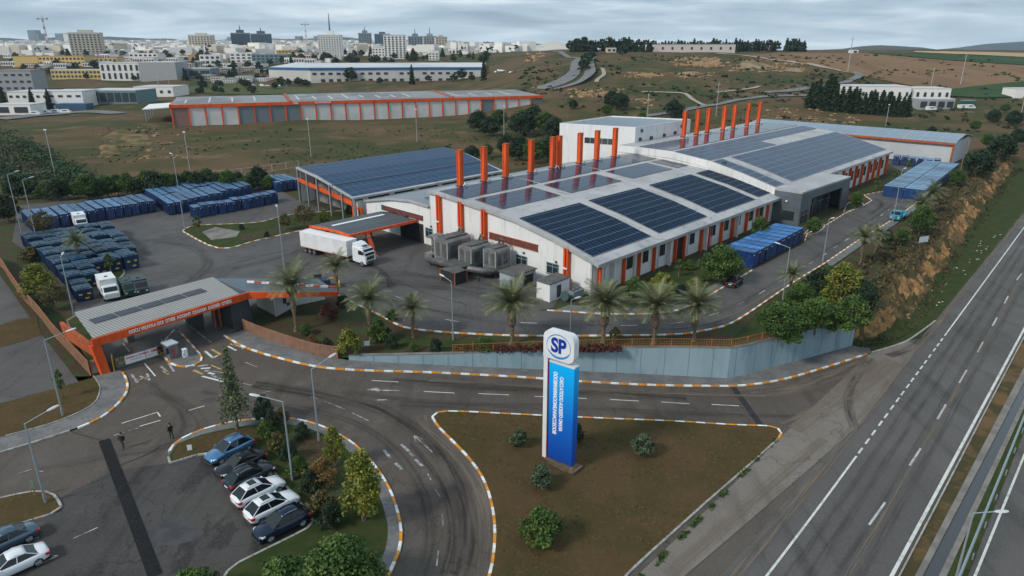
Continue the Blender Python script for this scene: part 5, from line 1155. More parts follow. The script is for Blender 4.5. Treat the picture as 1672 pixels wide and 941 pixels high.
ltext('SP', 'emblem_letters', 1.95, blue_ink, -.15, 12.52, (1, 0, 0), (0, 0, 1), .02, .07, y=-.5, sx=.92, parent=hdo)
# ================================================================ VEHICLES
tyre_m = black; rim_m = mat('wheel_rim', (.35, .36, .37), .3, .8); red_light = mat('tail_red', (.5, .015, .012), .25, coat=.5); head_light = mat('head_lamp', (.6, .63, .66), .12, coat=.5)
def wheel(parent, x, y, r, w=.22):
    mb = MB(); mb.tube([(x, y - w / 2, r), (x, y - w * .4, r), (x, y + w * .4, r), (x, y + w / 2, r)], [r * .88, r, r, r * .88], 14); wo = part('wheel', mb, tyre_m, parent, True)
    k = MB(); s = 1 if y > 0 else -1; yo = y + s * (w / 2 + .012)
    k.tube([(x, yo - .02, r), (x, yo + .005, r)], r * .3, 8)
    for i in range(5):
        a = i * 2 * math.pi / 5; k.box((x + math.cos(a) * r * .38, yo, r + math.sin(a) * r * .38), (.07, .03, .07)); k.tube([(x, yo, r), (x + math.cos(a) * r * .66, yo, r + math.sin(a) * r * .66)], .035, 4)
    k.tube([(x, yo - .02, r), (x, yo, r)], r * .7, 14); part('rim', k, rim_m, wo, True)
def make_car(label, paint, suv=False, sunroof=False, Ln=4.5, group=None):
    t = thing('parked_car', label, 'car', (0, 0, 0), 0, group); h = 1.62 if suv else 1.44; bz = .98 if suv else .9; l = Ln / 2
    st = [(-l, .5, bz - .16, .56), (-l + .05, .38, bz - .06, .7), (-l + .18, .32, bz + .0, .81), (-l + .5, .26, bz + .03, .88), (-l + 1.2, .22, bz + .03, .905), (0, .21, bz, .9), (.75, .21, bz, .9), (1.15, .22, bz - .01, .895), (l - .75, .24, bz - .06, .87), (l - .4, .27, bz - .14, .81), (l - .15, .32, bz - .25, .72), (l - .02, .4, bz - .38, .58), (l, .46, bz - .46, .5)]
    rings = []
    for x, zb, zt, w in st:
        m_ = zb + (zt - zb) * .55
        rings.append([(x, -w * .9, zb), (x, -w, zb + .12), (x, -w * 1.01, m_), (x, -w * .97, zt - .07), (x, -w * .86, zt), (x, 0, zt + .035), (x, w * .86, zt), (x, w * .97, zt - .07), (x, w * 1.01, m_), (x, w, zb + .12), (x, w * .9, zb)])
    mb = MB(); mb.loft(rings); part('body', mb, paint, t, True, True)
    # cabin: windscreen, rear window, side windows, pillars, roof
    xr0, xr1, xf1, xf0 = (-l + .2, -l + 1.0, .05, 1.08) if suv else (-l + .6, -l + 1.45, .15, 1.1)
    wb, wt = .83, .6; zb = bz - .02; zr = h - .07
    A = {s: [(xr0, s * wb * .93, zb), (xf0, s * wb * .95, zb), (xf1, s * wt, zr), (xr1, s * wt * .97, zr)] for s in (-1, 1)}
    P_ = MB(); mid = lambda a, b, u: tuple(a[i] + (b[i] - a[i]) * u for i in range(3))
    P_.quad(A[-1][1], A[1][1], A[1][2], A[-1][2]); part('windscreen', P_, carglass, t, True)
    P_ = MB(); P_.quad(A[1][0], A[-1][0], A[-1][3], A[1][3]); part('rear_window', P_, carglass, t, True)
    for s in (-1, 1):
        q = MB(); q.quad(*A[s]); part('side_window', q, carglass, t, True)
    pl = MB()
    for s in (-1, 1):
        a = A[s]
        for p, q, r in ((a[0], a[3], .05), (a[1], a[2], .045), (mid(a[0], a[1], .52), mid(a[3], a[2], .5), .04), (a[3], a[2], .05)): pl.tube([p, q], r * .7, 5)
        pl.tube([mid(a[0], a[1], .0), a[1]], .035, 4)
    for u in (0, 1): pass
    part('pillar', pl, paint, t, True)
    rr = []
    for x, k, dz in ((xr1 - .1, .93, -.03), (xr1 + .1, 1, .02), ((xr1 + xf1) / 2, 1.03, .085), (xf1 - .12, 1, .02), (xf1 + .08, .95, -.035)):
        w = wt * k; rr.append([(x, -w, zr - .03 + dz * .3), (x, -w * .9, zr + .05 + dz), (x, 0, zr + .075 + dz), (x, w * .9, zr + .05 + dz), (x, w, zr - .03 + dz * .3)])
    mb = MB(); mb.loft(rr); ro = part('roof', mb, paint, t, True, True)
    if sunroof: mb = MB(); mb.box((xf1 - .6, 0, zr + .15), (.6, .7, .05)); part('sunroof', mb, carglass, ro, True)
    if suv:
        for s in (-1, 1): mb = MB(); mb.tube([(xr1 + .1, s * wt * .88, zr + .1), ((xr1 + xf1) / 2, s * wt * .9, zr + .16), (xf1 - .1, s * wt * .88, zr + .1)], .022, 4); part('roof_rail', mb, rim_m, ro, True)
    for x in (-l + .86, l - .9):
        for s in (-1, 1): wheel(t, x, s * .8, .34)
    for s in (-1, 1):
        mb = MB(); mb.hexa([(l - .42, s * .5, bz - .34), (l - .1, s * .5, bz - .36), (l - .26, s * .84, bz - .32), (l - .5, s * .86, bz - .3)], [(l - .42, s * .5, bz - .21), (l - .14, s * .5, bz - .24), (l - .3, s * .82, bz - .21), (l - .52, s * .845, bz - .18)]); part('headlight', mb, head_light, t, True)
        mb = MB(); mb.hexa([(-l - .012, s * .42, bz - .3), (-l + .05, s * .42, bz - .3), (-l + .34, s * .895, bz - .26), (-l + .06, s * .84, bz - .3)], [(-l - .012, s * .42, bz - .14), (-l + .05, s * .42, bz - .12), (-l + .34, s * .885, bz - .08), (-l + .06, s * .84, bz - .11)]); part('taillight', mb, red_light, t, True)
        mb = MB(); mb.box((.82, s * .95, bz + .06), (.14, .2, .13)); part('mirror', mb, paint, t, True)
    mb = MB(); mb.box((-l - .01, 0, bz - .34), (.03, .5, .12)); part('number_plate', mb, white_paint, t, True)
    mb = MB(); mb.box((l - .02, 0, bz - .5), (.1, 1.0, .16)); part('grille', mb, black, t, True)
    mb = MB(); mb.box((-l + .05, 0, .37), (.16, 1.5, .2)); mb.box((l - .1, 0, .33), (.22, 1.35, .18)); part('bumper', mb, dark_grey, t, True)
    return t
pt_blue = mat('paint_blue', (.06, .17, .33), .25, .4, coat=.8); pt_black = mat('paint_black', (.006, .008, .013), .25, .0, spec=.4); pt_gun = mat('paint_gunmetal', (.022, .03, .038), .25, .2, spec=.4); pt_white = mat('paint_white', (.68, .7, .73), .25, coat=.6); pt_navy = mat('paint_navy', (.004, .012, .034), .22, .0, spec=.45); pt_slate = mat('paint_slate', (.06, .1, .15), .3, .4, coat=.7)
def park(car, px, py, pf, face=1, f=L, z=.02):
    p = f(px, py); q = f(*pf); a = math.atan2(q.y - p.y, q.x - p.x) + (0 if face > 0 else math.pi); zz = zlow(p.x) if f is L else 0
    car.location = (p.x, p.y, zz + z); car.rotation_euler = (0, 0, a); return car
GC = 'cars parked side by side in the car park'
ddir = (451.7 - 398, 797 - 821.7)
for i, (x, y, face, lab, pnt, suv, sr) in enumerate([(376, 743, -1, 'light blue car at the far end of the row of six parked cars', pt_blue, True, False), (394, 765, -1, 'black saloon car parked next to the light blue car', pt_black, False, False), (410, 786, 1, 'dark gunmetal estate car between the black saloon and the white cars', pt_gun, True, False), (424, 811, 1, 'white car with sunroof beside the gunmetal estate car', pt_white, True, True), (446, 836, 1, 'white car with sunroof beside the dark navy car', pt_white, True, True), (461, 865, -1, 'dark navy car at the near end of the row of six parked cars', pt_navy, True, False)]):
    park(make_car(lab, pnt, suv, sr, 4.5 if i != 1 else 4.6, GC), x, y, (x + ddir[0], y + ddir[1]), face)
park(make_car('slate blue saloon car cut by the left picture edge above a white car', pt_slate, False, False, 4.6), 8, 894, (62, 870), -1)
park(make_car('white saloon car cut by the left picture edge at the bottom corner', pt_white, False, False, 4.6), 22, 932, (76, 908), -1)
park(make_car('black car driving on the inner factory road beside the big round tree', pt_black, True), 1199, 465, (1222, 447), 1, Y, .015)
def make_truck(label):
    t = thing('semi_truck', label, 'truck', (0, 0, 0)); tw = mat('trailer_white', (.6, .61, .62), .55, col2=(.68, .69, .7), scale=.6)
    mb = MB(); mb.box((-3.2, 0, 2.55), (12.4, 2.5, 2.75)); tb = part('trailer', mb, tw, t, True)
    mb = MB(); mb.box((-3.2, 0, 3.95), (12.44, 2.54, .1)); part('trailer_roof', mb, mat('trailer_roof', (.72, .73, .74), .5), tb, True)
    mb = MB(); mb.box((-3.2, 0, 1.13), (12.42, 2.53, .12)); mb.box((-9.43, 0, 2.5), (.06, 2.5, 2.7)); part('edge_stripe', mb, rust_orange, tb, True)
    mb = MB(); mb.box((-2.5, 0, .95), (13, 1.0, .24)); mb.box((-1.0, 0, .7), (2.4, 2.2, .5)); mb.box((4.8, 0, .85), (6.0, 1.1, .3)); part('chassis', mb, dark_grey, t, True)
    for x in (-8.2, -7.0, -5.8, 2.9):
        for s in (-1, 1): wheel(t, x, s * 1.05, .5, .34)
    for s in (-1, 1): wheel(t, 6.6, s * 1.08, .5, .32)
    c = [(4.35, .75, 3.3, 1.2), (5.2, .7, 3.35, 1.23), (6.7, .62, 3.1, 1.24), (7.3, .55, 2.55, 1.22), (7.52, .5, 1.7, 1.18)]
    mb = MB(); mb.loft([[(x, -w, zb), (x, -w, zt - .1), (x, -w * .93, zt), (x, w * .93, zt), (x, w, zt - .1), (x, w, zb)] for x, zb, zt, w in c]); cab = part('cab', mb, pt_white, t, True)
    mb = MB(); mb.loft([[(x, -w, 3.2), (x, -w * .9, zt), (x, w * .9, zt), (x, w, 3.2)] for x, zt, w in ((4.4, 3.95, 1.15), (5.3, 3.85, 1.12), (6.2, 3.45, .95), (6.6, 3.25, .8))]); part('roof_fairing', mb, pt_white, cab, True)
    mb = MB(); mb.hexa([(7.38, -1.1, 2.05), (7.52, -1.1, 2.0), (7.52, 1.1, 2.0), (7.38, 1.1, 2.05)], [(6.85, -1.05, 3.0), (7.06, -1.05, 2.98), (7.06, 1.05, 2.98), (6.85, 1.05, 3.0)]); part('windscreen', mb, carglass, cab, True)
    for s in (-1, 1):
        mb = MB(); mb.box((6.3, s * 1.235, 2.45), (.9, .04, .75)); part('side_window', mb, carglass, cab, True); mb = MB(); mb.box((7.15, s * 1.42, 2.5), (.14, .22, .6)); part('mirror', mb, dark_grey, cab, True); mb = MB(); mb.box((7.52, s * .92, .95), (.12, .4, .22)); part('headlight', mb, head_light, cab, True)
    mb = MB(); mb.box((7.5, 0, 1.5), (.14, 1.7, .6)); part('grille', mb, dark_grey, cab, True); mb = MB(); mb.box((7.5, 0, .78), (.28, 2.3, .42)); part('bumper', mb, mid_grey, cab, True); mb = MB(); mb.box((7.655, 0, .72), (.03, .55, .14)); part('number_plate', mb, white_paint, cab, True)
    mb = MB(); mb.box((6.25, 0, 3.5), (.5, 1.1, .1)); part('roof_vent', mb, dark_grey, cab, True)
    return t
tk = make_truck('white articulated lorry with long box trailer beside the orange loading canopy')
pA, pB = Y(506, 411), Y(598, 433); an = math.atan2(pB.y - pA.y, pB.x - pA.x); c = pA.lerp(pB, .5) + Vector((-math.sin(an), math.cos(an), 0)) * .1; tk.location = (c.x + math.cos(an) * 1.0, c.y + math.sin(an) * 1.0, .02); tk.rotation_euler = (0, 0, an)
def box_truck(label, paint, px, py, dirpx, Lb=4.8, hb=2.9, cabp=None, name='box_truck', cat='truck', w=2.2):
    p = Y(px, py); q = Y(*dirpx); an = math.atan2(q.y - p.y, q.x - p.x); t = thing(name, label, cat, (0, 0, 0)); cabp = cabp or paint
    if hb:
        mb = MB(); mb.box((-Lb * .18, 0, .75 + hb / 2 - .3), (Lb * .74, w, hb - .6)); bo = part('cargo_box', mb, paint, t, True); mb = MB(); mb.box((-Lb * .18, 0, .45 + hb - .27), (Lb * .75, w + .06, .08)); part('box_roof', mb, paint, bo, True)
        mb = MB(); mb.box((-Lb * .1, 0, .5 + hb - .27), (.35, .4, .2)); part('roof_vent', mb, dark_grey, bo, True)
    mb = MB(); mb.loft([[(x, -w * .46, .5), (x, -w * .48, zt - .15), (x, -w * .42, zt), (x, w * .42, zt), (x, w * .48, zt - .15), (x, w * .46, .5)] for x, zt in ((Lb * .19, 2.25), (Lb * .36, 2.25), (Lb * .45, 1.5), (Lb * .5, 1.25))]); ca = part('cab', mb, cabp, t, True)
    mb = MB(); mb.hexa([(Lb * .435, -w * .42, 1.5), (Lb * .455, -w * .42, 1.5), (Lb * .455, w * .42, 1.5), (Lb * .435, w * .42, 1.5)], [(Lb * .365, -w * .4, 2.12), (Lb * .385, -w * .4, 2.12), (Lb * .385, w * .4, 2.12), (Lb * .365, w * .4, 2.12)]); part('windscreen', mb, carglass, ca, True)
    for s in (-1, 1): mb = MB(); mb.box((Lb * .29, s * w * .482, 1.75), (Lb * .12, .04, .55)); part('side_window', mb, carglass, ca, True); mb = MB(); mb.box((Lb * .5, s * w * .33, .95), (.06, .3, .2)); part('headlight', mb, head_light, ca, True)
    mb = MB(); mb.box((0, 0, .55), (Lb * .95, w * .5, .25)); part('chassis', mb, dark_grey, t, True)
    if not hb: mb = MB(); mb.box((-Lb * .18, 0, .8), (Lb * .7, w, .2)); mb.box((-Lb * .5, 0, 1.1), (.1, w, .6)); part('flatbed', mb, paint, t, True)
    for x in (-Lb * .33, Lb * .33):
        for s in (-1, 1): wheel(t, x, s * w * .43, .4, .26)
    t.location = (p.x, p.y, .02); t.rotation_euler = (0, 0, an); return t
box_truck('white box truck parked above the gatehouse roof beside a green vehicle', mat('truck_white', (.66, .67, .66), .5), 180, 485, (190, 499), 5.2, 2.9)
box_truck('dark green covered pickup squeezed between the white box truck and dark van', mat('truck_green', (.015, .05, .04), .5), 211, 482, (220, 494), 4.2, 2.1, w=1.8)
box_truck('dark slate covered van parked right of the green pickup', mat('truck_slate', (.035, .05, .06), .5), 230, 479, (239, 491), 4.2, 2.2, w=1.9)
box_truck('white van parked in front of the left container row', mat('van_white', (.66, .68, .7), .4), 133, 372, (141, 382), 5.4, 2.7)
box_truck('turquoise cab flatbed truck at the kerb of the far inner road', mat('truck_turq', (.03, .24, .33), .4), 1466, 358, (1452, 367), 6.4, 0, name='flatbed_truck')
ld = thing('loader', 'dark blue loader with yellow attachment parked behind the gatehouse wing', 'loader', Y(523, 470))
c = Y(523, 470); mb = MB(); mb.box((c.x, c.y, .95), (3.0, 1.6, .9), .3); mb.box((c.x + .9, c.y + .3, 1.0), (1.3, 1.4, .6), .3); lbod = part('body', mb, mat('loader_blue', (.02, .04, .09), .5), ld)
mb = MB(); mb.box((c.x - .3, c.y, 1.85), (1.2, 1.3, .95), .3); mb.box((c.x - .3, c.y, 2.38), (1.35, 1.45, .1), .3); part('cab', mb, dark_grey, ld)
mb = MB(); mb.tube([(c.x + 1, c.y + .2, 1.3), (c.x + 2.0, c.y + .5, 1.5), (c.x + 2.6, c.y + .7, .7)], .14, 6); mb.box((c.x + 2.7, c.y + .7, .45), (.5, 1.7, .7), .3); part('bucket', mb, mat('loader_yellow', (.5, .3, .03), .5), ld)
for sx_ in (-1, 1):
    for sy_ in (-1, 1): mb = MB(); q = Vector((c.x + sx_ * .95, c.y + sy_ * .75 + sx_ * .3, .45)); mb.tube([q - Vector((0, .16, 0)), q + Vector((0, .16, 0))], .45, 10); part('wheel', mb, black, ld)
# ================================================================ CONTAINERS
def cmat(n, a, b): return vary(mat(n, a, .5, .1, col2=b, scale=.9, coord='obj', col3=tuple(.55 * q for q in a), scale3=2.5))
def make_container(name, Ln, W, Hh, body, top, fit, fitting=True):
    t = thing(name, 'blue container', 'container', (0, 0, 0)); mb = MB()
    mb.box((0, 0, Hh / 2 + .06), (Ln - .1, W - .1, Hh - .12)); n = int(Ln / .55)
    for i in range(n + 1):
        for s in (-1, 1): mb.box((-Ln / 2 + .06 + (Ln - .12) * i / n, s * (W / 2 - .03), Hh / 2), (.14, .06, Hh - .1))
    for s in (-1, 1):
        mb.box((0, s * (W / 2 - .04), .09), (Ln, .1, .18)); mb.box((0, s * (W / 2 - .04), Hh - .06), (Ln, .1, .12))
    part('body', mb, body, t, True)
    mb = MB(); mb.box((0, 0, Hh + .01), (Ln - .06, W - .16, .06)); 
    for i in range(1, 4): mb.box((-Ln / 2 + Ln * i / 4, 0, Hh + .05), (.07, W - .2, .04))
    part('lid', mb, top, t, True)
    mb = MB(); mb.box((Ln / 2 + .0, 0, Hh / 2), (.08, W - .16, Hh - .2)); d = part('door', mb, body, t, True)
    mb = MB()
    for y in (-.35, .35): mb.tube([(Ln / 2 + .07, y * W / 2, .2), (Ln / 2 + .07, y * W / 2, Hh - .15)], .03, 4)
    part('lock_rod', mb, mid_grey, d, True)
    for s in (-1, 1):
        mb = MB(); mb.box((Ln / 2 + .06, s * (W / 2 - .2), Hh - .38), (.06, .2, .16)); part('fitting', mb, fit, t, True)
    return t
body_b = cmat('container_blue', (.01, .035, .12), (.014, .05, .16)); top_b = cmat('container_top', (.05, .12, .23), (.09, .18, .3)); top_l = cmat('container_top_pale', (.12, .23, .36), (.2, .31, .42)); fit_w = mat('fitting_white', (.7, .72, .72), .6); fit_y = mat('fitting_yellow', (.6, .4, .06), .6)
cA = make_container('blue_container', 10.5, 2.12, 2.7, body_b, top_b, fit_w)
def row(proto, pa, pb, n, dirpx, lab, group, back=0., f=Y, jit=.4, Ln=10.5, rzj=.015, sc=1.0):
    """n containers side by side: front feet from pa to pb, their long side running along dirpx"""
    a, b = f(*pa), f(*pb); q0, q1 = Y(dirpx[0][0], dirpx[0][1], 2.7), Y(dirpx[1][0], dirpx[1][1], 2.7); d = (q1 - q0).normalized(); rz = math.atan2(d.y, d.x)
    al = (b - a).normalized(); wy = min(1., .86 * (b - a).length / (n - 1) * abs(al.x * d.y - al.y * d.x) / 2.12)
    for i in range(n):
        p = a.lerp(b, i / (n - 1)) - d * (Ln * sc * .5 + back + U(0, jit) * 3); place(proto, (p.x, p.y, .015), rz + U(-rzj, rzj), (sc, wy, U(.93, 1.04)), lab(i), group)
DA = ((210, 311.6), (243.5, 328))
row(cA, (62, 379), (252, 348), 14, DA, lambda i: f'{ordn(i)} blue container from the left in the far left row below the bushes', 'blue containers in the far left row')
row(cA, (284, 352), (408, 320), 13, ((268, 305), (305, 326)), lambda i: f'{ordn(i)} blue container from the left in the middle double row behind the lamp post', 'blue containers in the middle double row')
row(cA, (284, 352), (408, 320), 13, ((268, 305), (305, 326)), lambda i: f'{ordn(i)} blue container from the left at the back of the middle double row', 'blue containers at the back of the double row', 11.4)
cS = make_container('blue_skip', 3.4, 2.2, 2.5, body_b, top_b, fit_w)
row(cS, (325, 357), (452, 333), 11, ((320, 335), (330, 341)), lambda i: f'{ordn(i)} short blue skip from the left in the front row beside the grass island', 'short blue skips beside the grass island', Ln=3.4)
row(cA, (457, 314), (489, 310), 4, ((430, 291), (457, 301)), lambda i: f'{ordn(i)} blue container from the left in the group beside the canopy hall', 'blue containers beside the canopy hall')
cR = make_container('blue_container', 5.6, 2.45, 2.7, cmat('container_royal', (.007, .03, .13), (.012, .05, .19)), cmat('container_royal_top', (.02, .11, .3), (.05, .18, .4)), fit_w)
pa, pb = Y(1233, 436), Y(1306, 396); dn = (pb - pa).normalized(); inn = Vector((-dn.y, dn.x, 0)); rz_r = math.atan2(-inn.y, -inn.x)
for i in range(9):
    p = pa.lerp(pb, i / 8) + inn * (2.8 + U(-.05, .05)); place(cR, (p.x, p.y, .015), rz_r + U(-.01, .01), 1.0, f'{ordn(i)} royal blue container from the near end beside the round tree', 'royal blue containers beside the round tree')
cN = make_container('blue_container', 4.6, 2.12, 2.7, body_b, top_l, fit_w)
pa, pb = Y(1458, 323), Y(1524, 277); dn = (pb - pa).normalized(); inn = Vector((-dn.y, dn.x, 0)); rz_n = math.atan2(-dn.y, -dn.x); l_ = (pb - pa).length; n_ = int(l_ / 2.45)
for r in range(2):
    for i in range(n_):
        p = pa + dn * (1.3 + i * 2.45) + inn * (.3 - 4.75 * r); place(cN, (p.x, p.y, .015), rz_n + math.pi / 2 + U(-.01, .01), 1., f'{ordn(i)} pale topped container from the near end, {("building", "bank")[r]} side of the long double row', 'pale topped containers in the long double row')
row(cN, (1462, 270), (1528, 276), 6, ((1480, 247), (1476, 256)), lambda i: f'{ordn(i)} blue container from the left along the foot of the far rear shed', 'blue containers along the far rear shed', Ln=4.6)
# dark blue stacked crates on the left, each a bin of its own
bin_m = cmat('bin_blue', (.008, .03, .08), (.011, .04, .1)); bin_t = cmat('bin_teal', (.01, .042, .078), (.016, .058, .1))
def make_bin():
    t = thing('blue_crate', 'dark blue crate', 'crate', (0, 0, 0)); mb = MB(); mb.hexa([(-1.05, -.95, 0), (1.05, -.95, 0), (1.05, .95, 0), (-1.05, .95, 0)], [(-1.12, -1.0, 1.75), (1.12, -1.0, 1.75), (1.12, 1.0, 1.75), (-1.12, 1.0, 1.75)])
    for x in (-.6, 0, .6):
        for s in (-1, 1): mb.box((x, s * 1.0, .85), (.14, .08, 1.6))
    part('body', mb, bin_m, t, True); mb = MB(); mb.box((0, 0, 1.8), (2.32, 2.06, .12)); mb.box((0, 0, 1.9), (1.7, 1.4, .1)); part('lid', mb, bin_t, t, True)
    for y in (-.5, .5): mb = MB(); mb.box((1.12, y, 1.1), (.06, .42, .22)); part('label_plate', mb, fit_y, t, True)
    mb = MB(); mb.box((1.12, .2, .45), (.06, .5, .2)); part('label_plate', mb, fit_y, t, True); mb = MB(); mb.box((.2, 0, 1.98), (.35, .3, .05)); part('handle', mb, bin_m, t, True); return t
bn0 = make_bin()
blocks = [((50, 400), (112, 456), 9, 5, (-1.0, 0), 'large field by yellow tree', 2), ((152, 386), (188, 424), 8, 2, (0, 0), 'block by dusty palm', 2), ((116, 462), (138, 487), 4, 2, (0, 0), 'block by white truck', 2)]
for (pa_, pb_, n, rows_, o_, nm, hi) in blocks:
    a, b = Y(*pa_), Y(*pb_); d = (b - a).normalized(); w = Vector((-d.y, d.x, 0)); rz = math.atan2(d.y, d.x); k = 0; step = (b - a).length / max(1, n - 1)
    for j in range(rows_):
        for i in range(n):
            p = a + d * (i * step + U(-.25, .25)) + w * (j * 2.35 + U(-.12, .12)); lev = 1 if rnd() > .06 else 0
            for z in range(lev):
                place(bn0, (p.x, p.y, .02 + z * 2.0), rz + U(-.09, .09), (1.3, 1.12, U(1.0, 1.35)), f'{ordn(i)} dark blue crate in {ordn(j)} line of the {nm}', 'dark blue crates in the ' + nm)
# ================================================================ PLANT BESIDE THE GABLE
steel = mat('duct_steel', (.25, .255, .26), .45, .3, col2=(.17, .175, .18), scale=.7); steel_d = mat('duct_dark', (.09, .09, .088), .6, .3, col2=(.13, .125, .12), scale=.6)
def filter_unit(label, t, s, Lt, Ws, z0, H_):
    o = thing('filter_unit', label, 'air filter', F(t, s), ROT_A); mb = MB(); w = Ws / 2; l = Lt / 2
    prof = [(-w, z0), (-w, z0 + H_ * .86), (-w * .82, z0 + H_ * .97), (0, z0 + H_ * 1.02), (w * .82, z0 + H_ * .97), (w, z0 + H_ * .86), (w, z0)]
    mb.loft([[(x, y, z) for y, z in prof] for x in (-l, l)]); part('housing', mb, steel, o, True)
    mb = MB(); mb.box((0, 0, z0 + H_ * 1.02), (Lt * .9, Ws * .7, .16)); part('roof_panel', mb, steel_d, o, True)
    mb = MB()
    for y in (-w, w):
        for x in (-l, l): mb.tube([(x, y, z0), (x, y, z0 + H_ * .9)], .09, 4)
    part('frame', mb, mat('duct_light', (.5, .51, .52), .45, .3), o, True)
    for y in (-.5, .5): mb = MB(); mb.box((-l - .03, y * w, z0 + H_ * .48), (.08, w * .55, H_ * .6)); part('access_door', mb, steel_d, o, True)
    for x in (-.45, .35): mb = MB(); mb.box((x * l, -w - .03, z0 + H_ * .45), (l * .5, .08, H_ * .55)); part('louvre', mb, steel_d, o, True)
    mb = MB(); mb.tube([(-l * .3, -w - .05, z0 + H_ * .25), (l * .6, -w - .25, z0 + H_ * .55)], .06, 5); part('handrail', mb, steel, o, True)
    mb = MB(); mb.tube([(l * .8, 0, z0 + H_), (l * .8, 0, z0 + H_ + .8), (l * .8, .6, z0 + H_ + 1.0), (l * .8, .9, z0 + H_ + .2)], .2, 8); part('elbow_duct', mb, steel_d, o, True)
    for x in (-l * .85, l * .85):
        for y in (-w * .85, w * .85): mb = MB(); mb.tube([(x, y, 0), (x, y, z0)], .1, 5); part('leg', mb, dark_grey, o, True)
    mb = MB(); mb.loft([[(x, y * k, z) for y, z in ((-w, z0 - .6 + (1 - k) * .2), (-w, z0), (w, z0), (w, z0 - .6 + (1 - k) * .2))] for x, k in ((-l * 1.3, .75), (-l, 1), (l, 1))]); part('hopper', mb, steel_d, o, True); return o
filter_unit('largest grey air filter unit of the three, furthest left against the gable', -4.6, 27.6, 5.6, 3.3, 1.3, 3.9)
filter_unit('middle grey air filter unit of the three beside the white gable', -4.2, 22.2, 4.8, 3.0, 1.5, 3.3)
filter_unit('smallest grey air filter unit of the three, nearest the shelter', -3.4, 17.6, 3.6, 2.8, 1.6, 3.4)
dt_ = thing('duct_run', 'grey duct run curving past the feet of the three filter units', 'duct', F(-8, 22)); mb = MB()
mb.tube([F(-8, 30.6, .9), F(-8.2, 26, 1.3), F(-7.8, 21.5, 1.4), F(-6.6, 17.5, 1.5), F(-4.5, 15.8, 1.5)], [.55, .6, .6, .55, .5], 8); part('duct', mb, mat('duct_grey', (.1, .1, .102), .5, .3, col2=(.14, .14, .14), scale=.8), dt_, False, True); mb = MB(); fbox(mb, -8.2, 22.6, 2.0, 3.4, 4.6, .14); part('walkway', mb, steel_d, dt_)
for s in (30, 26, 21.5, 17.5): mb = MB(); fbox(mb, -7.9, s, .4, .25, .25, .9); part('leg', mb, dark_grey, dt_)
it = thing('intake_tower', 'grey louvred intake tower left of the largest filter unit', 'air intake', F(-5, 31.5)); mb = MB(); fbox(mb, -4.5, 31.8, 2.2, 1.8, 1.9, .2); fbox(mb, -4.5, 31.8, 4.3, 2.6, 2.6, .25)
for a in (-.8, .8):
    for b in (-.85, .85): fbox(mb, -4.5 + a, 31.8 + b, 2.1, .15, .15, 4.2)
fbox(mb, -5.8, 32.2, .8, 1.7, 2.2, 1.1); part('frame', mb, steel, it); mb = MB(); fbox(mb, -4.5, 31.8, 3.0, 1.4, 1.5, 1.3); part('core', mb, steel_d, it)
cg = thing('bottle_cage', 'open dark cage with orange corner posts in front of the filter units', 'cage', F(-11, 21)); cx_, cy_ = -10.6, 20.6; mb = MB(); fbox(mb, cx_, cy_, 1.0, 2.4, 3.4, 1.9); part('body', mb, interior, cg); mb = MB(); fbox(mb, cx_, cy_, 2.0, 2.6, 3.6, .1); part('roof', mb, steel_d, cg)
for a in (-1.3, 1.3):
    for b in (-1.8, 1.8): mb = MB(); fbox(mb, cx_ + a, cy_ + b, 1.05, .16, .16, 2.1); part('post', mb, rust_orange, cg)
sl = thing('pump_shelter', 'grey flat roofed pump shelter half hidden by a palm beside the gable', 'shelter', F(-5.5, 11.4)); mb = MB(); fbox(mb, -5.0, 11.2, 1.35, 5.0, 3.3, 2.7); part('wall', mb, mat('shelter_wall', (.3, .35, .38), .6, col2=(.22, .26, .29), scale=.8), sl); mb = MB(); fbox(mb, -5.0, 11.2, 2.78, 5.4, 3.7, .16); part('roof', mb, steel_d, sl); mb = MB(); fbox(mb, -4.2, 9.53, 1.2, 2.2, .08, 2.0); part('door_opening', mb, interior, sl)
ws = thing('white_shed', 'small white shed with grey flat roof at the near corner of the factory', 'shed', F(-4, 4)); mb = MB(); fbox(mb, -4.4, 4.1, 1.4, 4.7, 2.7, 2.8); part('wall', mb, white_wall, ws); mb = MB(); fbox(mb, -4.4, 4.1, 2.87, 5.0, 3.0, .16); part('roof', mb, steel_d, ws); mb = MB(); fbox(mb, -4.6, 2.73, 1.3, .95, .08, 1.9); part('door', mb, dark_grey, ws)
ac = thing('air_conditioner', 'grey green air conditioning unit on the grass beside the white shed', 'air conditioner', F(-1.6, 1.6)); mb = MB(); fbox(mb, -2.4, 1.1, .75, 2.6, 1.1, 1.2); part('body', mb, mat('ac_grey', (.2, .25, .26), .5), ac); mb = MB()
for k in range(3): q = F(-3.2 + k * .85, 1.1, 1.36); mb.tube([q, q + Vector((0, 0, .08))], .38, 10)
part('fan_guard', mb, dark_grey, ac)
fn = thing('fan_unit', 'round dark fan unit standing in front of the white shed door', 'fan', F(-4.7, .9)); mb = MB(); q = F(-4.8, 1.2, 1.0); mb.tube([q, q + Vector((-.25, -.35, 0))], .75, 12); part('fan_drum', mb, mat('fan_teal', (.06, .1, .1), .5), fn); mb = MB(); fbox(mb, -4.8, 1.2, .25, .6, .6, .5); part('base', mb, dark_grey, fn)
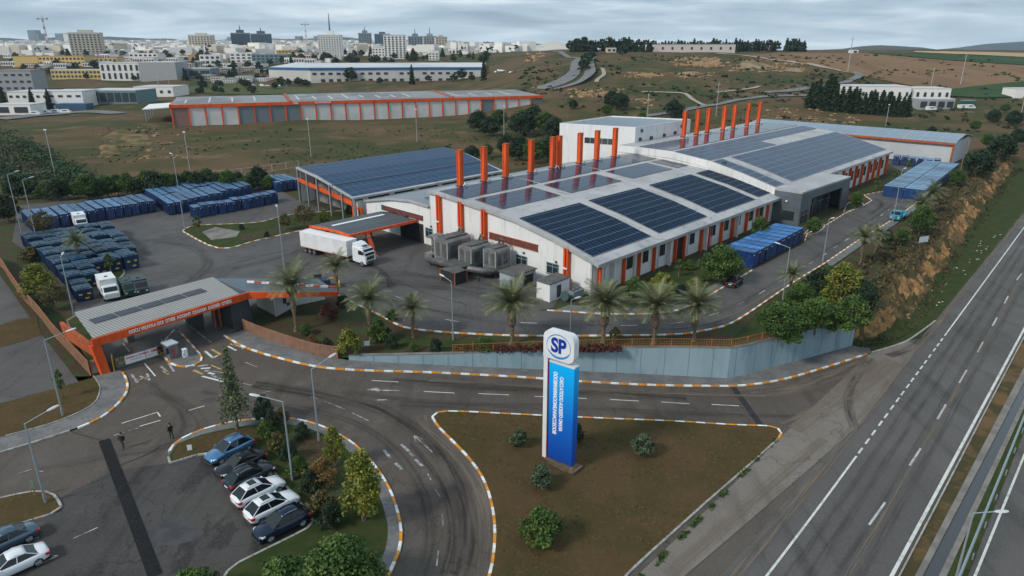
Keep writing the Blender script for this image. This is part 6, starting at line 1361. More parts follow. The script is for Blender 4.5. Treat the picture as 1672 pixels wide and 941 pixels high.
# ================================================================ LAMP POSTS, POLES
def lamp(label, p, h, arm, ang, cat='street lamp', dbl=False, head=True):
    t = thing('street_lamp', label, cat, p); mb = MB(); mb.tube([p, p + Vector((0, 0, h))], [.11, .06], 7); mb.tube([p, p + Vector((0, 0, .9))], .13, 7); part('pole', mb, lamp_metal, t)
    for s in ((1, -1) if dbl else (1,)):
        e = p + Vector((math.cos(ang) * arm * s, math.sin(ang) * arm * s, h + arm * .18)); mb = MB(); mb.tube([p + Vector((0, 0, h - .02)), e], .045, 5); part('arm', mb, lamp_metal, t)
        d = Vector((math.cos(ang) * s, math.sin(ang) * s, .12)); mb = MB(); mb.loft([[tuple(e + d * u + Vector((-d.y, d.x, 0)) * (w * a) + Vector((0, 0, b * w))) for a, b in ((1, 0), (.6, .5), (-.6, .5), (-1, 0), (-.6, -.35), (.6, -.35))] for u, w in ((-.1, .06), (.1, .15), (.55, .18), (.85, .1))])
        lh = part('lamp_head', mb, mat('lamp_head', (.5, .52, .53), .4), t)
    return t
LAMPS = [('tall lamp post between the road junction and the conifer, arm towards the wall', L(521, 722), 7.9, 2.2, .95), ('lamp post beside the parked cars with arm over the road', L(478, 786), 8.0, 2.1, 3.0), ('lamp post standing on the lawn at the left kerb corner', L(103, 680), 8.6, 2.0, .75), ('lamp post on the small left island by the car park', L(75, 822), 7.6, 1.8, 1.0), ('lamp post on the garden edge in front of the filter units', Y(740, 556), 8.1, 1.6, 2.3), ('lamp post standing behind the pylon sign in the garden', Y(931, 553), 5.4, 0.6, .5), ('tall bare lamp post in front of the middle double container row', Y(302, 375), 15.6, .5, 2.4), ('lamp post on the grass island left of the lorry', Y(465, 445), 11.2, .5, 2.), ('lamp post on the inner road kerb near the flatbed truck', Y(1457, 364), 11.6, .6, .6), ('lamp post on the inner road beside the royal blue containers', Y(1343, 428), 7.8, .4, .4), ('lamp post on the right garden edge among the round bushes', Y(1278, 490), 8.2, 1.5, 2.4), ('lamp post at the far left behind the brown sheet fence', Y(38, 392), 13, 1.6, 1.2), ('lamp post in the yard corner in front of the white van', Y(60, 392), 12, 1.2, .9), ('lamp post leaning over the crates beside the yellow tree', Y(122, 520), 9.0, .8, 1.9)]
for lab, p, h, arm, ang in LAMPS: lamp(lab, p, h, arm, ang)
p = L(1546, 941); p = Vector((p.x - .2, p.y - 1.2, -4)); lamp('lamp post with flat white head in the highway median at bottom right', p, 7.0, 1.5, -.12)
gr = thing('guard_rail', 'long grey steel guard rail between the ditch and the second carriageway', 'guard rail', gr_(45)); mb = MB(); pts = [gr_(y) + Vector((-.15, 0, 0)) for y in np.linspace(34, 150, 60)]
mb.tube([p + Vector((0, 0, .62)) for p in pts], .1, 5); part('rail', mb, lamp_metal, gr)
for p in pts[::2]: mb = MB(); mb.box((p.x, p.y, -3.7), (.09, .09, .8)); part('post', mb, lamp_metal, gr)
gr = thing('median_barrier', 'low pale kerb barrier along the highway edge beside the brown verge', 'barrier', hwr(45)); mb = MB(); ribbon(mb, [hwr(y) + Vector((.62, 0, 0)) for y in np.linspace(33, 200, 40)], .14, zlow, .16); pts = [hwr(y) + Vector((.62, 0, 0)) for y in np.linspace(33, 200, 40)]
for a, b in zip(pts, pts[1:]): mb.hexa([(a.x - .1, a.y, -4), (a.x + .1, a.y, -4), (b.x + .1, b.y, -4), (b.x - .1, b.y, -4)], [(a.x - .08, a.y, -3.85), (a.x + .08, a.y, -3.85), (b.x + .08, b.y, -3.85), (b.x - .08, b.y, -3.85)])
part('kerb', mb, kerb_grey, gr)
def pole(label, p, h, kind='pole', r=.12, cross=True, m=None):
    t = thing('utility_pole' if cross else 'flood_mast', label, 'pole', p); mb = MB(); mb.tube([p - Vector((0, 0, .5)), p + Vector((0, 0, h))], [r * 1.3, r], 6); part('shaft', mb, m or wood, t)
    mb = MB()
    if cross: mb.box((p.x, p.y, p.z + h * .93), (h * .16, .14, .14)); part('crossarm', mb, m or wood, t)
    else: mb.box((p.x, p.y, p.z + h), (.7, .4, .3)); part('lamp_head', mb, fit_w, t)
grey_pole = mat('pole_grey', (.36, .36, .36), .7)
for lab, px, py, h, cross, r in [('mast on the hillside above the middle container row', 311, 284, 12.5, False, .09), ('mast on the left hillside above the far left bushes', 91, 291, 14, False, .09), ('mast on the grassy slope left of the canopy hall', 508, 256, 13, False, .1), ('mast in the middle of the grassy slope', 681, 232, 13, False, .1), ('mast at the right end of the grassy slope beside dark bushes', 823, 250, 17, False, .11), ('wooden power pole just left of the white factory block', 927, 199, 9, True, .13), ('second power pole behind the white factory block', 1003, 196, 7, True, .1), ('tall grey double mast above the white factory block', 1057, 192, 11.5, False, .16), ('leaning grey power pole between the hill tracks above the chimneys', 1169, 190, 17, True, .14), ('short pale pole between the rear orange chimneys', 1212, 203, 8, True, .1), ('mast in front of the dark conifer row', 1446, 206, 10, False, .1), ('power pole at the end of the rear shed', 1566, 290, 12, True, .13), ('power pole on the brown field edge above the pale roadside building', 1520, 141, 12, True, .18), ('taller power pole on the brown field', 1568, 139, 20, True, .2), ('power pole at the right picture edge above the slope', 1664, 199, 13, True, .14), ('signal mast standing on the field road bend', 1384, 118, 26, True, .25), ('mast in front of the teal roofed industrial building', 262, 158, 14, False, .16), ('mast beside the parking in front of the long blue roofed warehouse', 278, 148, 13, False, .16)]:
    pole(lab, R(px, py) if py < 262 or px < 320 else Y(px, py), h, 'p', r, cross, grey_pole if not cross else (wood if r < .135 else grey_pole))
# small posts and signs
def post_sign(name, label, cat, p, h, w, hh, m, rz=0., leg=wood):
    t = thing(name, label, cat, p); mb = MB(); mb.tube([p, p + Vector((0, 0, h))], .06, 5); part('post', mb, leg, t); mb = MB(); mb.box((p.x, p.y - .06, p.z + h - hh / 2), (w, .06, hh), rz); part('board', mb, m, t)
post_sign('meter_post', 'wooden post with small weathered box on the left island', 'post', L(59, 813), 1.7, .45, .7, mat('meter_box', (.12, .16, .13), .7)); post_sign('info_panel', 'pale blue panel leaning on a stake above the bank', 'panel', Y(1506, 402), 1.9, 2.4, 1.1, mat('panel_pale', (.5, .58, .6), .5), .4); post_sign('white_marker', 'small white marker stone lying on the lawn tip near the blue car', 'marker', L(311, 737), .7, .4, .6, fit_w, .3); post_sign('garden_sign', 'small white sign between the yellow bush and the wall', 'sign', Y(600, 570), 1.1, .7, .6, fit_w, .2)
# ================================================================ PEOPLE
skin = mat('skin', (.36, .2, .13), .6); cloth_b = mat('cloth_black', (.014, .015, .018), .85); trouser = mat('trousers', (.03, .032, .04), .85); hair_m = mat('hair', (.02, .014, .01), .8)
def person(label, p, rz, step=.2):
    t = thing('person', label, 'person', p, rz); V = [(0, 0, .93), (0, 0, 1.12), (.01, 0, 1.36), (.015, 0, 1.48), (.02, 0, 1.6), (.03, 0, 1.7)]; Rr = [.15, .145, .16, .065, .085, .095]; E = [(0, 1), (1, 2), (2, 3), (3, 4), (4, 5)]
    for s in (-1, 1):
        o = len(V); f = step * s; V += [(0, s * .19, 1.4), (-f * .4, s * .25, 1.14), (-f * .4 + .1, s * .24, .9), (-f * .4 + .14, s * .235, .82)]; Rr += [.065, .05, .04, .04]; E += [(2, o), (o, o + 1), (o + 1, o + 2), (o + 2, o + 3)]
        for k in range(5):
            a = (k - 2) * .022; V.append((-f * .4 + .17 - abs(a) * .4 + (.02 if k == 0 else 0), s * (.235 - a * .8), .76 - .02 * (2 - abs(k - 2)) + (.04 if k == 0 else 0))); Rr.append(.011); E.append((o + 3, len(V) - 1))
        o = len(V); V += [(0, s * .1, .86), (f * .5, s * .11, .48), (f * .8 - (.08 if f < 0 else 0), s * .11, .09), (f * .8 + .14, s * .12, .045)]; Rr += [.1, .07, .05, .045]; E += [(0, o), (o, o + 1), (o + 1, o + 2), (o + 2, o + 3)]
    me = bpy.data.meshes.new('tmp'); me.from_pydata(V, E, []); o = bpy.data.objects.new('tmp', me); COL.objects.link(o); m = o.modifiers.new('s', 'SKIN'); m.use_smooth_shade = True; sv = me.skin_vertices[0].data
    for i, r in enumerate(Rr): sv[i].radius = (r, r * (1.25 if i in (1, 2) else 1))
    sv[0].use_root = True; o.modifiers.new('u', 'SUBSURF').levels = 1; bpy.context.view_layer.update()
    me2 = bpy.data.meshes.new_from_object(o.evaluated_get(bpy.context.evaluated_depsgraph_get())); bpy.data.objects.remove(o); me2.name = 'body'
    me2.materials.clear()
    for q in (skin, cloth_b, trouser, black): me2.materials.append(q)
    for f in me2.polygons:
        z = f.center.z; arm = abs(f.center.y) > .2 and z < .88 and z > .6
        f.material_index = 0 if z > 1.47 or arm else (3 if z < .1 else (2 if z < .93 else 1))
    b = bpy.data.objects.new('body', me2); COL.objects.link(b); b.parent = t; WM[b.name] = WM[t.name]
    mb = MB(); mb.ball((-.005, 0, 1.7), (.112, .1, .1), 0, 2); mb.ball((-.03, 0, 1.66), (.1, .1, .1), 0, 2); part('hair', mb, hair_m, t, True, True)
    mb = MB(); mb.ball((.125, 0, 1.635), (.022, .014, .022)); part('nose', mb, skin, t, True)
    for s in (-1, 1): mb = MB(); mb.ball((.105, s * .036, 1.655), .012); part('eye', mb, black, t, True); mb = MB(); mb.ball((.01, s * .1, 1.64), (.02, .012, .03)); part('ear', mb, skin, t, True)
    mb = MB(); mb.box((.118, 0, 1.585), (.015, .05, .012)); part('mouth', mb, mat('lips', (.25, .09, .08), .6), t, True)
    return t
q = L(202, 733); person('person in black jacket and dark trousers walking across the junction', Vector((q.x, q.y, q.z + .02)), -1.7)
q = L(281, 717); person('person in dark clothes standing at the lawn tip beside the kerb', Vector((q.x, q.y, q.z + .02)), 2.6, .05)
# ================================================================ TREES AND SHRUBS
LCN = leafmats('fir', [(.05, .07, .035), (.075, .1, .045), (.1, .12, .055)])
RNG = np.random.default_rng(5)
def leaf_mesh(name, clumps, per, ls, mats, flat=0., up=.35):
    """many leaf-sized faces gathered in clumps, with gaps between the clumps"""
    C = np.array([c[:3] for c in clumps]); Rr = np.array([c[3] for c in clumps]); n = len(C)
    idx = np.repeat(np.arange(n), per); N = len(idx)
    d = RNG.normal(size=(N, 3)); d /= np.linalg.norm(d, axis=1, keepdims=True); rad = RNG.uniform(.25, 1., N) ** .5
    pos = C[idx] + d * (Rr[idx] * rad)[:, None] * np.array([1, 1, .8])
    nn = d * .6 + RNG.normal(size=(N, 3)) * .6 + np.array([0, 0, up]); nn /= np.linalg.norm(nn, axis=1, keepdims=True)
    a = np.cross(nn, RNG.normal(size=(N, 3))); a /= np.linalg.norm(a, axis=1, keepdims=True); b = np.cross(nn, a)
    s = ls * RNG.uniform(.6, 1.4, N)[:, None]
    V = np.stack([pos - a * s, pos - b * s * .55, pos + a * s, pos + b * s * .55], 1).reshape(-1, 3)
    me = bpy.data.meshes.new(name); me.vertices.add(len(V)); me.vertices.foreach_set('co', V.ravel()); me.loops.add(len(V)); me.loops.foreach_set('vertex_index', np.arange(len(V)))
    me.polygons.add(N); me.polygons.foreach_set('loop_start', np.arange(0, len(V), 4)); me.polygons.foreach_set('loop_total', np.full(N, 4))
    for m in mats: me.materials.append(m)
    cm = RNG.integers(0, len(mats), n); mi = np.where(RNG.random(N) < .7, cm[idx], RNG.integers(0, len(mats), N)); me.polygons.foreach_set('material_index', mi.astype(np.int32)); me.update(); me.validate(); return me
def meshpart(name, me, parent):
    o = bpy.data.objects.new(name, me); COL.objects.link(o); o.parent = parent; WM[o.name] = WM[parent.name]; return o
def broadleaf(name, h, w, mats, n=46, per=70, ls=.16, trunk=.3, lop=1., cat='tree', crown='crown'):
    t = thing(name, name, cat, (0, 0, 0)); mb = MB(); th = h * trunk; cl = []
    mb.tube([(0, 0, -.2), (.03, .02, th * .5), (.0, .05, th), (.05, 0, h * .7)], [h * .028 + .03, h * .022 + .02, h * .018 + .02, .02], 7)
    for k in range(7):
        a = k * 2.4 + U(-.3, .3); r = w * .36; z = h * U(.5, .82); mb.tube([(0, 0, th * U(.8, 1.1)), (math.cos(a) * r * .5, math.sin(a) * r * .5, (th + z) / 2 + .1), (math.cos(a) * r, math.sin(a) * r, z)], [h * .013 + .012, h * .009 + .01, .012], 5)
    part('trunk' if trunk > .1 else 'stem', mb, bark, t, True)
    for k in range(n):
        a = U(0, 2 * math.pi); u = U(0, 1); zc = th * .8 + (h - th * .8) * (.1 + .86 * u); prof = math.sin(math.pi * min(1, .18 + .78 * u) ** lop); rr = w * .5 * prof * math.sqrt(U(.12, 1)) * .86
        cl.append((math.cos(a) * rr, math.sin(a) * rr, zc, w * U(.09, .17)))
    meshpart(crown, leaf_mesh(crown, cl, per, ls, mats), t); return t
def conifer(name, h, w, mats, tiers=16, per=24, ls=.16, narrow=1., t0=.08):
    t = thing(name, name, 'tree', (0, 0, 0)); mb = MB(); mb.tube([(0, 0, -.2), (0, 0, h * .5), (0, 0, h * .97)], [h * .018 + .03, h * .011 + .02, .015], 6); cl = []
    for i in range(tiers):
        u = i / (tiers - 1); z = h * (t0 + (.96 - t0) * u); r = w * .5 * (1 - u) ** narrow + .08; nb = max(3, int(9 * (1 - u) + 3)); a0 = U(0, 6)
        for k in range(nb):
            a = a0 + k * 2 * math.pi / nb + U(-.3, .3); rl = r * U(.65, 1.1)
            for q in (.35, .7, 1.): cl.append((math.cos(a) * rl * q, math.sin(a) * rl * q, z - rl * q * .18 + U(-.05, .05) * h * .1, (.13 + .12 * (1 - u)) * w * .42))
            if i % 3 == 0: mb.tube([(0, 0, z), (math.cos(a) * rl * .8, math.sin(a) * rl * .8, z - rl * .1)], [.03, .01], 4)
    part('trunk', mb, bark, t, True); meshpart('crown', leaf_mesh('crown', cl, per, ls, mats), t); return t
def palm(name, h, fr, mats, nf=34, thick=.24, lf=26, shag=1.0):
    t = thing(name, name, 'palm tree', (0, 0, 0)); mb = MB(); pts = [(0, 0, -.2)]; rad = [thick * 1.15]
    for i in range(1, 13): z = h * i / 12; pts.append((.05 * math.sin(i * .5), .04 * math.cos(i * .4), z)); rad.append(thick * (1.0 if i % 2 else .86) * (shag if i > 5 else .62))
    mb.tube(pts, rad, 8); part('trunk', mb, palm_bark, t, True); V = []; Fc = []; Mi = []
    for k in range(nf):
        a = k * 2.39996 + U(-.1, .1); el = 1.3 - 1.2 * (k / nf) ** .8 + U(-.12, .12); ln = fr * U(.85, 1.1); p = Vector((0, 0, h)); d = Vector((math.cos(a) * math.cos(el), math.sin(a) * math.cos(el), math.sin(el))); side = Vector((-math.sin(a), math.cos(a), 0)); st = ln / lf; mi = int(rnd() * 3)
        for i in range(lf):
            d = (d + Vector((0, 0, -.026 - .03 * (i / lf)))).normalized(); q = p + d * st; up = side.cross(d) * -1
            w = ln * .24 * math.sin(math.pi * (.12 + .86 * i / lf)) ** .7; r_ = ln * .012
            o = len(V); V += [p - side * r_, p + side * r_, q + side * r_ * .9, q - side * r_ * .9]; Fc.append((o, o + 1, o + 2, o + 3)); Mi.append(2)
            for s in (-1, 1):
                for e in (0, .5):
                    b0 = p.lerp(q, e); tip = b0 + side * s * w * U(.85, 1.1) + d * w * .75 + up * w * U(.0, .35) - Vector((0, 0, w * .18)); o = len(V); V += [b0, b0 + d * st * .32, tip]; Fc.append((o, o + 1, o + 2)); Mi.append(mi if rnd() < .8 else int(rnd() * 3))
            p = q
    me = bpy.data.meshes.new('crown'); me.from_pydata([tuple(v) for v in V], [], Fc)
    for m in mats: me.materials.append(m)
    me.polygons.foreach_set('material_index', Mi); meshpart('crown', me, t)
    mb = MB()
    for k in range(16): a = k * .8; mb.tube([(math.cos(a) * thick * .8, math.sin(a) * thick * .8, h - .9 + .1 * (k % 3)), (math.cos(a) * thick * 2.3, math.sin(a) * thick * 2.3, h - .5 + .15 * (k % 4))], [.06, .03], 4)
    part('frond_base', mb, LT[0], t, True); return t
PALM = [palm('palm_tree', 4.4, 2.8, LP, 46, .28), palm('palm_tree', 4.6, 3.2, LP, 66, .36, 24, 1.35)]
ROUND = [broadleaf('broadleaf_tree', 6, 6.5, LG, 120, 62, .17, .22), broadleaf('broadleaf_tree', 6, 5.5, LG, 110, 58, .16, .25)]
BUSH = [broadleaf('shrub', 3, 3.6, LG, 70, 60, .12, .05, .8, 'shrub', 'foliage'), broadleaf('shrub', 3, 3.4, LD, 66, 56, .13, .05, .8, 'shrub', 'foliage'), broadleaf('shrub', 2, 2.3, LO, 40, 50, .11, .05, .9, 'shrub', 'foliage'), broadleaf('shrub', 2, 2.2, LR, 40, 50, .1, .05, .9, 'shrub', 'foliage'), broadleaf('shrub', 2.4, 2.8, LT, 44, 46, .1, .12, .9, 'shrub', 'foliage'), broadleaf('shrub', 1.8, 2.0, LB, 60, 44, .1, .16, .9, 'shrub', 'foliage'), broadleaf('shrub', 3, 3, LY, 60, 46, .12, .12, .8, 'shrub', 'foliage')]
YEL = broadleaf('broadleaf_tree', 7.5, 4.6, LY, 120, 48, .15, .16, .7); OLV = broadleaf('broadleaf_tree', 5, 4.2, LO, 60, 40, .13, .3); THIN = broadleaf('young_tree', 4, 2.4, LG, 26, 36, .13, .4); DARKT = broadleaf('broadleaf_tree', 6, 6.5, LD, 90, 60, .2, .15)
BIG = broadleaf('evergreen_tree', 6, 8.2, LG, 210, 90, .15, .08, .75); BIGD = broadleaf('evergreen_tree', 6, 8, LB, 160, 80, .15, .08, .75)
CON = conifer('conifer_tree', 9.5, 3.0, LCN, 20, 5, .15, .85, .2); CYP = conifer('dark_conifer', 12, 4.6, LD, 14, 9, .5, .6, .02); FARC = conifer('dark_conifer', 12, 6, LD, 9, 5, .9, .6, .05); FART = broadleaf('far_tree', 8, 8, LD, 26, 16, .8, .12)
def put(proto, p, h, base, label, group=None, rz=None, wide=1.):
    s = h / base; return place(proto, (p[0], p[1], p[2]), U(0, 6.28) if rz is None else rz, (s * wide, s * wide, s), label, group)
GP = 'date palms along the factory road'
for i, (px, py, h, lab) in enumerate([(484, 540, 6.4, 'palm with tall bare trunk in front of the gatehouse wing'), (552, 482, 4.6, 'palm behind the gatehouse garden beside the lorry'), (606, 556, 5.6, 'palm standing behind the yellow bush near the wall start'), (675, 552, 4.1, 'small yellowish palm left of the garden lamp post'), (836, 562, 5.6, 'large full palm covering the pump shelter, left of the pylon sign'), (985, 561, 5.4, 'large palm first to the right of the pylon sign'), (1067, 562, 5.2, 'palm second to the right of the pylon sign'), (1132, 557, 4.9, 'thinner palm third to the right of the pylon sign')]):
    put(PALM[1 if i > 3 else 0], Y(px, py), h, 4.6 if i > 3 else 4.4, lab, GP, wide=1.05 if i > 3 else 1.)
for px, py, h, lab in [(1288, 487, 3.8, 'small dark palm beside the lamp post on the right garden edge'), (1404, 432, 4.8, 'palm at the kerb above the brown bank'), (1428, 414, 3.6, 'short thin palm right of the kerb palm above the bank'), (1496, 372, 5.0, 'leaning full palm at the end of the long container row'), (1516, 352, 5.0, 'palm among the bushes at the top of the bank'), (132, 432, 4.0, 'dusty palm growing between the two crate fields')]: put(PALM[0], Y(px, py), h, 4.4, lab)
def pY(px, py): return Y(px, py, .1)
def pL(px, py): q = L(px, py); return Vector((q.x, q.y, q.z + .12))
for pr, bs, p, h, lab, wd in [
    (CON, 9.5, pL(388, 702), 9.3, 'slender blue green conifer at the kerb in front of the gatehouse', 1.), (YEL, 7.5, pL(594, 852), 6.6, 'large yellow green tree leaning over the curved kerb', 1.), (YEL, 7.5, pL(548, 762), 4.1, 'smaller yellow green tree by the kerb beside the lamp post', .9),
    (BIG, 6, L(556, 985), 5.0, 'big dense dark green tree at the bottom edge beside the car park', 1.0), (BUSH[0], 3, L(470, 975), 3.2, 'green bush at the foot of the big dark tree at the bottom edge', 1.2), (BUSH[0], 3, L(316, 985), 2.6, 'leafy green bush cut by the bottom picture edge in the car park', 1.3), (BUSH[4], 2.4, pL(528, 795), 2.6, 'amber brown bush in the lawn beside the parked cars', 1.1),
    (BUSH[5], 1.8, pL(847, 731), 1.9, 'small round shrub left of the pylon sign on the dry grass island', 1.), (BUSH[5], 1.8, pL(884, 798), 2.2, 'small tufted shrub in front of the pylon sign plinth', 1.), (BUSH[0], 3, pL(884, 886), 3.1, 'big clipped ball shrub at the front of the dry grass island', 1.0), (BUSH[5], 1.8, pL(1049, 744), 2.2, 'small yellow edged shrub right of the pylon sign', 1.05), (BUSH[1], 3, pL(942, 722), 1.9, 'dark shrub half hidden behind the pylon sign', .8),
    (BUSH[1], 3, pL(494, 718), 1.7, 'dark spiky shrub on the lawn between the two roundabout lamp posts', .9), (BUSH[1], 3, pL(446, 702), 2.0, 'dark shrub behind the light blue car beside the kerb', .8), (BUSH[5], 1.8, pL(432, 690), 2.9, 'grey green bushy conifer near the kerb above the light blue car', .7), (BUSH[0], 3, pL(436, 716), 1.8, 'green shrub in the hedge behind the light blue car', .9), (BUSH[2], 2, pL(455, 735), 1.8, 'olive shrub in the hedge behind the black saloon', 1.), (BUSH[1], 3, pL(472, 752), 1.9, 'dark shrub in the hedge behind the gunmetal estate car', .9), (BUSH[0], 3, pL(488, 778), 1.9, 'green shrub in the hedge behind the first white car', .9), (BUSH[1], 3, pL(508, 805), 2.1, 'dark shrub in the hedge behind the second white car', .9), (BUSH[2], 2, pL(526, 838), 2.0, 'brownish shrub in the hedge behind the navy car', 1.1), (BUSH[1], 3, pL(540, 860), 2.0, 'dark shrub at the end of the hedge under the yellow green tree', 1.), (BUSH[2], 2, pL(462, 690), 1.5, 'olive shrub by the kerb beside the parked car lamp post', 1.),
    (THIN, 4, pL(103, 652), 3.4, 'bare young tree on the lawn beside the left kerb corner', .6), (BUSH[6], 3, pY(572, 580), 3.4, 'bright yellow bush hanging over the start of the blue wall', 1.), (BUSH[0], 3, pY(618, 556), 2.8, 'green bush behind the bright yellow bush', 1.), (BUSH[3], 2, pY(538, 520), 2.2, 'dark reddish bush in the gatehouse garden', 1.3), (BUSH[1], 3, pY(560, 500), 1.9, 'dark bush at the garden end under the second palm', 1.), (BUSH[0], 3, pY(500, 545), 1.4, 'low green bush at the foot of the tall palm', 1.3), (BUSH[4], 2.4, pY(510, 562), 1.3, 'amber bush behind the mesh fence', 1.), (BUSH[1], 3, pY(535, 572), 1.6, 'dark bush behind the mesh fence near the yellow bush', 1.), (BUSH[0], 3, pY(640, 524), 1.7, 'green bush at the kerb corner behind the third palm', 1.), (BUSH[1], 3, pY(640, 568), 1.7, 'dark green garden shrub left of the small yellowish palm', 1.), (BUSH[0], 3, pY(675, 573), 1.1, 'small bright shrub under the small yellowish palm', 1.), (BUSH[1], 3, pY(712, 575), 1.8, 'round dark shrub left of the garden lamp post', 1.), (BUSH[0], 3, pY(790, 572), 1.7, 'wide green shrub right of the garden lamp post', 1.6), (BUSH[2], 2, pY(1004, 559), 2.0, 'small feathery shrub between two palms right of the sign', .8),
    (ROUND[0], 6, pY(1176, 462), 6.0, 'big round dark green tree in front of the factory side', 1.12), (BUSH[6], 3, pY(1078, 492), 4.4, 'bright yellow green tree at the factory corner', 1.), (ROUND[1], 6, pY(1034, 494), 4.0, 'green tree left of the bright yellow tree', .8), (THIN, 4, pY(1108, 452), 3.0, 'thin young tree at the open factory door', 1.), (ROUND[1], 6, pY(1238, 396), 5.2, 'leafy tree behind the royal blue container row', .75), (ROUND[1], 6, pY(1326, 384), 3.6, 'small round tree at the entrance block corner', 1.), (ROUND[1], 6, pY(1396, 340), 3.8, 'small tree on the grass beside the entrance porch', .9),
    (ROUND[0], 6, pY(1268, 556), 5.0, 'round clipped green tree nearest the railing on the right', 1.05), (ROUND[1], 6, pY(1330, 545), 5.0, 'second round green tree along the railing on the right', 1.1), (BUSH[0], 3, pY(1362, 540), 3.4, 'green bush hanging over the top of the blue wall', 1.3), (YEL, 7.5, pY(1368, 510), 7.4, 'yellow green tree above the right end of the blue wall', 1.3), (DARKT, 6, pY(1335, 492), 5.0, 'dark green tree behind the yellow green tree above the wall', .9), (BUSH[0], 3, pY(1388, 530), 4.2, 'green bush at the very end of the blue wall', 1.1), (BUSH[1], 3, pY(1312, 478), 2.0, 'dark bush beside the right lamp post', 1.), (BUSH[0], 3, pY(1352, 455), 2.2, 'low green bush at the kerb beyond the right lamp post', 1.1),
    (ROUND[0], 6, pY(1300, 548), 4.2, 'third round green tree filling the gap along the railing on the right', 1.0), (ROUND[1], 6, pY(1302, 512), 4.6, 'green tree behind the round trees on the right garden edge', 1.1), (DARKT, 6, pY(1398, 512), 5.0, 'dark green tree at the top corner of the bank beside the wall', 1.1), (YEL, 7.5, pY(1392, 488), 4.6, 'yellow green tree at the top of the bank above the wall end', 1.2), (BUSH[0], 3, pY(1290, 560), 2.2, 'low green bush leaning over the orange railing on the right', 1.3),
    (ROUND[1], 6, pY(1470, 402), 3.6, 'round green tree beside the pale panel above the bank', .9), (ROUND[0], 6, pY(1500, 385), 6.0, 'light green tree between the flatbed truck and the bank', .8), (BUSH[1], 3, pY(1448, 396), 2.4, 'dark bush at the kerb left of the pale panel', 1.1), (BUSH[2], 2, pY(1470, 420), 1.6, 'bare brown shrub at the bank edge', 1.), (OLV, 5, pY(1530, 335), 3.5, 'olive tree at the top of the bank', 1.), (BUSH[1], 3, pY(1395, 470), 2.6, 'dark bush at the head of the bank', 1.2),
    (DARKT, 6, pY(1592, 290), 8.0, 'large dark green tree mass at the top of the bank', 1.1), (ROUND[0], 6, pY(1560, 305), 4.6, 'green tree at the end of the long container row', .9), (DARKT, 6, pY(1630, 262), 8.5, 'dark green tree near the right picture edge', 1.1), (ROUND[1], 6, pY(1610, 242), 5.5, 'green tree behind the dark trees at the top of the bank', 1.), (DARKT, 6, pY(1660, 236), 6, 'dark bushy tree at the right picture edge', 1.),
    (THIN, 4, pY(1430, 308), 3.2, 'thin tree on the grass below the rear hall, nearest the porch', 1.), (THIN, 4, pY(1458, 296), 3.2, 'thin tree on the grass below the rear hall, middle one', 1.), (THIN, 4, pY(1482, 280), 3.6, 'thin tree on the grass below the rear hall, farthest one', 1.),
    (OLV, 5, pY(498, 372), 5.0, 'olive green tree on the grass island beside the canopy hall', 1.2), (OLV, 5, pY(466, 376), 3.6, 'small olive tree left on the grass island', 1.), (BUSH[6], 3, pY(530, 366), 3.0, 'yellow bush on the grass island in front of the hall posts', .8), (BUSH[1], 3, pY(570, 350), 2.0, 'dark bush beside the orange framed doorway', 1.), (THIN, 4, pY(323, 381), 3.6, 'thin tree at the left tip of the grass island', .9), (BUSH[1], 3, pY(436, 388), 1.2, 'small clipped ball bush on the grass island', 1.), (BUSH[1], 3, pY(395, 375), 1.2, 'small clipped bush beside the concrete pad', 1.),
    (YEL, 7.5, pY(66, 490), 5.6, 'big dull yellow tree beside the sheet fence', 1.6), (OLV, 5, pY(90, 505), 4.0, 'olive tree below the big yellow tree along the fence', 1.3), (OLV, 5, pY(72, 386), 5.2, 'dark leaning tree in front of the far left containers', 1.3), (THIN, 4, pY(182, 448), 3.6, 'young tree on the small yard island', 1.), (BUSH[2], 2, pY(52, 425), 2.4, 'brown bush behind the sheet fence at the left edge', 1.6), (DARKT, 6, pY(14, 362), 6, 'dark tree at the left picture edge beside the container row', 1.)]: put(pr, p, h, bs, lab, None, None, wd)
for i in range(22):        # red hedge on the wall top: single clipped shrubs in a row
    px = 748 + i * 12.4; put(BUSH[3] if i > 2 else BUSH[2], pY(px, 575.5 + U(-.5, .5)), U(1.0, 1.3), 2, f'{ordn(i)} low shrub from the left in the red hedge on the blue wall', 'low shrubs of the red hedge', wide=1.1)
for i, (px, py) in enumerate([(975, 494), (1000, 498), (1020, 488), (1055, 496), (1090, 486), (1112, 480), (1130, 470), (1152, 458), (1125, 440), (1160, 430), (1205, 432), (1262, 392), (1275, 386), (1290, 382), (1255, 398)]): put(BUSH[(0, 1, 6, 0)[i % 4]], pY(px, py), U(.9, 1.8), 3, f'{ordn(i)} low garden shrub along the factory side, counted from the near corner', 'low garden shrubs along the factory side', wide=1.2)
k = 0
for i, px in enumerate(np.linspace(30, 440, 26)):
    q = R(px, 330 - 17 * sstep(60, 440, px) + U(-6, 2)); put((DARKT, ROUND[1], DARKT, ROUND[0])[i % 4], q, U(4.2, 6.8), 6, f'{ordn(i)} tree from the left in the belt behind the left container rows', 'trees behind the left container rows', wide=U(.8, 1.15))
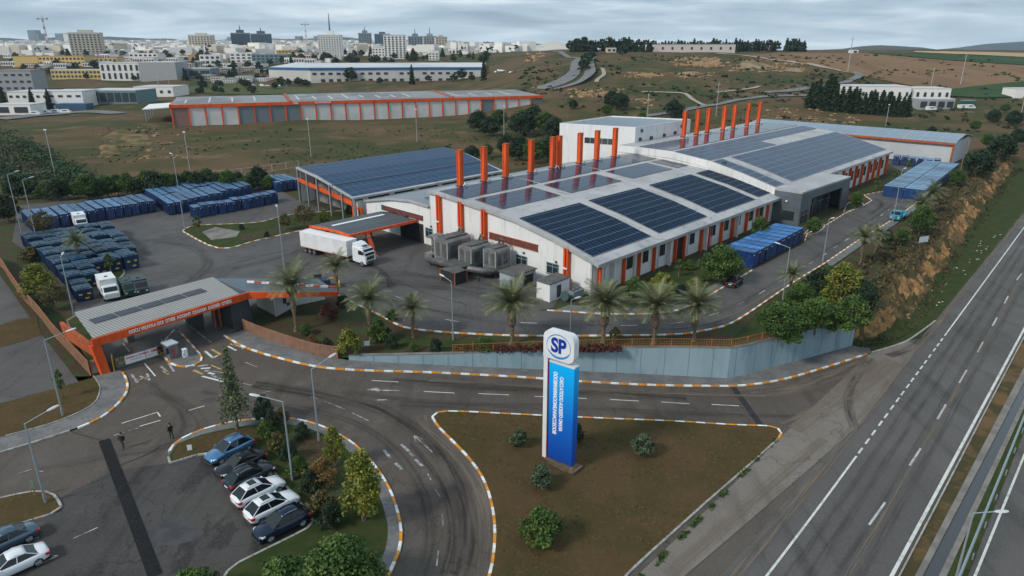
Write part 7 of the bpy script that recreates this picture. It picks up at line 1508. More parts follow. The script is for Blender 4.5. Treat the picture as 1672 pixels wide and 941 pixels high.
for i, (px, py, h) in enumerate([(782, 215, 9), (800, 222, 8), (815, 212, 9), (850, 222, 10), (872, 214, 11), (890, 222, 10), (905, 228, 9), (700, 262, 4), (730, 256, 4), (828, 252, 7), (848, 262, 8), (872, 268, 8), (895, 262, 8), (770, 262, 5), (795, 258, 5), (1000, 176, 9), (1012, 180, 9), (990, 190, 6), (935, 178, 5), (870, 196, 3), (1048, 200, 5), (1100, 192, 9), (1555, 232, 4), (1590, 215, 5), (1620, 200, 6), (1655, 205, 7), (1640, 185, 5), (1520, 222, 4)]):
    put((DARKT, ROUND[1])[i % 3 == 2], R(px, py), h, 6, f'{ordn(i)} dark hillside bush along the slope from grassy field to right edge', 'dark bushes on the slope behind the factory', wide=1.15)
def cluster(n, fn, name, mats, ls, per):    # a wood that reads as one mass
    cl = []
    for _ in range(n): p, r = fn(); cl.append((p.x, p.y, p.z + r * .5, r))
    o = bpy.data.objects.new(name, leaf_mesh(name, cl, per, ls, mats)); COL.objects.link(o); tag(o, kind='stuff')
def dark_wood():
    px = U(-40, 150); py = U(212, 300) if px > 60 else U(205, 306)
    if py < 207 + max(0, px - 5) * .6: py = 207 + max(0, px - 5) * .66 + U(0, 20)
    return R(px, min(py, 304)), U(1.6, 3.4)
cluster(330, dark_wood, 'thicket', LD + [LG[0], LG[1]], .36, 46)
for i, (px, py, h) in enumerate([(1322, 176, 17), (1334, 178, 20), (1345, 180, 19), (1351, 176, 22), (1362, 182, 18), (1372, 181, 16), (1382, 184, 17), (1390, 183, 15), (1399, 185, 16), (1409, 186, 14), (1418, 186, 15), (1427, 187, 14), (1437, 188, 16), (1446, 189, 15), (1455, 190, 13), (1463, 190, 14), (1472, 191, 13), (1480, 190, 14), (1328, 172, 16), (1358, 173, 20), (1394, 178, 15), (1424, 181, 14), (1450, 184, 14)]):
    put(CYP, R(px, py), h * .8, 12, f'{ordn(i)} dark conifer from the left in the dense row by the roadside building', 'dark conifers in the dense row', wide=U(1.0, 1.35))
i = 0
for px in list(np.linspace(930, 972, 12)) + list(np.linspace(982, 1066, 22)) + list(np.linspace(1070, 1200, 26)) + list(np.linspace(1202, 1268, 16)) + list(np.linspace(1284, 1312, 7)):
    p = R(px, 84.5 + U(-1.5, .6)); put(FARC if i % 3 else FART, p, U(9, 13.5), 12 if i % 3 else 8, f'{ordn(i)} dark pine from the left along the skyline of the hill', 'dark pines along the hill skyline', wide=U(.8, 1.2)); i += 1
# ================================================================ FAR BUILDINGS
cw = {'w': mat('city_white', (.72, .7, .67), .8), 'c': mat('city_cream', (.5, .45, .37), .8), 'y': mat('city_yellow', (.52, .4, .16), .8), 'g': mat('city_grey', (.3, .31, .32), .8), 'b': mat('city_blue', (.05, .09, .14), .4), 'o': mat('city_ochre', (.5, .3, .09), .8), 's': mat('city_slate', (.16, .2, .24), .6), 't': mat('city_teal', (.12, .2, .22), .5)}
rf_m = {'w': mat('roof_pale', (.5, .5, .5), .8), 'r': mat('roof_red', (.28, .09, .05), .8), 'g': mat('roof_grey', (.22, .22, .23), .8), 'b': mat('roof_blue', (.015, .1, .25), .6)}
cglass = mat('city_window', (.03, .04, .05), .4)
def block(name, cat, label, px0, px1, yb, yt, col, nx=0, nz=0, roof='w', depth=None, rz=0., group=None, top=None, ww=.55, wh=.5, base=None, mast=0):
    p = R((px0 + px1) / 2, yb) if base is None else base; f = p.y * CT - (p.z - CAMH) * ST; w = (px1 - px0) / FPX * f; h = (yb - yt) / FPX * f; d = depth or max(8, min(w, 30))
    t = thing(name, label, cat, p, rz, group); mb = MB(); mb.box((0, d / 2, h / 2 - 1), (w, d, h + 2)); wl = part('wall', mb, cw[col] if isinstance(col, str) else col, t, True)
    mb = MB(); mb.box((0, d / 2, h + h * .02), (w * 1.01, d * 1.01, max(.4, h * .05))); ro = part('roof', mb, rf_m[roof], t, True)
    if top:
        mb = MB(); tw, th_ = top; mb.box((0, d / 2, h + h * th_ / 2), (w * tw, d * .5, h * th_)); part('roof_block', mb, cw[col] if isinstance(col, str) else col, ro, True)
        if mast: mb = MB(); mb.tube([(0, d / 2, h * (1 + th_)), (0, d / 2, h * (1 + th_ + mast))], [w * .04, w * .012], 5); part('antenna', mb, cw['b'], ro, True)
    if nx:
        cx, cz = w / nx, h * .94 / nz; m0 = MB().box((0, 0, 0), (cx * ww, .3, cz * wh)).mesh('window', cglass)
        for i in range(nx):
            for j in range(nz):
                o = bpy.data.objects.new('window', m0); COL.objects.link(o); o.parent = t; o.location = (-w / 2 + cx * (i + .5), -.1, h * .04 + cz * (j + .5)); WM[o.name] = WM[t.name]
    return t, w, h, d
TW = 'tower'
block(TW, 'tower', 'cream apartment tower with a small roof block at the left of the city', 121, 167, 92, 57, 'c', 8, 9, 'w', 22, .35, None, (.45, .16))
block(TW, 'tower', 'cream apartment tower right of the low teal roofed works', 312, 349, 88, 60, 'c', 8, 8, 'w', 22, .2, None, (.45, .14))
block(TW, 'tower', 'dark glass tower with stepped top, left one of the pair', 381, 410, 86, 57, 'b', 6, 9, 'g', 24, .3, None, (.4, .2), .7, .6, None, .25)
block(TW, 'tower', 'dark glass tower with pale core, right one of the pair', 413, 445, 84, 58, 'b', 6, 9, 'g', 24, .3, None, (.4, .2), .7, .6, None, .2)
block(TW, 'tower', 'white tower carrying a tall blue spire', 522, 559, 97, 61, 'w', 9, 10, 'w', 26, .15, None, (.3, .22), .5, .5, None, .75)
block(TW, 'tower', 'dark slate tower right of the white spire tower', 587, 608, 83, 57, 's', 5, 9, 'g', 22, .2, None, (.4, .2), .6, .5, None, .25)
block(TW, 'tower', 'dark blue slab tower behind the wide white tower', 613, 638, 82, 58, 'b', 5, 8, 'g', 18, .2, None, (.4, .16))
block(TW, 'tower', 'wide white tower with dark window columns', 628, 664, 97, 61, 'w', 6, 10, 'w', 22, .12, None, (.35, .08), .5, .6)
block(TW, 'tower', 'grey tower third from the right of the skyline', 668, 691, 87, 62, 's', 5, 9, 'g', 22, .2, None, (.4, .2), .6, .5, None, .3)
block(TW, 'tower', 'grey tower second from the right of the skyline', 693, 714, 87, 62, 'g', 5, 9, 'g', 22, .2, None, (.45, .2), .6, .5, None, .4)
block(TW, 'tower', 'tan and slate tower at the right end of the skyline', 712, 731, 87, 63, 'c', 4, 9, 'g', 22, .2, None, (.4, .16))
for i, (a, b, t_, lab) in enumerate([(48, 60, 46, 'hazy blue tower with slanted top far left of the mast'), (59, 65, 51, 'short hazy blue tower touching the slanted far tower'), (92, 104, 51, 'hazy blue slab tower right of the red and white mast'), (105, 116, 51, 'pale hazy slab tower in the middle of the far trio'), (117, 127, 51, 'hazy blue slab tower, right one of the far trio'), (371, 377, 56, 'tiny hazy tower behind the dark glass pair'), (482, 487, 55, 'tiny hazy tower left of the white crane mast'), (487, 491, 55, 'tiny hazy tower touching the crane mast'), (513, 517, 55, 'tiny hazy tower right of the white crane mast')]):
    d = ray((a + b) / 2, 69); k_ = 4600 / d[1]; block('skyscraper', 'tower', lab, a, b, 69, t_, 's' if i != 3 else 'w', 0, 0, 'g', 60, 0, None, None, .5, .5, Vector((d[0] * k_, 4600, T(d[0] * k_, 4600) - 10)))
def mast(label, px, yb, yt, m):
    p = R(px, yb); f = p.y * CT - (p.z - CAMH) * ST; h = (yb - yt) / FPX * f; t = thing('lattice_mast', label, 'mast', p); r = h * .03; bands = 9
    for q in range(bands):
        mb = MB(); z0, z1 = h * q / bands, h * (q + 1) / bands; r0, r1 = r * (1.2 - .7 * q / bands), r * (1.2 - .7 * (q + 1) / bands)
        for k in range(4): a = k * math.pi / 2 + .78; mb.tube([(math.cos(a) * r0, math.sin(a) * r0, z0), (math.cos(a) * r1, math.sin(a) * r1, z1)], h * .006, 4); b_ = a + math.pi / 2; mb.tube([(math.cos(a) * r0, math.sin(a) * r0, z0), (math.cos(b_) * r1, math.sin(b_) * r1, z1)], h * .005, 4)
        part('lattice_section', mb, m if q % 2 else fit_w, t, True)
    mb = MB(); mb.box((0, 0, h * .88), (h * .3, h * .025, h * .02)); part('crossarm', mb, mid_grey, t, True)
    for s in (-1, 1): mb = MB(); mb.tube([(s * h * .15, -.2, h * .88), (s * h * .15, .6, h * .88)], h * .035, 8); part('dish', mb, mid_grey, t, True)
mast('red and white lattice mast with dishes at the far left', 79, 78, 28, mat('mast_red', (.45, .08, .05), .6)); mast('white crane like mast left of the spire tower', 501, 74, 38, mat('mast_pale', (.5, .42, .4), .6))
block('school_building', 'building', 'long yellow building with red roof below the left tower', 62, 142, 107, 93, 'y', 12, 2, 'r', 20, -.1); block('school_building', 'building', 'plain yellow gable end block left of the long yellow building', 25, 63, 108, 93, 'y', 0, 0, 'r', 24, .1); block('school_building', 'building', 'red roofed yellow wing right of the long yellow building', 143, 190, 104, 95, 'y', 7, 1, 'r', 20, .15)
block('terraced_building', 'building', 'low yellow terrace with a band of dark windows', 85, 172, 129, 115, 'y', 14, 2, 'w', 14, 0)
block('office_building', 'building', 'white office block with tall dark openings left of the grey shed', 168, 230, 132, 105, 'w', 7, 2, 'w', 26, .1, None, None, .4, .7); block('industrial_building', 'building', 'grey green clad works with white upper floor', 230, 290, 132, 104, 'g', 0, 0, 'w', 26, 0); block('industrial_building', 'building', 'dark fronted low works with white upper storey', 290, 345, 128, 113, 's', 3, 1, 'w', 22, 0, None, None, .8, .6)
block('concrete_building', 'building', 'unfinished grey concrete block at the far left edge', 0, 55, 151, 118, 'g', 5, 3, 'g', 22, .12, None, None, .5, .3)
block('white_villa', 'building', 'long white building with small windows behind the three dark spruces', 18, 82, 178, 152, 'w', 6, 2, 'w', 22, .05, None, None, .45, .3); block('white_villa', 'building', 'white building with blue awning left of the glass fronted works', 82, 138, 178, 151, 'w', 4, 2, 'w', 22, .05, None, None, .5, .25); block('garage_building', 'building', 'low white garage with a dark open bay by the city road', -10, 52, 188, 172, 'w', 2, 1, 'w', 14, 0, None, None, .7, .6)
block('glass_building', 'building', 'teal glass fronted works with pale overhanging roof', 139, 226, 170, 149, 't', 7, 1, 'w', 24, -.05, None, None, .8, .7); block('industrial_building', 'building', 'white flat roofed block behind the orange warehouse corner', 220, 284, 158, 143, 'w', 5, 1, 'w', 26, 0, None, None, .35, .3)
block('awning_shed', 'building', 'low shed with blue awning beside the city road', 92, 142, 181, 171, 'b', 0, 0, 'b', 8, 0)
block('office_building', 'building', 'white stepped office building below the dark glass pair', 377, 412, 103, 88, 'w', 4, 3, 'w', 24, .1); block('office_building', 'building', 'teal striped office building right of the white stepped one', 412, 470, 104, 90, 't', 8, 3, 'g', 20, 0); block('ochre_building', 'building', 'ochre orange building left of the white spire tower', 455, 482, 92, 83, 'o', 5, 2, 'r', 16, 0); block('white_villa', 'building', 'white curved front building left of the stepped office', 328, 360, 106, 91, 'w', 4, 2, 'w', 20, .2)
block('white_villa', 'building', 'white apartment block under the wide white tower', 608, 634, 97, 80, 'w', 5, 4, 'w', 20, 0); block('white_villa', 'building', 'white apartment block at the foot of the tan tower', 700, 716, 99, 87, 'w', 3, 3, 'w', 16, 0); block('white_villa', 'building', 'low white building beside the dark trees right of the skyline', 732, 762, 89, 81, 'w', 5, 1, 'w', 16, 0); block('white_villa', 'building', 'small white house on the city edge right of the skyline', 752, 782, 84, 77, 'w', 4, 1, 'w', 16, 0)
block('white_villa', 'building', 'white block between the two cream towers', 212, 258, 100, 88, 'w', 6, 2, 'w', 20, 0); block('white_villa', 'building', 'long white block right of the second cream tower', 349, 382, 84, 74, 'w', 6, 2, 'w', 20, 0)
# long blue roofed warehouse
p0, p1, p2, p3 = R(440, 128), R(508, 136), R(700, 132), R(788, 124); bw = thing('blue_roof_warehouse', 'very long pale warehouse with blue roof edge in the middle distance', 'warehouse', p1); hb = 13.0; mb = MB(); rm = MB(); em = MB()
for a, b in ((p0, p1), (p1, p2), (p2, p3)):
    n = Vector((-(b - a).y, (b - a).x, 0)).normalized(); z = min(a.z, b.z); dpt = 85
    mb.hexa([(a.x, a.y, z - 2), (b.x, b.y, z - 2), (b.x, b.y + dpt, z - 2), (a.x, a.y + dpt, z - 2)], [(a.x, a.y, p1.z + hb), (b.x, b.y, p1.z + hb), (b.x, b.y + dpt, p1.z + hb), (a.x, a.y + dpt, p1.z + hb)])
    e_ = n * -.5; em.hexa([(a.x + e_.x, a.y + e_.y, p1.z + hb - 1.6), (b.x + e_.x, b.y + e_.y, p1.z + hb - 1.6), (b.x, b.y + .4, p1.z + hb - 1.6), (a.x, a.y + .4, p1.z + hb - 1.6)], [(a.x + e_.x, a.y + e_.y, p1.z + hb + .5), (b.x + e_.x, b.y + e_.y, p1.z + hb + .5), (b.x, b.y + .4, p1.z + hb + .5), (a.x, a.y + .4, p1.z + hb + .5)])
    rm.hexa([(a.x, a.y + .5, p1.z + hb + .1), (b.x, b.y + .5, p1.z + hb + .1), (b.x, b.y + dpt, p1.z + hb + 2), (a.x, a.y + dpt, p1.z + hb + 2)], [(a.x, a.y + .5, p1.z + hb + .4), (b.x, b.y + .5, p1.z + hb + .4), (b.x, b.y + dpt, p1.z + hb + 3), (a.x, a.y + dpt, p1.z + hb + 3)])
    if a is not p0:
        l_ = (b - a).length; an = math.atan2((b - a).y, (b - a).x); nw = int(l_ / 7)
        for i in range(nw):
            q = a.lerp(b, (i + .5) / nw); 
            for z_ in (2.2, 8.2):
                if rnd() < .8: m_ = MB(); m_.box((q.x - n.x * .1, q.y - n.y * .1, p1.z + z_), (3.6, .4, 1.9 if z_ > 5 else 2.6), an); part('window', m_, cglass, bw)
part('wall', mb, mat('warehouse_pale', (.46, .45, .42), .8, col2=(.52, .51, .48), scale=.03), bw); part('roof', rm, mat('warehouse_roof', (.56, .56, .57), .7, col2=(.45, .46, .48), scale=.02), bw); part('blue_edge', em, rf_m['b'], bw)
# orange trimmed warehouse in front of the city
A0, B0 = R(284, 206), R(886, 168); ow = thing('orange_warehouse', 'very long low warehouse with orange frame and white bays on the grassy slope', 'warehouse', A0); B0.z = A0.z = max(A0.z, .3); dv = (B0 - A0); Lw = dv.length; dv.normalize(); nv = Vector((-dv.y, dv.x, 0)); nb = 26; hw = 8.0; gz = A0.z
bl = R(214, 194); dep = max(45., min(90., (bl - A0).dot(nv))); wl_m = mat('bay_white', (.58, .58, .57), .7, col2=(.5, .5, .49), scale=.08); gy_m = mat('bay_grey', (.14, .17, .19), .6); rd_m = mat('bay_red', (.22, .13, .12), .7)
def wp(u, v, z): q = A0 + dv * u + nv * v; return Vector((q.x, q.y, gz + z))
for i in range(nb):
    u0, u1 = Lw * i / nb, Lw * (i + 1) / nb; mb = MB(); mb.hexa([wp(u0, 0, -3), wp(u1, 0, -3), wp(u1, .4, -3), wp(u0, .4, -3)], [wp(u0, 0, hw), wp(u1, 0, hw), wp(u1, .4, hw), wp(u0, .4, hw)]); part('bay_panel', mb, rd_m if i == 0 else (gy_m if i in (4, 5, 6, 7, 21, 25) else wl_m), ow)
    mb = MB(); mb.hexa([wp(u0 - .35, -.4, -3), wp(u0 + .35, -.4, -3), wp(u0 + .35, -.02, -3), wp(u0 - .35, -.02, -3)], [wp(u0 - .35, -.4, hw), wp(u0 + .35, -.4, hw), wp(u0 + .35, -.02, hw), wp(u0 - .35, -.02, hw)]); part('post', mb, orange, ow)
mb = MB(); mb.hexa([wp(-.6, -.7, hw), wp(Lw + .5, -.7, hw), wp(Lw + .5, .5, hw), wp(-.6, .5, hw)], [wp(-.6, -.7, hw + 1.5), wp(Lw + .5, -.7, hw + 1.5), wp(Lw + .5, .5, hw + 1.5), wp(-.6, .5, hw + 1.5)]); mb.hexa([wp(-.8, -.7, hw), wp(.2, -.7, hw), wp(.2, dep, hw), wp(-.8, dep, hw)], [wp(-.8, -.7, hw + 1.5), wp(.2, -.7, hw + 1.5), wp(.2, dep, hw + 1.5), wp(-.8, dep, hw + 1.5)]); part('fascia', mb, orange, ow)
mb = MB(); mb.hexa([wp(0, .5, -3), wp(.4, .5, -3), wp(.4, dep, -3), wp(0, dep, -3)], [wp(0, .5, hw), wp(.4, .5, hw), wp(.4, dep, hw), wp(0, dep, hw)]); mb.hexa([wp(Lw - .4, .5, -3), wp(Lw, .5, -3), wp(Lw, dep, -3), wp(Lw - .4, dep, -3)], [wp(Lw - .4, .5, hw), wp(Lw, .5, hw), wp(Lw, dep, hw), wp(Lw - .4, dep, hw)]); part('end_wall', mb, gy_m, ow)
wr = mat('warehouse_sheet', (.17, .175, .185), .6, .2, col2=(.24, .245, .25), scale=.03, col3=(.34, .34, .34), scale3=.12, stretch=(1, 1, 1))
for k, (u0, u1, zz_) in enumerate(((0, .28, 1.2), (.285, .72, 1.5), (.725, 1., 1.2))):
    mb = MB(); mb.hexa([wp(Lw * u0, .3, hw + .6), wp(Lw * u1, .3, hw + .6), wp(Lw * u1, dep, hw + .6), wp(Lw * u0, dep, hw + .6)], [wp(Lw * u0, .3, hw + zz_), wp(Lw * u1, .3, hw + zz_), wp(Lw * u1, dep, hw + zz_ + 1.2), wp(Lw * u0, dep, hw + zz_ + 1.2)]); ro = part('roof', mb, wr, ow)
    for j in range(4 + 4 * (k == 1)): mb = MB(); uu = Lw * (u0 + (u1 - u0) * (j + .5) / (5 + 5 * (k == 1))); v0 = dep * U(.15, .3); v1 = dep * U(.5, .85); z0 = hw + zz_ + 1.2 * v0 / dep + .05; z1 = hw + zz_ + 1.2 * v1 / dep + .05; mb.hexa([wp(uu, v0, z0), wp(uu + .9, v0, z0), wp(uu + .9, v1, z1), wp(uu, v1, z1)], [wp(uu, v0, z0 + .15), wp(uu + .9, v0, z0 + .15), wp(uu + .9, v1, z1 + .15), wp(uu, v1, z1 + .15)]); part('rooflight', mb, rf_m['w'], ro)
    if k: mb = MB(); mb.hexa([wp(Lw * u0 - .8, 0, hw + .6), wp(Lw * u0 + .4, 0, hw + .6), wp(Lw * u0 + .4, dep, hw + .6), wp(Lw * u0 - .8, dep, hw + .6)], [wp(Lw * u0 - .8, 0, hw + 1.9), wp(Lw * u0 + .4, 0, hw + 1.9), wp(Lw * u0 + .4, dep, hw + 3.1), wp(Lw * u0 - .8, dep, hw + 3.1)]); part('firewall', mb, rust_orange, ro)
text('OIEIL', 'lettering', 1.1, lt, ow, wp(Lw * .29, -.75, hw + .8), dv, (0, 0, 1), .05, .02); text('UA MI MOIIIUUII', 'lettering', 1.1, lt, ow, wp(Lw * .345, -.75, hw + .8), dv, (0, 0, 1), .05, .02)
mb = MB(); mb.hexa([wp(-14, 12, 6.6), wp(-.9, 12, 7.2), wp(-.9, 46, 7.2), wp(-14, 46, 6.6)], [wp(-14, 12, 7.), wp(-.9, 12, 7.6), wp(-.9, 46, 7.6), wp(-14, 46, 7.)]); an_ = part('awning', mb, fit_w, ow)
for v in (13, 24, 35, 45): mb = MB(); q = wp(-13, v, 0); mb.tube([(q.x, q.y, gz - 2), (q.x, q.y, gz + 6.7)], .2, 5); part('post', mb, lamp_metal, an_)
# hill top and roadside buildings
block('hilltop_warehouse', 'warehouse', 'long pale pink warehouse on the crest of the hill among pines', 1058, 1200, 85.5, 73.5, mat('pale_pink', (.55, .48, .45), .8), 9, 1, 'g', 30, 0, None, None, .2, .35)
block('small_house', 'house', 'small house with pale roof left of the hilltop warehouse', 991, 1006, 86, 79, 'c', 2, 1, 'w', 12, 0); block('small_house', 'house', 'tiny white house on the far skyline above the brown field', 1391, 1401, 88, 82, 'w', 1, 1, 'g', 8, 0)
block('roadside_building', 'building', 'white flat building with arched windows right of the dark conifers', 1470, 1547, 164, 146, 'w', 7, 1, 'w', 22, -.15, None, None, .35, .4); block('roadside_building', 'building', 'long white building mostly hidden behind the dark conifer row', 1392, 1482, 166, 143, 'w', 8, 1, 'w', 22, -.1, None, None, .3, .3); block('workshop_building', 'building', 'low workshop with open bays in front of the white roadside building', 1500, 1556, 179, 163, 'g', 4, 1, 'w', 14, -.05, None, None, .7, .6); block('white_shed', 'shed', 'white shed at the right picture edge behind dark bushes', 1656, 1690, 160, 146, 'w', 0, 0, 'w', 12, 0)
block('green_skip', 'container', 'dark green container beside the low workshop', 1573, 1592, 173, 165, mat('skip_green', (.02, .1, .05), .7), 0, 0, 'g', 4, 0)
# small city houses, row behind row
GR = [(134, 300, 440, 'front row beside the meadow', (14, 26), (5, 9), 'wwwc'), (118, 172, 440, 'row behind the grey shed', (12, 24), (5, 10), 'wwcg'), (110, 0, 440, 'row below the long yellow building', (11, 22), (5, 9), 'wwcwg'), (103, 150, 530, 'row under the dark glass pair', (10, 20), (4, 9), 'wwcws'), (97, 0, 620, 'row level with the left tower foot', (9, 19), (4, 8), 'wwwco'), (92, 0, 730, 'row level with the spire tower foot', (9, 18), (3.5, 7), 'wwcw'), (88, 0, 800, 'row below the far hills', (8, 18), (3, 6), 'wwwcg')]
for yb, xa, xb, nm, ws_, hs, cols in GR:
    x = xa + U(0, 6); i = 0
    while x < xb:
        w = U(*ws_); y_ = yb + U(-2, 2)
        if rnd() < .9: block('city_building', 'building', f'{ordn(i)} small pale building from the left, city {nm}', x, x + w, y_, y_ - U(*hs), random.choice(cols), int(w / 3.5) if w > 11 and yb > 96 else 0, 1 if yb < 115 else 2, random.choice('wwgr'), U(10, 22), U(-.2, .2), 'small city buildings in the ' + nm); i += 1
        x += w + U(-2, 5)
for row_, (yb, xa, xb, n, h) in enumerate([(152, 300, 470, 10, 5), (141, 330, 520, 16, 6), (130, 0, 440, 18, 6), (121, 0, 440, 20, 7), (113, 0, 520, 20, 7), (105, 0, 640, 22, 8), (100, 480, 800, 20, 8), (95, 0, 800, 22, 8), (90, 0, 830, 22, 8)]):
    nm = ['beside the meadow', 'along the blue roofed warehouse parking', 'in front of the yellow terrace', 'behind the yellow terrace', 'before the long yellow building', 'under the dark glass pair', 'behind the blue roofed warehouse', 'below the towers', 'at the far edge of the city'][row_]; xs_ = sorted(U(xa, xb) for _ in range(n))
    for i, x in enumerate(xs_): put(FART if rnd() < .85 else FARC, R(x, yb + U(-3, 3)), h * U(.7, 1.2), 8, f'{ordn(i)} dark city tree from the left {nm}', 'dark city trees ' + nm, wide=U(.9, 1.5))
for i, (px, py, h) in enumerate([(10, 183, 15), (56, 183, 14), (82, 180, 13), (673, 138, 17), (790, 131, 17), (574, 133, 12), (755, 131, 10), (1016, 92, 9), (958, 108, 10), (953, 116, 9), (962, 100, 9), (700, 134, 6), (740, 134, 7), (770, 133, 6), (620, 138, 6), (500, 142, 6), (450, 146, 6)]):
    put((CYP, FART)[i > 4], R(px, py), h, 12 if i <= 4 else 8, ['slender spruce at the left edge by the white garage', 'slender spruce leaning beside the white garage', 'slender spruce in front of the blue awning', 'big dark conifer in front of the blue roofed warehouse', 'tall cypress at the right end of the blue roofed warehouse', 'dark tree at the left front of the blue roofed warehouse', 'tree row bush near the right front of the blue warehouse', 'tree beside the small hilltop house', 'tree in the median of the hill road', 'lower tree in the median of the hill road', 'upper tree in the median of the hill road', 'small bush right of the big dark conifer', 'second small bush right of the big dark conifer', 'third small bush right of the big dark conifer', 'small bush left of the big dark conifer', 'small tree at the warehouse corner', 'small tree at the left end of the warehouse'][i], None, wide=.8 if i < 5 else 1.2)
mb = MB(); k = 0
for _ in range(4200):
    y = 1150 + 4600 * rnd() ** 1.3; u = U(-.78, .02); x = u * y; w = U(8, 26) * (1 + y / 5000); h = U(5, 14) * (1 + y / 6000); mb.box((x, y, T(x, y) + h / 2), (w, w * .7, h), U(0, 3), 0 if rnd() < .8 else 1)
struct('distant_city', mb, [cw['w'], cw['c']], kind='stuff')
cluster(500, lambda: (lambda y, u: (Vector((u * y, y, T(u * y, y))), U(6, 14)))(U(1100, 4200), U(-.78, .03)), 'distant_trees', LD, 3.2, 16)
for i in range(26):
    q = R(U(405, 470), 141 + U(-2, 2)) if i < 16 else R(U(800, 850), 118 + U(-2, 2)); t = thing('distant_car', f'{ordn(i)} tiny pale car parked in the lots around the blue roofed warehouse', 'car', q, U(0, 3), 'tiny cars parked by the blue roofed warehouse'); mb = MB(); mb.loft([[(x, -.85, .3), (x, -.85, z), (x, .85, z), (x, .85, .3)] for x, z in ((-2.1, .8), (-1.5, .95), (-1.0, 1.45), (.5, 1.45), (1.1, .95), (2.1, .75))]); part('body', mb, fit_w if i % 3 else mid_grey, t, True)
for i, (px, py) in enumerate([(75, 186), (92, 185), (108, 185), (58, 188), (1572, 178), (1583, 178), (1520, 181)]):
    q = R(px, py); t = thing('distant_van', ['white van parked by the city road', 'second white van by the city road', 'white car ahead of the vans by the city road', 'white van at the garage bay', 'white car beside the low workshop', 'second white car beside the low workshop', 'pale van in front of the workshop bay'][i], 'van', q, .1); mb = MB(); mb.loft([[(x, -1, .4), (x, -1, z), (x, 1, z), (x, 1, .4)] for x, z in ((-2.8, 2.2), (1.2, 2.3), (2.0, 1.4), (2.8, 1.1))]); part('body', mb, fit_w, t, True); mb = MB(); mb.box((-.2, -1.02, 1.6), (2.4, .06, .5)); part('side_window', mb, carglass, t, True)
for nm_ in list(bpy.data.objects.keys()):
    o = bpy.data.objects.get(nm_)
    if o and o.parent is None and o.type == 'EMPTY' and o.get('label') == o.name.split('.')[0] and o.name not in USED:
        for c in list(o.children): bpy.data.objects.remove(c)
        bpy.data.objects.remove(o)
if False: pass
# ================================================================ AIR, LIGHT, CAMERA
hz = MB(); hz.box((0, 4200, 145), (19000, 8800, 310)); haze = bpy.data.materials.new('haze_air'); haze.use_nodes = True; nt = haze.node_tree; nt.nodes.clear(); ou = nt.nodes.new('ShaderNodeOutputMaterial'); vp = nt.nodes.new('ShaderNodeVolumePrincipled'); vp.inputs['Density'].default_value = HAZE; vp.inputs['Color'].default_value = (.72, .86, .98, 1); vp.inputs['Anisotropy'].default_value = .2; nt.links.new(vp.outputs[0], ou.inputs['Volume'])
if HAZE: struct('haze', hz, haze, kind='stuff')
SEL, SAZ = math.radians(38), math.atan2(-.8, -.6)
w = bpy.data.worlds.new('World'); SC.world = w; w.use_nodes = True; nt = w.node_tree; N = nt.nodes; K = nt.links; bg = N['Background']
sky = N.new('ShaderNodeTexSky'); sky.sky_type = 'NISHITA'; sky.sun_disc = False; sky.sun_elevation = SEL; sky.sun_rotation = SAZ; sky.altitude = 100; sky.dust_density = 2.0
bg.inputs['Strength'].default_value = SKYS; K.new(sky.outputs[0], bg.inputs['Color'])
tc = N.new('ShaderNodeTexCoord'); sx = N.new('ShaderNodeSeparateXYZ'); K.new(tc.outputs['Generated'], sx.inputs[0])
def M2(op, a, b=0.):
    n = N.new('ShaderNodeMath'); n.operation = op
    for i, q in enumerate((a, b)):
        if isinstance(q, (int, float)): n.inputs[i].default_value = q
        else: K.new(q, n.inputs[i])
    return n.outputs[0]
zc = M2('ADD', M2('MAXIMUM', sx.outputs[2], 0.), .10); cb = N.new('ShaderNodeCombineXYZ'); K.new(M2('DIVIDE', sx.outputs[0], zc), cb.inputs[0]); K.new(M2('DIVIDE', sx.outputs[1], zc), cb.inputs[1])
def cn(sc, det, seed):
    n = N.new('ShaderNodeTexNoise'); n.inputs['Scale'].default_value = sc; n.inputs['Detail'].default_value = det; n.inputs['Roughness'].default_value = .56; n.inputs['Distortion'].default_value = .4
    mp = N.new('ShaderNodeMapping'); mp.inputs['Location'].default_value = (seed, seed * .7, 0); mp.inputs['Scale'].default_value = (.8, 1.0, 1); K.new(cb.outputs[0], mp.inputs[0]); K.new(mp.outputs[0], n.inputs['Vector']); return n.outputs['Fac']
rp = N.new('ShaderNodeValToRGB'); K.new(cn(.75, 9, 5.6), rp.inputs[0]); e = rp.color_ramp.elements; e[0].position = .34; e[0].color = (.22, .31, .39, 1); e[1].position = .68; e[1].color = (.66, .73, .77, 1); q = e.new(.5); q.color = (.37, .47, .55, 1)
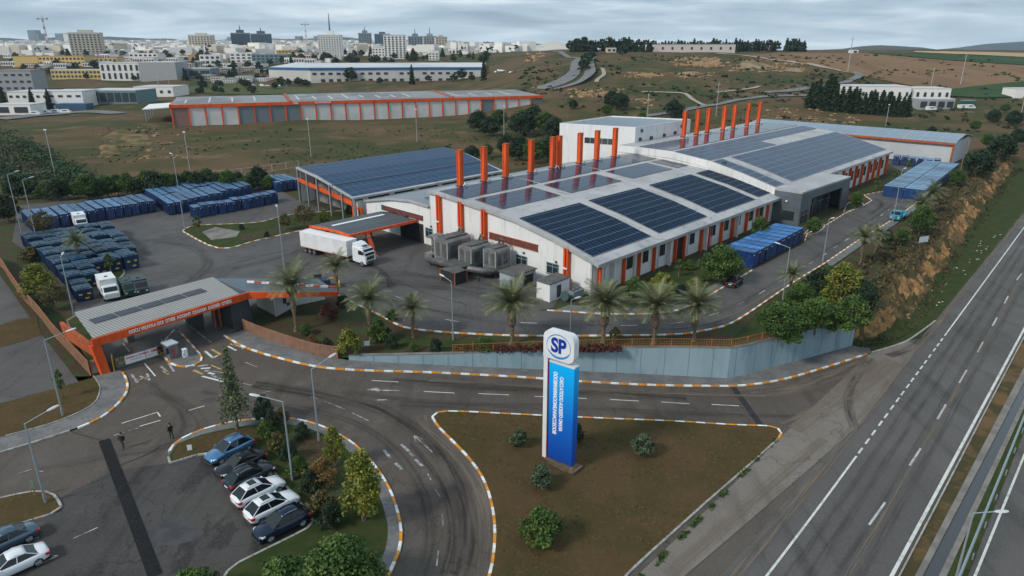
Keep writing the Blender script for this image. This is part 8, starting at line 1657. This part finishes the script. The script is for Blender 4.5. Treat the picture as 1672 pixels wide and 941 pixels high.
r2 = N.new('ShaderNodeMapRange'); r2.inputs[1].default_value = .0; r2.inputs[2].default_value = .045; r2.inputs[3].default_value = .55; r2.inputs[4].default_value = 0; K.new(sx.outputs[2], r2.inputs[0])
mh = N.new('ShaderNodeMix'); mh.data_type = 'RGBA'; K.new(r2.outputs[0], mh.inputs[0]); K.new(rp.outputs[0], mh.inputs[6]); mh.inputs[7].default_value = (.56, .68, .76, 1)
b2 = N.new('ShaderNodeBackground'); K.new(mh.outputs[2], b2.inputs['Color']); b2.inputs['Strength'].default_value = CLOUDS
r3 = N.new('ShaderNodeMapRange'); r3.inputs[1].default_value = .3; r3.inputs[2].default_value = .5; r3.inputs[3].default_value = .8; r3.inputs[4].default_value = 1.; K.new(cn(.8, 6, 8.3), r3.inputs[0])
ms = N.new('ShaderNodeMixShader'); K.new(r3.outputs[0], ms.inputs[0]); K.new(bg.outputs[0], ms.inputs[1]); K.new(b2.outputs[0], ms.inputs[2]); K.new(ms.outputs[0], N['World Output'].inputs['Surface'])
sl_ = bpy.data.lights.new('sun', 'SUN'); sl_.energy = SUNE; sl_.angle = math.radians(10); sl_.color = (1, .93, .83); so = bpy.data.objects.new('sun', sl_); COL.objects.link(so)
sd = Vector((math.sin(SAZ) * math.cos(SEL), math.cos(SAZ) * math.cos(SEL), math.sin(SEL))); so.rotation_euler = sd.to_track_quat('Z', 'Y').to_euler(); so.location = (0, 0, 120)
cam = bpy.data.cameras.new('camera'); co = bpy.data.objects.new('camera', cam); COL.objects.link(co); cam.sensor_width = 36; cam.lens = FPX / 1672 * 36; cam.clip_end = 20000; cam.clip_start = .5
co.location = (0, 0, CAMH); co.rotation_euler = (math.pi / 2 - TILT, 0, 0); SC.camera = co
SC.view_settings.view_transform = 'Standard'; SC.view_settings.look = 'None'; SC.view_settings.exposure = EXPO; SC.view_settings.gamma = 1
SC.cycles.use_denoising = True; SC.cycles.max_bounces = 6; SC.cycles.volume_bounces = 0; SC.cycles.transparent_max_bounces = 8
for o in bpy.data.objects:
    if o.type == 'EMPTY' and o.get('label') and not o.children: bpy.data.objects.remove(o)
